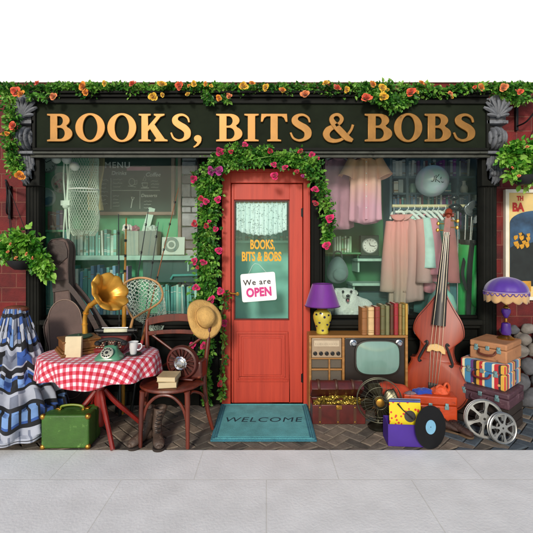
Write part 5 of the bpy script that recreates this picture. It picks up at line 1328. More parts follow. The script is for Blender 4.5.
# straw hat hung on the chair back
SH = thing('straw_hat', 'straw hat hung on the right corner of the chair back', 'hat', W(204.5, 318, -.47))
STRAW = mat('woven straw', '#c39a58', .8, var=.22, scale=14, bump=.5, bscale=90)
ax = V((-.30,-.86,-.22)).normalized()
def hatm(i, a, r, z): 
    e = .10*math.sin(a*2+.8)*(r/.15)**2*.22 if r > .075 else 0
    return r*(1 + .10*math.cos(2*(a+.9))), z + e
mb = MB(); mb.lathe([(.158,-.012),(.145,.002),(.115,.006),(.088,.0),(.080,.01),(.077,.05),(.068,.082),(.045,.098),(0,.100)], 48, (0,0,0), axis=ax*-1 if 0 else (V((.42,-.80,.42)).normalized()), mod=hatm, cap=False); mb.build('crown_and_brim', STRAW, SH, thick=.004, angle=60)
mb = MB(); mb.lathe([(.0812,.008),(.0795,.026)], 48, (0,0,0), axis=V((.42,-.80,.42)).normalized(), mod=lambda i,a,r,z: (r*(1+.10*math.cos(2*(a+.9)))+.002, z), cap=False); mb.build('hat_band', mat('tan ribbon', '#8f6a36', .6), SH, thick=.002)
# boots
BOOT = mat('worn grey brown leather', '#4d3d33', .55, var=.45, scale=12, bump=.5, bscale=40, wear=('#86705f', 15, .58)); SOLE = mat('dark sole', '#2a211c', .8)
def boot(px, Y, rz, label, lean):
    t_ = thing('boot', label, 'boot', (X(px,Y), Y, .004), (0,0,R(rz)), 'pair of old boots')
    rings = []                                           # toe towards -y
    for (y, zb, zt, hw) in ((-.155,.03,.052,.022),(-.145,.022,.072,.036),(-.11,.018,.085,.045),(-.06,.018,.10,.042),(-.01,.018,.125,.037)):
        rings.append([V((hw*math.cos(a)*(1 if 1 else 0), y, (zb+zt)/2 + (zt-zb)/2*math.sin(a))) for a in [2*PI*k/20 for k in range(20)]])
    for (yc, z, rx, ry, tl) in ((.03,.135,.038,.058,.8),(.045,.16,.037,.052,.3),(.045,.20,.042,.052,0),(.045,.245,.048,.056,0),(.045,.285,.054,.062,0)):
        rings.append([V((rx*math.cos(a) + lean*max(0,z-.15), yc - ry*math.sin(a)*-1*-1 + 0, z + tl*ry*math.sin(a)*.8 + .008*math.sin(3*a+z*40))) for a in [2*PI*k/20 for k in range(20)]])
    mb = MB(); mb.loft(rings, caps=False); mb.ell((0,-.155,.041),(.024,.014,.014),14,8)
    mb.ell((0,.05,.06), (.038,.045,.055), 16, 10)
    mb.build('upper', BOOT, t_, angle=80, thick=.003)
    mb = MB(); o = arc(0,-.11,.052,.052,180,360,12) + [(.04,-.03),(.042,.05)] + arc(0,.055,.042,.045,0,180,10) + [(-.042,.05),(-.04,-.03)]
    n_ = len(o); mb.add([V((x,y,z)) for z in (0,.02) for x,y in o], [tuple(range(n_))[::-1], tuple(range(n_,2*n_))] + [(i,(i+1)%n_,n_+(i+1)%n_,n_+i) for i in range(n_)]); mb.box((0,.06,.004),(.07,.07,.008)); mb.build('sole', SOLE, t_, bevel=.003)
    mb = MB()
    for k in range(6):
        z = .10+.03*k; y = -.045+.012*k if k < 3 else -.012
        mb.tube([V((-.024 + lean*max(0,z-.15), y+.006, z)), V((lean*max(0,z-.15), y-.012, z+.012)), V((.024 + lean*max(0,z-.15), y+.006, z+.02))], .0032, 5)
        mb.tube([V((.024 + lean*max(0,z-.15), y+.006, z)), V((lean*max(0,z-.15), y-.013, z+.012)), V((-.024 + lean*max(0,z-.15), y+.006, z+.02))], .0032, 5)
    mb.build('laces', mat('dark laces', '#241c17', .8), t_)
    mb = MB(); mb.tube([V((.053*math.cos(a)+lean*.135, .045+.060*math.sin(a), .285)) for a in [2*PI*k/24 for k in range(24)]], .007, 6, closed=True); mb.build('cuff', BOOT, t_)
    t_.scale = (.88,)*3
    return t_
boot(144, -.735, -30, 'left worn boot with its toe turned towards the table', .0)
boot(157.5, -.745, 22, 'right worn boot with its top flopped open towards the mat', .22)
# ============================================================ OUTSIDE, RIGHT OF THE DOOR
# television and radio cabinet
YC = -.225
TVC = thing('tv_cabinet', 'honey wood cabinet holding a vintage radio and green screened television', 'television', (0, YC, 0))
tx0, tx1, tz = X(309,YC), X(408,YC), Z(335.5,YC)
cd = .215; t = .022; xm = X(343.5,YC); zb = .05
mb = MB(); mb.b2((tx0, 0, tz-t), (tx1, cd, tz)); mb.b2((tx0, .0, zb), (tx0+t, cd, tz-t-.0005)); mb.b2((tx1-t, .0, zb), (tx1, cd, tz-t-.0005)); mb.b2((tx0+t+.0005, .0, zb), (tx1-t-.0005, cd, zb+t)); mb.b2((xm-t/2, .002, zb+t+.0005), (xm+t/2, cd-.01, tz-t-.0005)); mb.b2((tx0+t+.0005, cd-.008, zb+t+.0005), (tx1-t-.0005, cd-.001, tz-t-.0005))
mb.build('cabinet', TANW, TVC, bevel=.004)
for x in (tx0+.03, tx1-.03):
    for y in (.025, cd-.025):
        mb = MB(); mb.lathe([(.014,0.006),(.02,zb-.0005)], 12, (x,y,0)); mb.build('foot', TANW, TVC)
# radio part
ra0, ra1 = tx0+t+.004, xm-t/2-.004; rz1 = tz-t-.004; rz0 = Z(358,YC)
mb = MB(); mb.b2((ra0, .01, rz0), (ra1, .04, rz1)); mb.build('radio_panel', mat('champagne panel', '#a08c74', .35, .4, var=.12, scale=5), TVC, bevel=.004)
mb = MB(); mb.b2((ra0+.02, .006, rz0+.10), (ra1-.02, .0098, rz1-.02)); mb.build('tuning_scale', mat('cream dial scale', '#b8a68c', .5), TVC, bevel=.002)
mb = MB(); 
for k in range(14): mb.box((ra0+.035+(ra1-ra0-.07)*k/13, .0048, (rz0+rz1)/2+.035), (.0014,.002,.02 if k % 3 == 0 else .011))
mb.build('scale_mark', BLACK, TVC, smooth=False)
for k in range(5):
    x = ra0+.03+(ra1-ra0-.06)*k/4
    mb = MB(); mb.lathe([(.019,0),(.018,.006),(.013,.008),(.012,.022),(.009,.025),(0,.025)], 18, (x, .0098, rz0+.038), axis=(0,-1,0)); mb.box((x, -.017, rz0+.044), (.002,.003,.010)); mb.build('knob', BLACK, TVC)
xs = (tx0+X(329,YC)-tx0)
for (za, zc) in ((zb+.20, rz0-.085), (rz0-.075, rz0-.010)): pass
cz = [rz0-.012, Z(370.5,YC), Z(385,YC), zb+t+.002]
xmid = X(329.5,YC); mb = MB()
for k in range(3):
    for (a, bq) in ((ra0, xmid-.008), (xmid+.008, ra1)):
        z0, z1 = cz[k+1]+.016, cz[k]-.002
        if z1-z0 < .02: continue
        mb.b2((a, .03, z0), (bq, .034, z1))
mb.build('speaker_cloth', mat('speaker cloth', '#5a5247', .9, var=.35, scale=3, stretch=(60,1,140)), TVC)
mb = MB(); mb.b2((xmid-.007, .004, zb+t+.002), (xmid+.007, .028, rz0-.014))
for z in cz[1:3]: mb.b2((ra0-.003, .004, z), (xmid-.0075, .028, z+.014)); mb.b2((xmid+.0075, .004, z), (ra1+.003, .028, z+.014))
mb.b2((ra0-.003, .004, rz0-.013), (ra1+.003, .028, rz0-.001))
mb.build('fret', TANW, TVC, bevel=.002)
# television part
va0, va1 = xm+t/2+.004, tx1-t-.004; vz1 = tz-t-.004; vz0 = Z(398,YC)
mb = MB(); mb.b2((va0, .012, vz0), (va1, .06, vz1)); mb.build('tv_front', mat('black brown bakelite', '#221c18', .35, var=.3, coat=.2), TVC, bevel=.004)
scx, scz = X(378,YC), Z(358,YC); sw, sh = 43*S(YC), 33*S(YC)
def superel(a, w_, h_, e): return (w_/2*abs(math.cos(a))**e*(1 if math.cos(a) >= 0 else -1), h_/2*abs(math.sin(a))**e*(1 if math.sin(a) >= 0 else -1))
mb = MB(); n_ = 48; rings = []
for (k, y) in ((1.10,.0115),(1.08,-.004),(1.02,-.006),(1.0,.004)):
    rings.append([V((scx+superel(2*PI*i/n_, sw*k, sh*k, .55)[0], y, scz+superel(2*PI*i/n_, sw*k, sh*k, .55)[1])) for i in range(n_)])
mb.loft(rings, caps=False); mb.build('screen_mask', mat('dark mask', '#26211c', .4), TVC)
mb = MB(); rings = []
for k in range(9):
    f = 1-k/8.02; rings.append([V((scx+superel(2*PI*i/n_, sw*f, sh*f, .55+.25*(1-f))[0], .004-.022*(1-f*f), scz+superel(2*PI*i/n_, sw*f, sh*f, .55+.25*(1-f))[1])) for i in range(n_)])
mb.loft(rings, caps=True); mb.build('screen', mat('grey green picture tube', '#73948a', .12, var=.1, scale=2, coat=.6, stretch=(6,1,1)), TVC)
for px in (353.5, 399.5):
    mb = MB(); mb.lathe([(.03,0),(.032,.005),(.022,.009),(.02,.026),(.015,.030),(0,.031)], 24, (X(px,YC), .0115, Z(343.5,YC)), axis=(0,-1,0))
    for k in range(10): mb.ell((X(px,YC)+.021*math.cos(k*PI/5), -.006, Z(343.5,YC)+.021*math.sin(k*PI/5)), (.004,.010,.004), 6, 4)
    mb.build('tuning_knob', CHROME, TVC)
TVTOP = tz
# books along the cabinet top
cols = [('#8a5a30','tan brown leather book at the left end of the row on the cabinet',362,367.5,308,True),
        ('#c9a878','pale cream spined book second in the row on the cabinet',368.5,374.5,307.5,True),
        ('#7c2f26','dull red book third in the row on the cabinet',375.5,380.5,307,True),
        ('#5c5a38','olive book beside the dull red one on the cabinet',381,385.5,305,True),
        ('#6c6c48','lighter olive book in the middle of the row on the cabinet',386,390,306,False),
        ('#4e3020','dark brown book in the middle of the row on the cabinet',390.5,394,304.5,True),
        ('#8e1f28','tall crimson book right of the dark brown one on the cabinet',394.5,398.8,303.5,True),
        ('#8a6a38','gold tan book right of the crimson one on the cabinet',399.3,402.3,304,True),
        ('#7d7440','mustard book second from the right end on the cabinet',402.6,405.4,305,True),
        ('#b08a3c','yellow ochre book at the right end of the row on the cabinet',405.7,408.4,304,False)]
for i, (c, lb, a, bq, pt, gold) in enumerate(cols):
    Yb = YC+.012; w_ = X(bq,Yb)-X(a,Yb)-.001; h = Z(pt,Yb)-TVTOP
    t_ = thing('book', lb, 'book', (X((a+bq)/2,Yb), Yb, TVTOP+.001))
    o = [V((w_/2*math.cos(th), .012-.012*math.sin(th), 0)) for th in [PI*k/8 for k in range(9)]] + [V((-w_/2,.14,0)), V((-w_/2+.004,.14,0)), V((-w_/2+.004,.02,0)), V((w_/2-.004,.02,0)), V((w_/2-.004,.14,0)), V((w_/2,.14,0))]
    n_ = len(o); mb = MB(); mb.add(o + [p + V((0,0,h)) for p in o], [tuple(range(n_))[::-1], tuple(range(n_,2*n_))] + [(k,(k+1)%n_,n_+(k+1)%n_,n_+k) for k in range(n_)]); mb.build('cover', book_mat(c), t_, bevel=.001)
    mb = MB(); mb.b2((-w_/2+.0045,.021,.003),(w_/2-.0045,.136,h-.005)); mb.build('page_block', PAGES, t_)
    if gold:
        mb = MB()
        for f in (.10,.16,.62,.88): mb.tube([V(((w_/2+.0006)*math.cos(th), .012-.0126*math.sin(th), h*f)) for th in [PI*k/8 for k in range(9)]], .0015, 4)
        mb.build('spine_band', GOLD, t_)
# purple lamp with spotted yellow base
LP = thing('table_lamp', 'purple shaded lamp with yellow spotted base on the tv cabinet', 'lamp', (X(324,YC), YC+.10, TVTOP+.001))
k = S(YC+.05)
YEL = mat('yellow glazed pottery', '#bfae3e', .25, var=.15, coat=.5)
bp_ = [(0,0),(6,0),(6.4,1),(6.0,3),(6.6,6),(8.2,11),(9.2,15),(9.3,18),(8.2,21.5),(5.5,23.5),(4.6,24)]
mb = MB(); mb.lathe([(r*k, z*k) for r, z in bp_], 36); mb.build('pottery_base', YEL, LP)
rg = random.Random(6)
for (a, z) in ((-95,4),(-60,10),(-118,12),(-85,17.5),(-55,19),(-140,19.5),(-35,12),(-150,8),(-30,5),(-110,21)):
    rr = 8.6
    for i in range(len(bp_)-1):
        if bp_[i][1] <= z <= bp_[i+1][1]: rr = bp_[i][0] + (bp_[i+1][0]-bp_[i][0])*(z-bp_[i][1])/max(.01, bp_[i+1][1]-bp_[i][1])
    mb = MB(); mb.lathe([(1.25*k,0),(1.2*k,.0012),(0,.0014)], 14, (rr*k*math.cos(R(a)), rr*k*math.sin(R(a)), z*k), axis=(math.cos(R(a)), math.sin(R(a)), .05)); mb.build('spot', mat('navy spot glaze', '#17163a', .3), LP)
mb = MB(); mb.lathe([(5*k,24*k),(5.6*k,24.8*k),(5.0*k,26*k),(4.2*k,26.4*k),(2*k,27.4*k),(.8*k,28*k),(.8*k,38*k)], 24); mb.build('brass_neck', BRASS, LP)
PURP = mat('purple silk shade', '#641a80', .6, var=.15, scale=3, sheen=.3, stretch=(8,8,.6))
mb = MB(); mb.lathe([(17.6*k,27.5*k),(17.2*k,28*k),(10.2*k,49.5*k),(10.0*k,50*k)], 48, cap=False); mb.build('lamp_shade', PURP, LP, thick=.003)
mb = MB(); mb.tube([V((17.6*k*math.cos(a),17.6*k*math.sin(a),27.6*k)) for a in [2*PI*i/48 for i in range(48)]], .004, 6, closed=True); mb.build('shade_trim', mat('dark purple trim', '#3d1250', .5), LP); mb = MB(); mb.tube([V((10.1*k*math.cos(a),10.1*k*math.sin(a),50*k)) for a in [2*PI*i/48 for i in range(48)]], .003, 6, closed=True); mb.build('shade_trim', mat('dark purple trim', '#3d1250', .5), LP)
mb = MB(); mb.tube([(-10*k,0,48*k),(10*k,0,48*k)], .003, 6); mb.build('shade_carrier', BRASS, LP)

# treasure chest
YT = -.43
TRC = thing('treasure_chest', 'open dark red treasure chest full of gold chains before the cabinet', 'chest', (X(339,YT), YT, .004))
CHW = wood_mat('oxblood leather', '#3a1412', '#5e1f1c', (8,8,8), .4, .25); STRP = mat('dark strap leather', '#4a2a1c', .5, var=.3)
cw_ = 53*S(YT); ch_ = Z(405,YT)-.004; cdp = .185; t = .014
mb = MB()
mb.b2((-cw_/2,0,0),(cw_/2,t,ch_)); mb.b2((-cw_/2,cdp-t,0),(cw_/2,cdp,ch_)); mb.b2((-cw_/2,t+.0003,0),(-cw_/2+t,cdp-t-.0003,ch_)); mb.b2((cw_/2-t,t+.0003,0),(cw_/2,cdp-t-.0003,ch_)); mb.b2((-cw_/2+t+.0003,t+.0003,.002),(cw_/2-t-.0003,cdp-t-.0003,.02))
mb.build('chest_box', CHW, TRC, bevel=.004)
lid = MB(); A_ = R(38); hz = ch_+.002; hy = cdp
def lp(x, yy, zz):                                       # lid coordinates: yy forward from the hinge, zz up from its plane
    return V((x, hy - yy*math.cos(A_) + zz*math.sin(A_), hz + yy*math.sin(A_) + zz*math.cos(A_)))
n_ = 12
oz = [(0,0)] + [(cdp*(.5-.5*math.cos(PI*i/n_)), .055+.05*math.sin(PI*i/n_)) for i in range(n_+1)] + [(cdp,0)]
rings = [[lp(x, a, bq) for a, bq in oz] for x in (-cw_/2, cw_/2)]
m_ = len(oz); lid.loft(rings, caps=True); lid.build('lid', CHW, TRC, bevel=.004)
for x in (-cw_*.36, -cw_*.02, cw_*.30):
    mb = MB(); mb.b2((x-.012,-.004,.0),(x+.012,-.0005,ch_)); mb.build('strap', STRP, TRC)
    mb = MB(); rings = [[lp(x+d_, a + (.004 if a > cdp*.5 else 0), bq+.004 if bq > 0 else bq) for a, bq in oz[len(oz)//2-2:]] for d_ in (-.012,.012)]; mb.loft(rings, caps=False, closed=False); mb.build('lid_strap', STRP, TRC, thick=.004)
    for z in (.02, ch_-.02):
        mb = MB(); mb.ell((x,-.006,z),(.007,.005,.007),10,6); mb.build('rivet', BRASS, TRC)
mb = MB(); mb.box((0,-.004,ch_-.02),(.05,.008,.035)); mb.build('lock_plate', BRASS, TRC, bevel=.003)
rgc = random.Random(21); mb = MB()
GCH = mat('gold chain', '#b39a45', .3, .85, var=.3, scale=30)
for c in range(26):
    x = rgc.uniform(-.19,.19); y = rgc.uniform(.02,.14); a = rgc.uniform(0,6.3)
    for k in range(16):
        a += rgc.uniform(-.7,.7); x += math.cos(a)*.011; y += math.sin(a)*.008
        x = max(-cw_/2+.02, min(cw_/2-.02, x)); y = max(.016, min(cdp-.03, y))
        z = ch_-.012 + .030*math.cos(x*5)*(1-abs(y-.08)*3) + .012*noise.noise(V((x*30,y*30,c)))
        M_ = Euler((rgc.uniform(0,3), rgc.uniform(0,3), a)).to_matrix()
        mb.tube([V((x,y,z)) + M_ @ V((.0095*math.cos(q), .0065*math.sin(q), 0)) for q in [2*PI*i/8 for i in range(8)]], .0026, 4, closed=True)
o = mb.build('gold_chains', GCH, None); o.location = TRC.location; tag(o, 'heap of gold chains spilling over the rim of the chest', 'chains'); o['kind'] = 'stuff'
mb = MB(); mb.b2((-cw_/2+.016,.016,.022),(cw_/2-.016,cdp-.016,ch_-.022)); o2 = mb.build('chest_lining', mat('ochre cloth', '#7a6528', .8), TRC)

# desk fan
YF = -.53
FN = thing('desk_fan', 'antique dark metal desk fan with wire guard standing on the setts', 'fan', (X(379,YF), YF, .004), (0,0,R(-8)))
AB = mat('aged bronze', '#37352b', .38, .8, var=.35, scale=14); k = S(YF); fz = Z(400,YF)-.004; rF = 21.8*k
mb = MB(); mb.lathe([(0,0),(.082,0),(.085,.010),(.075,.020),(.05,.028),(.03,.04),(.018,.06),(.015,.09),(.02,.10),(.0,.105)], 32, (0,.045,0)); mb.build('base', AB, FN)
mb = MB(); mb.lathe([(.0,-.075),(.03,-.07),(.048,-.05),(.052,-.01),(.048,.03),(.03,.04),(0,.04)], 24, (0,.055,fz), axis=(0,-1,0)); mb.tube([(0,.045,.09),(0,.06,fz-.03)], .013, 10); mb.build('motor', AB, FN)
mb = MB()
for q in range(4):
    a0 = q*PI/2 + .35
    def bl(u, v, a0=a0):
        r = .028 + v*(rF*.84-.028); half = .16 + .42*math.sin(min(1,v*1.15)*PI*.85)
        a = a0 + (u-.5)*2*half
        return V((r*math.cos(a), -.012 + (u-.5)*.06*(.4+v*.6), fz + r*math.sin(a)))
    mb = MB(); mb.grid(bl, 10, 10); mb.build('blade', mat('smoked brass blade', '#4a4636', .3, .8, var=.25), FN, thick=.002)
mb = MB(); mb.lathe([(.036,-.01),(.036,.012),(.025,.022),(0,.025)], 24, (0,-.005,fz), axis=(0,-1,0)); mb.build('hub', BRASS, FN)
GW = mat('guard wire', '#6b6a58', .35, .8, var=.2)
def ringw(r, y, w_): mb.tube([V((r*math.cos(q), y, fz+r*math.sin(q))) for q in [2*PI*i/56 for i in range(56)]], w_, 6, closed=True)
mb = MB(); ringw(rF, -.02, .0035); ringw(rF*.985, .02, .003); ringw(rF*.30, -.062, .0022); ringw(rF*.68, -.055, .0018)
for i in range(28):
    a = 2*PI*i/28; ca, sa = math.cos(a), math.sin(a); b_ = a + .28
    pts = spline([V((ca*.03,-.064,fz+sa*.03)), V((ca*rF*.4,-.063,fz+sa*rF*.4)), V((math.cos(a+.08)*rF*.8,-.05,fz+math.sin(a+.08)*rF*.8)), V((math.cos(a+.12)*rF,-.02,fz+math.sin(a+.12)*rF)), V((math.cos(a+.12)*rF*.985,.02,fz+math.sin(a+.12)*rF*.985))], 3)
    mb.tube(pts, .0014, 4)
mb.build('guard', GW, FN)
mb = MB(); mb.lathe([(.032,0),(.032,.004),(.02,.008),(0,.008)], 24, (0,-.063,fz), axis=(0,-1,0)); mb.build('guard_badge', BRASS, FN)

# double bass leaning by the window
BS = thing('double_bass', 'orange varnished double bass leaning against the right shop window', 'double bass', (X(431,-.24), -.24, .0), (R(-7.0), R(4.4), R(-27)))
def nz(z): return z if z < 1.12 else 1.12 + (z-1.12)*.80
def bass_out(n=4):
    hw = [(.075,.03),(.085,.14),(.13,.225),(.22,.272),(.31,.27),(.40,.225),(.455,.20),(.485,.207)]
    hw2 = [(.485,.207),(.50,.165),(.56,.142),(.62,.140),(.675,.160),(.70,.195)]
    hw3 = [(.70,.195),(.73,.207),(.79,.203),(.86,.178),(.94,.125),(1.02,.075),(1.085,.040),(1.12,.034)]
    o = []
    for h in (hw, hw2, hw3): o += [(p.x, p.z) for p in spline([V((b_, 0, a_)) for a_, b_ in h], n)]
    return o
half = bass_out(); BO = half + [(-x, z) for x, z in half[::-1]]
def arched(mb, outl, y0, bulge, sgn, m=None):
    cz_ = .5; rings = []
    for f in (1, .97, .9, .75, .5, .25, .06):
        rings.append([V((x*f, y0 + sgn*bulge*(1-f**2.2)*(.6+.4*1), cz_+(z-cz_)*f)) for x, z in outl])
    mb.loft(rings, caps=False); mb.add(rings[-1], [tuple(range(len(outl)))])
mb = MB(); rings = [[V((x*q, y, .5+(z-.5)*q)) for x, z in BO] for q, y in ((.985,-.075),(.985,.095))]; mb.loft(rings, caps=False); mb.build('ribs', wood_mat('dark red varnish maple', '#5a1a0c', '#7d2a12', (8,8,14), .4, .15, bump=.05), BS, angle=30)
mb = MB(); arched(mb, BO, -.080, .038, -1); rings = [[V((x, y, z)) for x, z in BO] for y in (-.080,-.072)]; mb.loft(rings, caps=False); mb.build('front_plate', BASSW, BS, angle=30)
mb = MB(); arched(mb, BO, .098, .02, 1); mb.build('back_plate', _mats['dark red varnish maple'], BS, angle=30)
mb = MB(); mb.tube([V((x*.965, -.0845, .5+(z-.5)*.965)) for x, z in BO], .0025, 5, closed=True); mb.build('purfling', mat('dark purfling', '#2a0d06', .4), BS)
for sx in (-1,1):
    pts = spline([V((sx*.098,0,.635)), V((sx*.082,0,.650)), V((sx*.076,0,.630)), V((sx*.094,0,.59)), V((sx*.118,0,.53)), V((sx*.134,0,.485)), V((sx*.128,0,.462)), V((sx*.112,0,.475))], 5)
    for p in pts: p.y = -.080 - .038*(1-max(abs(p.x)/.2, abs(p.z-.5)/.5)**2.2) - .001
    rs = [.006 + .006*math.sin(PI*i/(len(pts)-1)) for i in range(len(pts))]; rs[0] = rs[1] = rs[-1] = rs[-2] = .009
    mb = MB(); mb.tube(pts, rs, 8); mb.build('f_hole', BLACK, BS)
mb = MB(); mb.prism([(-.075,.565),(-.05,.565),(-.03,.585),(0,.578),(.03,.585),(.05,.565),(.075,.565),(.07,.600),(.055,.628),(0,.642),(-.055,.628),(-.07,.600)], -.165, -.112); mb.build('bridge', mat('maple bridge', '#c9a468', .5, var=.15), BS, bevel=.004)
mb = MB(); vs = []
for (z, w_, y) in ((.80,.058,-.165),(nz(1.75),.026,-.135)): vs += [V((-w_,y+.012,z)), V((-w_*.7,y,z)), V((0,y-.008,z)), V((w_*.7,y,z)), V((w_,y+.012,z)), V((w_*.7,y+.024,z)), V((-w_*.7,y+.024,z))]
mb.add(vs, [tuple(range(7)), tuple(range(13,6,-1))] + [(i,(i+1)%7,7+(i+1)%7,7+i) for i in range(7)]); mb.build('fingerboard', mat('ebony', '#1d1a18', .35, var=.3, coat=.2), BS, angle=50)
mb = MB(); mb.tube([V((0,-.06,1.06)), V((0,-.085,1.14)), V((0,-.098,1.30)), V((0,-.102,nz(1.74)))], [.05,.036,.028,.024], 12); mb.build('neck', BASSW, BS)
mb = MB(); mb.box((0,-.105,nz(1.74)+.07),(.058,.06,.17),taper=.75); sp = [V((0, -.10-.036*math.cos(q)*(1-q/11), nz(1.74)+.17+.040*math.sin(q)*(1-q/11))) for q in [i*.45 for i in range(22)]]; mb.tube(sp, [.032-.0007*i for i in range(22)], 10); mb.tube([V((-.045,-.10,nz(1.74)+.17)),V((.045,-.10,nz(1.74)+.17))], .016, 12); mb.build('scroll', wood_mat('scroll maple', '#5e1f10', '#8f3a1c', (10,10,10), .42, .12), BS, bevel=.004)
for i, z in enumerate((nz(1.74)+.03,nz(1.74)+.06,nz(1.74)+.09,nz(1.74)+.12)):
    sx = 1 if i % 2 else -1
    mb = MB(); mb.tube([(sx*.02,-.105,z),(sx*.065,-.105,z)], .005, 8); mb.ell((sx*.078,-.105,z),(.014,.005,.018),12,8); mb.build('tuning_peg', BRASS, BS)
for i in range(4):
    u = (i-1.5)/1.5
    mb = MB(); mb.tube([V((u*.030,-.115,.24)), V((u*.045,-.168,.64)), V((u*.018,-.147,nz(1.75)))], .0024, 5); mb.build('string', mat('steel string', '#c4b9a4', .3, .7), BS)
mb = MB(); mb.prism([(-.022,.14),(.022,.14),(.042,.30),(-.042,.30)], -.122, -.110); mb.build('tailpiece', _mats['ebony'], BS, bevel=.004)
mb = MB(); mb.tube([(0,0,.002),(0,0,.09)], [.006,.012], 10); mb.build('end_pin', BLACKM, BS)

# suitcases
CTN = {}
def case(name, label, loc, rz, w_, d, h, M_, latch_m, lid=.62, corner_m=None, handle_m=None, stripes=None, front=-1):
    t_ = thing(name, label, 'suitcase', loc, (0,0,R(rz)))
    for nm, z0, z1 in (('case_base', 0, h*lid), ('case_lid', h*lid+.002, h)):
        mb = MB(); mb.b2((-w_/2, -d/2, z0), (w_/2, d/2, z1)); mb.build(nm, M_, t_, bevel=.012, seg=3)
    for x in (-w_*.3, w_*.3):
        mb = MB(); mb.box((x, -d/2-.005, h*lid-.012), (.034,.008,.030)); mb.box((x, -d/2-.008, h*lid+.012), (.026,.008,.026)); mb.box((x,-d/2-.012,h*lid+.004),(.012,.006,.02)); mb.build('latch', latch_m, t_, bevel=.002)
    mb = MB(); mb.tube(spline([V((-.065,-d/2-.004,h*lid-.016)), V((-.055,-d/2-.03,h*lid-.04)), V((0,-d/2-.036,h*lid-.05)), V((.055,-d/2-.03,h*lid-.04)), V((.065,-d/2-.004,h*lid-.016))], 6), .009, 10); mb.build('handle', handle_m or LEATH, t_)
    mb = MB(); mb.box((0,-d/2-.004,h*lid+.002),(.03,.007,.036)); mb.build('lock', latch_m, t_, bevel=.003)
    if corner_m:
        for x in (-1,1):
            for z in (.016,h-.016):
                mb = MB(); mb.ell((x*(w_/2-.012), -d/2+.012, z),(.024,.024,.024),12,8); mb.build('corner', corner_m, t_)
    return t_
AGED = mat('aqua nickel', '#7fa3a6', .35, .6, var=.25, scale=30)
PLUMV = mat('plum brown fibre', '#4a2f38', .55, var=.3, scale=8, bump=.2, wear=('#75585f', 17, .56))
TANV = mat('tan fibre suitcase', '#a5734e', .65, var=.22, scale=6, bump=.15, wear=('#7d4a34', 15, .6))
def stripe_mat():
    m, n, l, b = nodes_of('striped tapestry')
    tc = n.new('ShaderNodeTexCoord'); sp = n.new('ShaderNodeSeparateXYZ'); l.new(tc.outputs['Object'], sp.inputs[0])
    ad = n.new('ShaderNodeMath'); ad.operation = 'MULTIPLY_ADD'; ad.inputs[1].default_value = -1.0; l.new(sp.outputs[1], ad.inputs[0]); l.new(sp.outputs[0], ad.inputs[2])
    mu = n.new('ShaderNodeMath'); mu.operation = 'MULTIPLY_ADD'; mu.inputs[1].default_value = 1/.34; mu.inputs[2].default_value = .52; l.new(ad.outputs[0], mu.inputs[0])
    fr = n.new('ShaderNodeMath'); fr.operation = 'FRACT'; l.new(mu.outputs[0], fr.inputs[0])
    rp = n.new('ShaderNodeValToRGB'); rp.color_ramp.interpolation = 'CONSTANT'; e = rp.color_ramp.elements
    seq = [(0,'#a81a24'),(.07,'#d8c48e'),(.12,'#2f6f9c'),(.28,'#d8d0b0'),(.33,'#b8202a'),(.42,'#2a2622'),(.47,'#d0a23c'),(.54,'#b31c26'),(.60,'#d8cba0'),(.66,'#3b7da0'),(.80,'#58306a'),(.86,'#15120f'),(.93,'#c8962e')]
    e[0].position = 0; e[0].color = C(seq[0][1]); e[1].position = seq[1][0]; e[1].color = C(seq[1][1])
    for p_, c_ in seq[2:]: x = e.new(p_); x.color = C(c_)
    l.new(fr.outputs[0], rp.inputs[0])
    vo = n.new('ShaderNodeTexVoronoi'); vo.inputs['Scale'].default_value = 13; l.new(tc.outputs['Object'], vo.inputs['Vector'])
    r2 = n.new('ShaderNodeValToRGB'); r2.color_ramp.interpolation = 'CONSTANT'; r2.color_ramp.elements[0].color = (1,1,1,1); r2.color_ramp.elements[1].position = .16; r2.color_ramp.elements[1].color = (0,0,0,1); l.new(vo.outputs['Distance'], r2.inputs[0])
    mx = n.new('ShaderNodeMix'); mx.data_type = 'RGBA'; l.new(r2.outputs[0], mx.inputs[0]); l.new(rp.outputs[0], mx.inputs[6]); mx.inputs[7].default_value = C('#c89a62')
    l.new(mx.outputs[2], b.inputs['Base Color']); b.inputs['Roughness'].default_value = .75; b.inputs['Sheen Weight'].default_value = .2
    nz = n.new('ShaderNodeTexNoise'); nz.inputs['Scale'].default_value = 150; l.new(tc.outputs['Object'], nz.inputs['Vector']); bp = n.new('ShaderNodeBump'); bp.inputs['Strength'].default_value = .3; l.new(nz.outputs[0], bp.inputs['Height']); l.new(bp.outputs[0], b.inputs['Normal'])
    return m
SC0 = V((X(499,-.36), -.34, .004))
# a low plinth crate lifts the stack to the height seen
def at50(px, Y, d, z): return V((X(px,Y) + math.sin(R(50))*d/2, Y + math.cos(R(50))*d/2, z))
PLC = thing('crate', 'dark wooden crate under the plum suitcase at the right', 'crate', at50(481,-.49,.34,.004), (0,0,R(-50)))
mb = MB()
for z in (.0,.07,.14): 
    mb.b2((-.20,-.17,z),(.20,-.155,z+.06)); mb.b2((-.20,.155,z),(.20,.17,z+.06)); mb.b2((-.20,-.154,z),(-.185,.154,z+.06)); mb.b2((.185,-.154,z),(.20,.154,z+.06))
mb.build('slats', mat('dark crate wood', '#2a201a', .8, var=.3), PLC, bevel=.003)
mb = MB(); mb.b2((-.195,-.15,.18),(.195,.15,.203)); mb.build('crate_top', _mats['dark crate wood'], PLC)
c1 = case('suitcase', 'worn plum brown suitcase at the bottom of the right stack', at50(480,-.50,.36,.21), -50, .42, .36, .125, PLUMV, AGED, handle_m=PLUMV)
c2 = case('suitcase', 'striped tapestry suitcase in the middle of the right stack', at50(482,-.47,.37,.336), -50, .345, .37, .205, stripe_mat(), AGED, handle_m=mat('dark red grip', '#6a1a1c', .5))
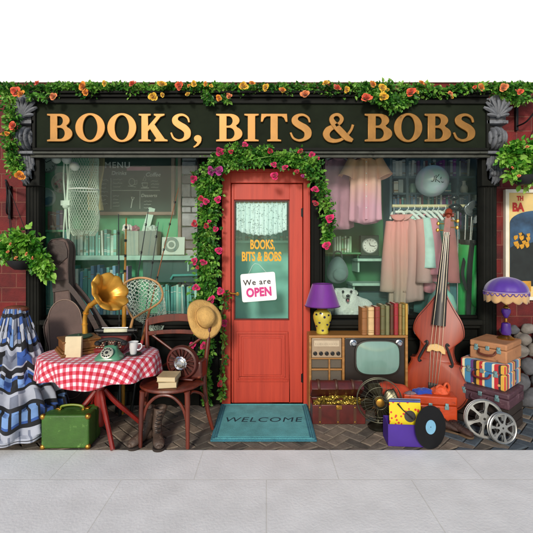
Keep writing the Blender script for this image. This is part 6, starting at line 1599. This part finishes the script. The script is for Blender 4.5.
c3 = case('suitcase', 'tan suitcase with aqua latches on top of the right stack', at50(487.5,-.45,.36,.542), -50, .285, .36, .155, TANV, AGED, lid=.66, handle_m=mat('chestnut grip', '#5a2a18', .4))
# victorian lamp on top
VL = thing('victorian_lamp', 'purple domed Victorian lamp with cream scalloped fringe on the tan suitcase', 'lamp', (X(506,-.33), -.33, .542+.157))
k = S(-.33); VP = mat('deep purple glass', '#43217c', .25, var=.2, coat=.5); LZ = VL.location.z
def zz(py): return Z(py,-.33) - LZ
mb = MB(); mb.lathe([(0,0),(.062,0),(.066,.008),(.05,.018),(.03,.022),(.02,.03)], 24); mb.build('foot', BRASS, VL)
b1 = zz(322)
mb = MB(); mb.lathe([(.02,.031),(.035,.036),(.042,.055),(.034,max(.07,b1-.012)),(.02,max(.075,b1-.004))], 24); mb.build('glass_base', VP, VL)
mb = MB(); mb.lathe([(.012,b1-.004),(.018,b1),(.010,b1+.006),(.010,b1+.03),(.018,b1+.036)], 20); mb.build('brass_collar', BRASS, VL)
mb = MB(); mb.lathe([(.012,b1+.037),(.020,b1+.05),(.036,b1+.085),(.036,zz(308.5)-.006),(.028,zz(308.5))], 24); mb.build('glass_stem', VP, VL)
mb = MB(); mb.lathe([(.018,zz(308.3)),(.022,zz(307)),(.009,zz(305)),(.009,zz(290))], 20); mb.build('brass_fitting', BRASS, VL)
mb = MB(); R0 = 19.0*k; zt, zm = zz(277), zz(291.5)
mb.lathe([(R0*math.sin(q)*1.0+.0005, zm + (zt-zm)*math.cos(q)) for q in [PI/2*i/12 for i in range(12,-1,-1)]], 48, mod=lambda i,a,r,z: (r*(1+.018*math.cos(12*a)), z), cap=False); mb.build('lamp_shade', mat('purple velvet shade', '#4a2490', .5, var=.2, scale=5, sheen=.5), VL, thick=.003)
def val(u, v):
    a = 2*PI*u; rr = 19.3*k*(1+.02*math.cos(12*a)-.03*v)
    return V((rr*math.cos(a), rr*math.sin(a), zm - .001 - v*(.070 + .022*abs(math.cos(6*a)))))
mb = MB(); mb.grid(val, 144, 6); mb.build('cream_valance', mat('cream valance', '#c09a68', .7, var=.2, scale=8, sheen=.3), VL, thick=.003)
mb = MB(); mb.tube([V((19.6*k*math.cos(a),19.6*k*math.sin(a),zm)) for a in [2*PI*i/60 for i in range(60)]], .006, 6, closed=True); mb.build('braid', mat('lilac braid', '#9a86ac', .6), VL)
mb = MB()
for i in range(24):
    a = 2*PI*(i+.5)/24; mb.tube([V((19.7*k*math.cos(a+d_),19.7*k*math.sin(a+d_),zm-.004-h_)) for d_, h_ in ((-.12,0),(-.06,.016),(0,.024),(.06,.016),(.12,0))], .004, 5)
mb.build('swag', mat('purple velvet shade','#4a2490'), VL)
# stones heaped behind the suitcases
STN = [mat('grey field stone', '#55565a', .85, var=.35, scale=9, bump=.6, bscale=25), mat('pale field stone', '#77716a', .85, var=.35, scale=9, bump=.6, bscale=25)]
rg = random.Random(13); nS = 0
lay = [(-.02,[(2.30,.09),(2.47,.10),(2.66,.09),(2.86,.1),(3.05,.09)],0),(-.02,[(2.22,.08),(2.38,.09),(2.56,.09),(2.75,.09),(2.96,.09)],.16),(-.01,[(2.28,.08),(2.46,.085),(2.64,.09),(2.84,.09)],.31),(0,[(2.22,.07),(2.37,.08),(2.54,.08),(2.72,.085),(2.92,.08)],.45),(0,[(2.26,.06),(2.40,.075),(2.55,.07),(2.69,.075),(2.85,.07)],.57),(0.0,[(2.24,.04),(2.33,.05),(2.45,.06),(2.585,.06),(2.74,.055)],.675)]
for y, lst, z in lay:
    for x, r in lst:
        off = V((rg.uniform(0,9),rg.uniform(0,9),rg.uniform(0,9)))
        mb = MB(); mb.ell((0,0,0),(r*1.08,r*.75,r*.85),18,12,mod=lambda p: p*(1+.28*noise.noise(p*(1.3/r)+off)+.08*noise.noise(p*(4/r)+off)))
        o = mb.build('stone', STN[rg.randrange(2)], None, angle=60); o.location = (x, -.045+y+rg.uniform(-.01,.01), z+r*.85); o.rotation_euler = (0,rg.uniform(-.4,.4),rg.uniform(0,3))
        tag(o, 'rounded grey stone in the heap behind the stacked suitcases', 'stone', 'stones heaped against the right brick wall')
# film reels
def reel(px, Y, r, rz, label, sp, zc):
    t_ = thing('film_reel', label, 'film reel', (X(px,Y), Y, .003), (R(-9),0,R(rz)), 'film reels by the suitcases')
    AL = mat('worn aluminium', '#a3a4a2', .35, .8, var=.2, scale=18); HB = mat('dark film', '#1b1715', .4)
    for y, nm in ((-.012,'front_flange'),(.012,'back_flange')):
        mb = MB()
        mb.lathe([(r,0),(r,.003),(r*.88,.003),(r*.88,0)], 56, (0,y,r), axis=(0,-1,0), cap=False); mb.tube([V((r*math.cos(q),y-.0015,r+r*math.sin(q))) for q in [2*PI*i/56 for i in range(56)]], .005, 6, closed=True)
        for i in range(sp):
            a = 2*PI*i/sp+.3; 
            pts = [(math.cos(a+d_/q)*r*q, r+math.sin(a+d_/q)*r*q) for q, d_ in ((.28,-.085),(.60,-.055),(.90,-.115),(.90,.115),(.60,.055),(.28,.085))]
            mb.prism(pts, y-.0032, y-.0004)
        mb.lathe([(r*.30,.0002),(r*.30,.0036),(r*.07,.0036),(r*.07,.0002)], 32, (0,y,r), axis=(0,-1,0), cap=False); mb.build(nm, AL, t_, bevel=0)
    mb = MB(); mb.lathe([(r*.28,-.011),(r*.28,.0115),(0,.0115)], 32, (0,0,r), axis=(0,-1,0)); mb.build('core', HB, t_)
    mb = MB(); mb.tube([V((r*.4*math.cos(q),0,r+r*.4*math.sin(q))) for q in [2*PI*i/40 for i in range(40)]], .009, 6, closed=True); mb.build('film_wind', HB, t_)
    return t_
reel(485, -.66, 18.2*S(-.66), -6, 'larger film reel standing behind the smaller one', 6, 0)
reel(503.5, -.745, 14.6*S(-.745), 8, 'smaller bright film reel leaning in front of the larger one', 7, 0)
# orange suitcase, cloths and crocodile toy shape on it
ORG = mat('orange fibre suitcase', '#b83e12', .45, var=.22, scale=7, bump=.15, wear=('#7d2a10', 18, .6))
oc = case('suitcase', 'bright orange suitcase lying in front of the double bass', (X(429,-.42), -.40, .004), -10, .42, .16, .255, ORG, AGED, lid=.70)
ztop = .26
crumple(421.5, 391.5, 8, -.40, 'blue_cloth', 'crumpled blue cloth draped on the orange suitcase', 'cloth', cloth('royal blue cloth', '#1d3c9c', .3), 12, (1.2,.7,.42))
crumple(410, 393.5, 5, -.42, 'printed_cloth', 'small crumpled patterned cloth at the left of the blue cloth', 'cloth', mat('mixed print', '#7d6a70', .9, var=.6, scale=30), 14, (1.2,.7,.4))
OT = thing('orange_handbag', 'crumpled orange handbag with knotted handles on the orange suitcase', 'handbag', W(440.5,390,-.40))
OC = mat('coral orange leather', '#c9532e', .45, var=.25, scale=12, bump=.3)
k = S(-.40); mb = MB(); mb.ell((0,0,-.015),(.078,.05,.052),24,16,mod=lambda p: p*(1+.35*noise.noise(p*26))); mb.build('bag_body', OC, OT)
for x0, x1, h in ((-.05,.01,.05),(.015,.062,.068)):
    mb = MB(); mb.tube(spline([V((x0,-.02,.0)), V((x0+.004,-.03,h*.7)), V(((x0+x1)/2,-.03,h)), V((x1,-.02,h*.6)), V((x1+.004,-.01,.0))], 5), [.010]*21, 8); mb.build('handle', OC, OT)
# second, darker orange cloth bundle behind the fan
mb = MB(); mb.ell((0,0,0),(.13,.07,.085),26,16,mod=lambda p: p*(1+.4*noise.noise(p*12+V((3,1,2)))))
o = mb.build('orange_bundle', mat('burnt orange cloth', '#a8381c', .8, var=.35, scale=10, bump=.3), None, angle=60); o.location = (X(393,-.40), -.34, .245); tag(o, 'burnt orange cloth bundle behind the desk fan', 'cloth')
mb = MB(); mb.b2((-.11,-.07,0),(.11,.07,.155)); mb.b2((-.115,-.075,.115),(.115,.075,.135)); o = mb.build('wooden_box', LEATH, None, bevel=.006); o.location = (X(392,-.38),-.33,.004); tag(o, 'brown box under the burnt orange cloth behind the fan', 'box')
# brown shoes
SHB = mat('brown suede', '#38211a', .7, var=.4, scale=14, bump=.4)
def shoe(loc, rz, label):
    t_ = thing('shoe', label, 'shoe', loc, (0,0,R(rz)), 'brown shoes by the orange suitcase'); t_.scale = (.74,)*3
    rings = []
    for (y,zb,zt,hw) in ((-.135,.02,.04,.02),(-.125,.016,.06,.036),(-.08,.015,.075,.046),(-.02,.015,.095,.042),(.04,.015,.115,.038),(.085,.015,.12,.038),(.11,.02,.11,.026)):
        rings.append([V((hw*math.cos(a), y, (zb+zt)/2+(zt-zb)/2*math.sin(a)*(1 if math.sin(a) > 0 else .9))) for a in [2*PI*q/20 for q in range(20)]])
    mb = MB(); mb.loft(rings); mb.build('upper', SHB, t_, angle=70)
    mb = MB(); o = arc(0,-.09,.05,.052,180,360,10)+[(.042,0),(.042,.07)]+arc(0,.08,.042,.04,0,180,8)+[(-.042,.07),(-.042,0)]
    n_ = len(o); mb.add([V((x,y,z)) for z in (0,.018) for x,y in o], [tuple(range(n_))[::-1],tuple(range(n_,2*n_))]+[(i,(i+1)%n_,n_+(i+1)%n_,n_+i) for i in range(n_)]); mb.build('sole', mat('tan sole', '#5a4530', .7), t_, bevel=.003)
    mb = MB(); mb.lathe([(.034,0),(.03,.004),(0,-.004)], 16, (0,.055,.116)); mb.build('opening', BLACK, t_)
    mb = MB()
    for q in range(4): mb.tube([V((-.02,-.045+.02*q,.088+.006*q)), V((0,-.05+.02*q,.096+.006*q)), V((.02,-.045+.02*q,.088+.006*q))], .003, 5)
    mb.build('laces', SOLE, t_)
shoe((X(449,-.56),-.55,.004), 58, 'brown suede shoe pointing towards the film reels')
shoe((X(460,-.60),-.60,.004), 36, 'brown suede shoe nearer the front, beside the larger film reel')
# record crate with sleeves, vinyl and pickup
YR = -.80
RC = thing('record_crate', 'purple card box of vinyl records standing on the setts', 'record box', ((X(388.5,YR)+X(424,YR))/2, YR, .004), (0,0,R(-4)))
PUR = mat('violet card', '#41218a', .6, var=.15, scale=5); rw, rh, rd = 35.5*S(YR), 22*S(YR), .16; t = .006
mb = MB(); mb.b2((-rw/2,0,0),(rw/2,t,rh)); mb.b2((-rw/2,rd-t,0),(rw/2,rd,rh)); mb.b2((-rw/2,t+.0002,0),(-rw/2+t,rd-t-.0002,rh)); mb.b2((rw/2-t,t+.0002,0),(rw/2,rd-t-.0002,rh)); mb.b2((-rw/2+t+.0002,t+.0002,0),(rw/2-t-.0002,rd-t-.0002,t)); mb.build('card_box', PUR, RC, bevel=.002)
def yellow_print():
    m, n, l, b = nodes_of('yellow printed sleeve'); tc = n.new('ShaderNodeTexCoord'); vo = n.new('ShaderNodeTexVoronoi'); vo.inputs['Scale'].default_value = 34; l.new(tc.outputs['Object'], vo.inputs['Vector'])
    rp = n.new('ShaderNodeValToRGB'); rp.color_ramp.interpolation = 'CONSTANT'; rp.color_ramp.elements[0].color = C('#c9362e'); rp.color_ramp.elements[1].position = .30; rp.color_ramp.elements[1].color = C('#dcc41e'); l.new(vo.outputs['Distance'], rp.inputs[0]); l.new(rp.outputs[0], b.inputs['Base Color']); b.inputs['Roughness'].default_value = .4; return m
YP = yellow_print()
sl = [(YP,'yellow record sleeve with red print at the front of the purple box',.030),(mat('sleeve blue','#3d4fa8',.4),'blue record sleeve behind the yellow one in the purple box',.052),(mat('sleeve grey blue','#6a78a0',.4),'grey blue record sleeve in the purple box',.070),(mat('sleeve dark','#2a2c40',.4),'dark record sleeve in the purple box',.088),(mat('sleeve steel','#8492a8',.4),'pale steel blue record sleeve at the back of the purple box',.106)]
for i, (m_, lb, y) in enumerate(sl):
    mb = MB(); w_ = rw-.03; h = .30; mb.b2((-w_/2,-.003,0),(w_/2,.003,h)); o = mb.build('record_sleeve', m_, None, bevel=.0015)
    o.location = RC.location + Matrix.Rotation(R(-4),3,'Z') @ V((.006+.006*i, y, t+.002)); o.rotation_euler = (R(-6), 0, R(-4)); tag(o, lb, 'record sleeve')
    if i == 0: YS = o
mb = MB(); mb.lathe([(.042,0),(.042,.003),(.012,.003),(.010,.005),(0,.005)], 36, (.035,-.0035,.20), axis=(0,-1,0)); o = mb.build('printed_disc', mat('grey disc print', '#3f3d3c', .35, var=.15), YS)
mb = MB(); mb.tube([V((-.055,-.012,.292)), V((-.02,-.016,.25)), V((.03,-.018,.205)), V((.052,-.018,.185))], [.007,.004,.004,.006], 8); o = mb.build('tone_arm', BLACK, YS)
VD = thing('vinyl_record', 'black vinyl record with pale blue label leaning on the purple box', 'record', (X(433.5,-.83), -.825, .003), (R(-9),0,R(24)))
rV = 20.6*S(-.83)
def vinyl():
    m, n, l, b = nodes_of('grooved vinyl'); b.inputs['Base Color'].default_value = (.008,.008,.009,1); b.inputs['Roughness'].default_value = .3; b.inputs['Specular IOR Level'].default_value = .22; b.inputs['Anisotropic'].default_value = .7
    tc = n.new('ShaderNodeTexCoord'); mp = n.new('ShaderNodeMapping'); mp.inputs['Location'].default_value = (0,0,-rV); l.new(tc.outputs['Object'], mp.inputs[0]); ln = n.new('ShaderNodeVectorMath'); ln.operation = 'LENGTH'; l.new(mp.outputs[0], ln.inputs[0])
    mu = n.new('ShaderNodeMath'); mu.operation = 'MULTIPLY'; mu.inputs[1].default_value = 900; l.new(ln.outputs['Value'], mu.inputs[0]); si = n.new('ShaderNodeMath'); si.operation = 'SINE'; l.new(mu.outputs[0], si.inputs[0])
    bp = n.new('ShaderNodeBump'); bp.inputs['Strength'].default_value = .35; bp.inputs['Distance'].default_value = .001; l.new(si.outputs[0], bp.inputs['Height']); l.new(bp.outputs[0], b.inputs['Normal']); return m
mb = MB(); mb.lathe([(0,-.0012),(rV,-.0012),(rV+.0008,0),(rV,.0012),(rV*.36,.0014),(0,.0014)], 72, (0,0,rV), axis=(0,-1,0)); mb.build('disc', vinyl(), VD)
mb = MB(); mb.lathe([(rV*.33,.0016),(rV*.33,.0022),(.004,.0022)], 40, (0,0,rV), axis=(0,-1,0)); mb.build('label', mat('pale blue label', '#78aecb', .5, var=.12, scale=20), VD)
mb = MB(); mb.lathe([(.004,.0023),(0,.0024)], 12, (0,0,rV), axis=(0,-1,0)); mb.build('spindle_hole', BLACK, VD)
# poster on the right brick wall
PO = thing('poster', 'framed poster with red letters over a dark blue scene on the right brick wall', 'poster', (0, .03, 0))
px0, px1, pz0, pz1 = X(505,.03), X(505,.03)+.62, Z(300,.03), Z(189.5,.03)
mb = MB(); t = .032
for q0, q1 in (((px0,pz0),(px1,pz0+t)), ((px0,pz1-t),(px1,pz1)), ((px0,pz0+t),(px0+t,pz1-t)), ((px1-t,pz0+t),(px1,pz1-t))): mb.b2((q0[0],-.012,q0[1]),(q1[0],.028,q1[1]))
mb.build('frame', mat('cream painted frame', '#d9d4c2', .5, var=.1), PO, bevel=.004)
mb = MB(); mb.b2((px0+t,.008,pz0+t),(px1-t,.014,pz1-t)); mb.build('paper', mat('buff poster paper', '#d3b877', .7, var=.1), PO)
ix0, ix1, iz0, iz1 = px0+t+.018, px1-t-.018, pz0+t+.10, pz1-t-.17
mb = MB(); o = [(ix0,iz0),(ix1,iz0),(ix1,iz1-.12)] + arc((ix0+ix1)/2,iz1-.12,(ix1-ix0)/2,.12,0,180,16)[1:-1] + [(ix0,iz1-.12)]; mb.prism(o,.004,.0078); mb.build('printed_scene', mat('night blue print', '#2c4a66', .6, var=.7, scale=5), PO, smooth=False)
mb = MB(); rg = random.Random(8); o = [(ix0+.002,iz0+.002),(ix1-.002,iz0+.002)] + [(ix1-.002-(ix1-ix0-.004)*i/14, iz1-.22+.07*math.sin(i*1.3)+.05*rg.random()-.1*(i/14)) for i in range(15)]; mb.prism(o,.001,.0036); mb.build('printed_foliage', mat('dark print', '#161d1c', .6, var=.5, scale=12), PO, smooth=False)
mb = MB()
for i in range(16):
    c = V((ix0+.04+.14*rg.random(), -.0005-.0002*i, (iz0+iz1)/2+.08+.14*(rg.random()-.5))); n_ = 7; rr = rg.uniform(.014,.03)
    mb.prism([(c.x+rr*(1 if q % 2 else .72)*math.cos(2*PI*q/n_), c.z+rr*(1 if q % 2 else .72)*math.sin(2*PI*q/n_)) for q in range(n_)], c.y-.001, c.y)
mb.build('printed_flowers', mat('amber print', '#c08a20', .6, var=.3, scale=20), PO, smooth=False)
mb = MB(); mb.b2((ix0+.003,-.0005,iz0-.05),(ix0+.2,.0035,iz0+.05)); mb.build('printed_ground', mat('ochre print', '#b8862c', .6, var=.3, scale=14), PO, smooth=False)
RTX = mat('red print', '#b3271e', .6, var=.12)
text('lettering', 'TH', .058, RTX, PO, (X(517.5,.03),.0075,Z(200.3,.03)), ext=.0006, bold=.004, align='LEFT', sx=.8)
text('lettering', 'BA', .112, RTX, PO, (X(512.8,.03),.0075,Z(211,.03)), ext=.0006, bold=.006, align='LEFT', sx=.8)
# ============================================================ PLANTS
def leaf_mat(name, col, col2):
    m = bpy.data.materials.new(name); m.use_nodes = True; n = m.node_tree.nodes; l = m.node_tree.links; b = n['Principled BSDF']
    tc = n.new('ShaderNodeTexCoord'); nz = n.new('ShaderNodeTexNoise'); nz.inputs['Scale'].default_value = 22; nz.inputs['Detail'].default_value = 3; l.new(tc.outputs['Object'], nz.inputs['Vector'])
    rp = n.new('ShaderNodeValToRGB'); rp.color_ramp.elements[0].color = C(col); rp.color_ramp.elements[1].color = C(col2); rp.color_ramp.elements[0].position = .35; rp.color_ramp.elements[1].position = .65; l.new(nz.outputs[0], rp.inputs[0])
    l.new(rp.outputs[0], b.inputs['Base Color']); b.inputs['Roughness'].default_value = .42; b.inputs['Specular IOR Level'].default_value = .35
    tr = n.new('ShaderNodeBsdfTranslucent'); l.new(rp.outputs[0], tr.inputs[0]); mx = n.new('ShaderNodeMixShader'); mx.inputs[0].default_value = .28; l.new(b.outputs[0], mx.inputs[1]); l.new(tr.outputs[0], mx.inputs[2]); l.new(mx.outputs[0], n['Material Output'].inputs[0])
    return m
LEAVES = [leaf_mat('deep leaf', '#235618', '#367024'), leaf_mat('mid leaf', '#437f27', '#5f9a34'), leaf_mat('bright leaf', '#6fa639', '#90bd55')]
BRIGHT = [leaf_mat('fern deep', '#2f6b1c', '#468a26'), leaf_mat('fern mid', '#5d9a2c', '#79b23a'), leaf_mat('fern bright', '#85bb45', '#a3cf63')]
STEM = mat('woody stem', '#4f3a1c', .8, var=.3, scale=30, bump=.3)
def petal(name, c1): return mat(name, c1, .6, var=.3, scale=1.3, sheen=.3)
PINKS = [rose_mesh(petal('hot pink petals', '#c9145e'), 1), rose_mesh(petal('crimson petals', '#b0122e'), 2), rose_mesh(petal('magenta petals', '#a01c78'), 3)]
WARMS = [rose_mesh(petal('coral petals', '#d9572f'), 4), rose_mesh(petal('amber petals', '#dd8a1c'), 5), rose_mesh(petal('yellow petals', '#dfb02a'), 6), rose_mesh(petal('peach petals', '#d9824a'), 7)]
rr = random.Random(17)
def rose(me, p, r, parent):
    o = bpy.data.objects.new('rose', me); COL.objects.link(o); o.parent = parent; o.location = p - V(parent.location)
    o.scale = (r, r, r*rr.uniform(.8, 1.05))
    d = V((rr.uniform(-.6,.6), -1, rr.uniform(-.25,.7))).normalized()
    o.rotation_euler = (d.to_track_quat('Z','Y').to_matrix() @ Matrix.Rotation(rr.uniform(0,6), 3, 'Z')).to_euler()
def plant_mesh(parent, paths, L, mats, name='foliage', stem_r=.006, **kw):
    """paths: list of (points(px,py,Y), radii px, count)"""
    mb = MB(); st = MB()
    for pts, rad, cnt in paths:
        P = [W(*p) for p in pts]; rds = [r*S(p[2]) for r, p in zip(rad, pts)]
        leaf_cloud(mb, P, rds, cnt, L, **kw)
        if stem_r:
            SP = spline(P, 6)
            for k in range(2): st.tube([p + V((.018*math.sin(i*.7+k*2.4), .012*math.cos(i*.6+k)+.015, .01*math.sin(i*1.1+k))) for i, p in enumerate(SP)], stem_r, 6)
    f = mb.build(name, mats, parent, smooth=False, recalc=False)
    if stem_r: st.build('stem', STEM, parent)
    return f
random.seed(31)
CRO = thing('climbing_rose', 'climbing rose with pink and crimson blooms trained round the red door', 'climbing rose', (0,0,0))
plant_mesh(CRO, [
    ([(207,404,-.10),(206,375,-.10),(207,345,-.10),(205,320,-.11)], [5,6,7,10], 720),
    ([(205,325,-.11),(206,300,-.12),(207,270,-.12),(206,240,-.12),(208,215,-.12),(210,195,-.13),(209,178,-.16),(216,162,-.20)], [10,13,14,13.5,12,11,13,12], 4000),
    ([(207,195,-.12),(198,182,-.13),(192,172,-.14)], [6,5,3], 90),
    ([(212,168,-.20),(232,159,-.20),(255,158,-.20),(280,159,-.20),(300,160,-.20),(314,168,-.19)], [11,9,8.5,9,10.5,10], 2400),
    ([(310,164,-.19),(320,182,-.14),(324,198,-.12),(329,214,-.11),(328,232,-.11),(325,244,-.11)], [9,9,9,8,6,2.5], 900),
    ([(214,158,-.20),(226,149,-.21),(238,147,-.21),(258,150,-.21),(270,148,-.21)], [4,4,4,4,4], 260),
    ([(226,292,-.10),(222,318,-.10),(224,345,-.10),(222,380,-.10),(222,398,-.10)], [3,4,3.5,4,3], 190),
], .035, LEAVES, ymax=-.062)
mb = MB(); mb.tube(spline([W(228,166,-.21), W(250,160,-.24), W(272,156,-.24)], 6), .0045, 6); mb.build('cane', mat('green cane', '#5f8a2c', .6), CRO)
for (x, y, m_, r) in ((219,152,0,9),(212,171,2,9),(219,171,2,9),(193,179,0,7.5),(201,199,1,6),(206,202,0,7),(218,200,0,7.5),(245,145,0,6),(195,224,1,7),(206,226,1,5.5),(216,229,0,6),(219,251,0,7.5),(195,261,0,7.5),(203,263,0,7),(196,288,0,7.5),(212,300,0,8.5),(221,291,0,8),(224,323,0,7.5),(270,151,1,5.5),(301,152,1,6),(312,155,0,6.5),(274,165,0,6),(285,168,0,6.5),(275,176,0,8),(315,190,0,8),(315,204,1,7),(330,219,0,9),(327,246,0,8.5),(193,345,0,7),(204,346,0,7.5),(221,384,1,6.5),(231,152,1,5),(297,172,1,5)):
    if rr.random() < .4: rose(PINKS[rr.randrange(3)], W(x+rr.uniform(-6,6), y+rr.uniform(-7,7), -.20), 3.6*S(-.2)*.6, CRO)
    rose(PINKS[m_], W(x, y, -.235 if y < 178 and 205 < x < 312 else -.20), r*S(-.2)*.60, CRO)
ROG = thing('rose_garland', 'rambling rose with orange and yellow blooms along the top of the shop sign', 'rambling rose', (0,0,0))
def zig(x0, x1, y, amp, Y, n, rg): return [(x0+(x1-x0)*i/n, y+amp*rg.uniform(-1,1), Y) for i in range(n+1)]
rg = random.Random(5)
p1 = zig(-4, 100, 88, 2, -.12, 9, rg); p2 = zig(95, 205, 87.5, 2.5, -.12, 9, rg); p3 = zig(200, 365, 88, 2.5, -.12, 13, rg); p4 = zig(355, 540, 89, 3, -.13, 12, rg)
plant_mesh(ROG, [
    (p1, [7]*10, 1700), (p2, [7,6,6.5,9,7,7,8,6,7,8], 1500), (p3, [8,7,6,8,7,5,6,7,5,6,6,7,8,8], 1900), (p4, [9,11,12,12,10,8,7,6,6,7,8,8,8], 2700),
    ([(366,92,-.18),(384,100,-.2),(398,103,-.2),(412,98,-.18)], [8,9,8,6], 600),
    ([(8,90,-.14),(11,108,-.18),(12,125,-.18),(11,145,-.17),(13,160,-.16),(17,172,-.16)], [9,9,8,8,9,7], 1100),
    ([(205,96,-.18),(212,102,-.2)], [6,3], 80), ([(222,96,-.18),(228,101,-.2)], [4,2], 40), ([(28,96,-.2),(48,98,-.2)], [4,3], 90),
    ([(500,92,-.15),(512,96,-.15),(530,98,-.12)], [6,6,8], 330),
], .036, LEAVES, zmax=Z(86,-.1), ymax=-.02)
for (x, y, m_, r) in ((16,92,0,10),(22,95,1,8),(54,97,3,7.5),(84,87,1,9),(86,93,1,7),(105,83.5,2,6),(14,126,0,9.5),(20,176,1,9),(38,84,0,6),(133,84.5,0,8),(162,85,2,8.5),(153,97,2,8.5),(163,95,2,5),(180,86,0,9),(188,95,2,5.5),(194,84,2,6),(206,84,1,5),(219,98,1,6),(230,97,3,6),(243,87,2,9),(252,84,1,6),(266,88,2,7),(282,91,1,7),(305,95,3,9),(326,84,2,7),(336,89,0,9),(346,90,2,6.5),(366,99,0,11),(372,85,1,7.5),(382,88,2,8),(384,97,2,8.5),(411,93,0,9.5),(421,83.5,1,6),(450,94,3,5.5),(480,88,1,9),(503,88,3,8.5),(520,92,0,6),(7,134,1,5)):
    if rr.random() < .45: rose(WARMS[rr.randrange(4)], W(x+rr.uniform(-8,8), max(86, y+rr.uniform(-4,5)), -.215), 3.8*S(-.2)*.6, ROG)
    rose(WARMS[m_], W(x, y, -.24 if y > 86 else -.21), r*S(-.2)*.60, ROG)
# hanging baskets on iron brackets
def bracket(px, py0, py1, out, label, mirror=1):
    t_ = thing('wall_bracket', label, 'bracket', (X(px,.05), .0, 0))
    z0, z1 = Z(py0,.05), Z(py1,.05)
    mb = MB(); mb.b2((-.013,.03,z1),(.013,.058,z0)); mb.build('back_plate', BLACKM, t_, bevel=.004)
    mb = MB(); mb.tube([(0,.03,z0-.03),(mirror*out*.3,-.10,z0-.01),(mirror*out*.6,-.24,z0)], .010, 8); mb.build('arm', BLACKM, t_)
    mb = MB(); mb.tube(spline([V((0,.03,z1+.04)), V((mirror*out*.15,-.06,z1+.06)), V((mirror*out*.38,-.14,z0-.10)), V((mirror*out*.5,-.20,z0-.012))], 6), .008, 8); mb.build('scroll_brace', BLACKM, t_)
    return V((X(px,.05)+mirror*out*.6, -.24, z0))
def basket(px, py, Y, hook, label, r, fol, cnt, L, m_):
    c = W(px, py, Y); t_ = thing('hanging_basket', label, 'hanging basket', c)
    mb = MB(); mb.lathe([(0,-r*.62),(r*.5,-r*.58),(r*.82,-r*.3),(r,0),(r*1.05,.012),(r*.95,.014),(r*.9,-.01),(0,-.015)], 28); mb.build('pot', mat('black plastic pot', '#151618', .45), t_)
    mb = MB()
    for k in range(3):
        a = 2*PI*k/3+.5; mb.tube([V((r*math.cos(a), r*math.sin(a), .01)), hook - c], .003, 5)
    mb.build('chain', BLACKM, t_)
    mb = MB(); P = [W(*p)-c for p in fol[0]]
    leaf_cloud(mb, P, [q*S(Y) for q in fol[1]], cnt, L); mb.build('foliage', m_, t_, smooth=False, recalc=False)
    return t_
hk = bracket(10.5, 186, 219, .26, 'black iron bracket holding the left hanging basket')
random.seed(44)
hb = basket(22, 262, -.28, hk, 'hanging basket of bright green leaves on the left brick wall', .115, ([(2,252,-.28),(14,246,-.30),(22,240,-.30),(30,250,-.30),(40,262,-.28),(46,274,-.26)], [13,14,14,13,11,6]), 1400, .054, BRIGHT)
rr = random.Random(4)
for (x, y, r) in ((11,244,3.4),(16,258,3.4),(27,254,3.6),(33,258,3.2),(8,252,3)): rose(WARMS[3], W(x, y, -.42), r*S(-.4)*.6, hb)
hk = bracket(516, 103, 131, .22, 'black iron bracket at the top of the right brick wall')
random.seed(45)
hb = basket(524, 178, -.28, hk, 'hanging basket of pale green leaves beside the right corbel', .10, ([(506,158,-.28),(516,156,-.30),(526,150,-.30),(536,160,-.28),(530,176,-.28),(512,172,-.3)], [8,12,13,12,12,8]), 1250, .054, BRIGHT)
for (x, y) in ((512,168),(527,147),(519,176)): rose(WARMS[3], W(x, y, -.42), 3.2*S(-.4)*.6, hb)

# ---- sub-parts: move small fittings under the part that carries them (all share their thing's coordinates)
NEST = {'shade_trim':'lamp_shade','spot':'pottery_base','lid_strap':'lid','strap':'chest_box','rivet':'chest_box','lock_plate':'chest_box','knob':'radio_panel','tuning_scale':'radio_panel','scale_mark':'radio_panel',
        'screen':'tv_front','screen_mask':'tv_front','tuning_knob':'tv_front','tuning_peg':'scroll','f_hole':'front_plate','bridge':'front_plate','purfling':'front_plate','latch':'case_lid','lock':'case_lid','finger_holes':'dial','platen_knob':'platen',
        'clock_hand':'face','hour_mark':'face','end_cap':'grip','button':'button_placket','collar':'garment','braid':'lamp_shade','guard_badge':'guard','hat_band':'crown_and_brim','cuff':'upper','laces':'upper','spindle_hole':'label','tongue':'mouth','pocket_piping':'front_pocket','painted_flower':'face','painted_sea':'face'}
for o in list(bpy.data.objects):
    if o.parent and o.parent.type == 'EMPTY' and 'category' in o.parent:
        k = o.name.split('.')[0]
        if k == 'strap' and 'treasure' not in o.parent.name: continue
        if k in NEST:
            for q in o.parent.children:
                if q.name.split('.')[0] == NEST[k] and q.type == 'MESH' and q.location.length < 1e-9: o.parent = q; break
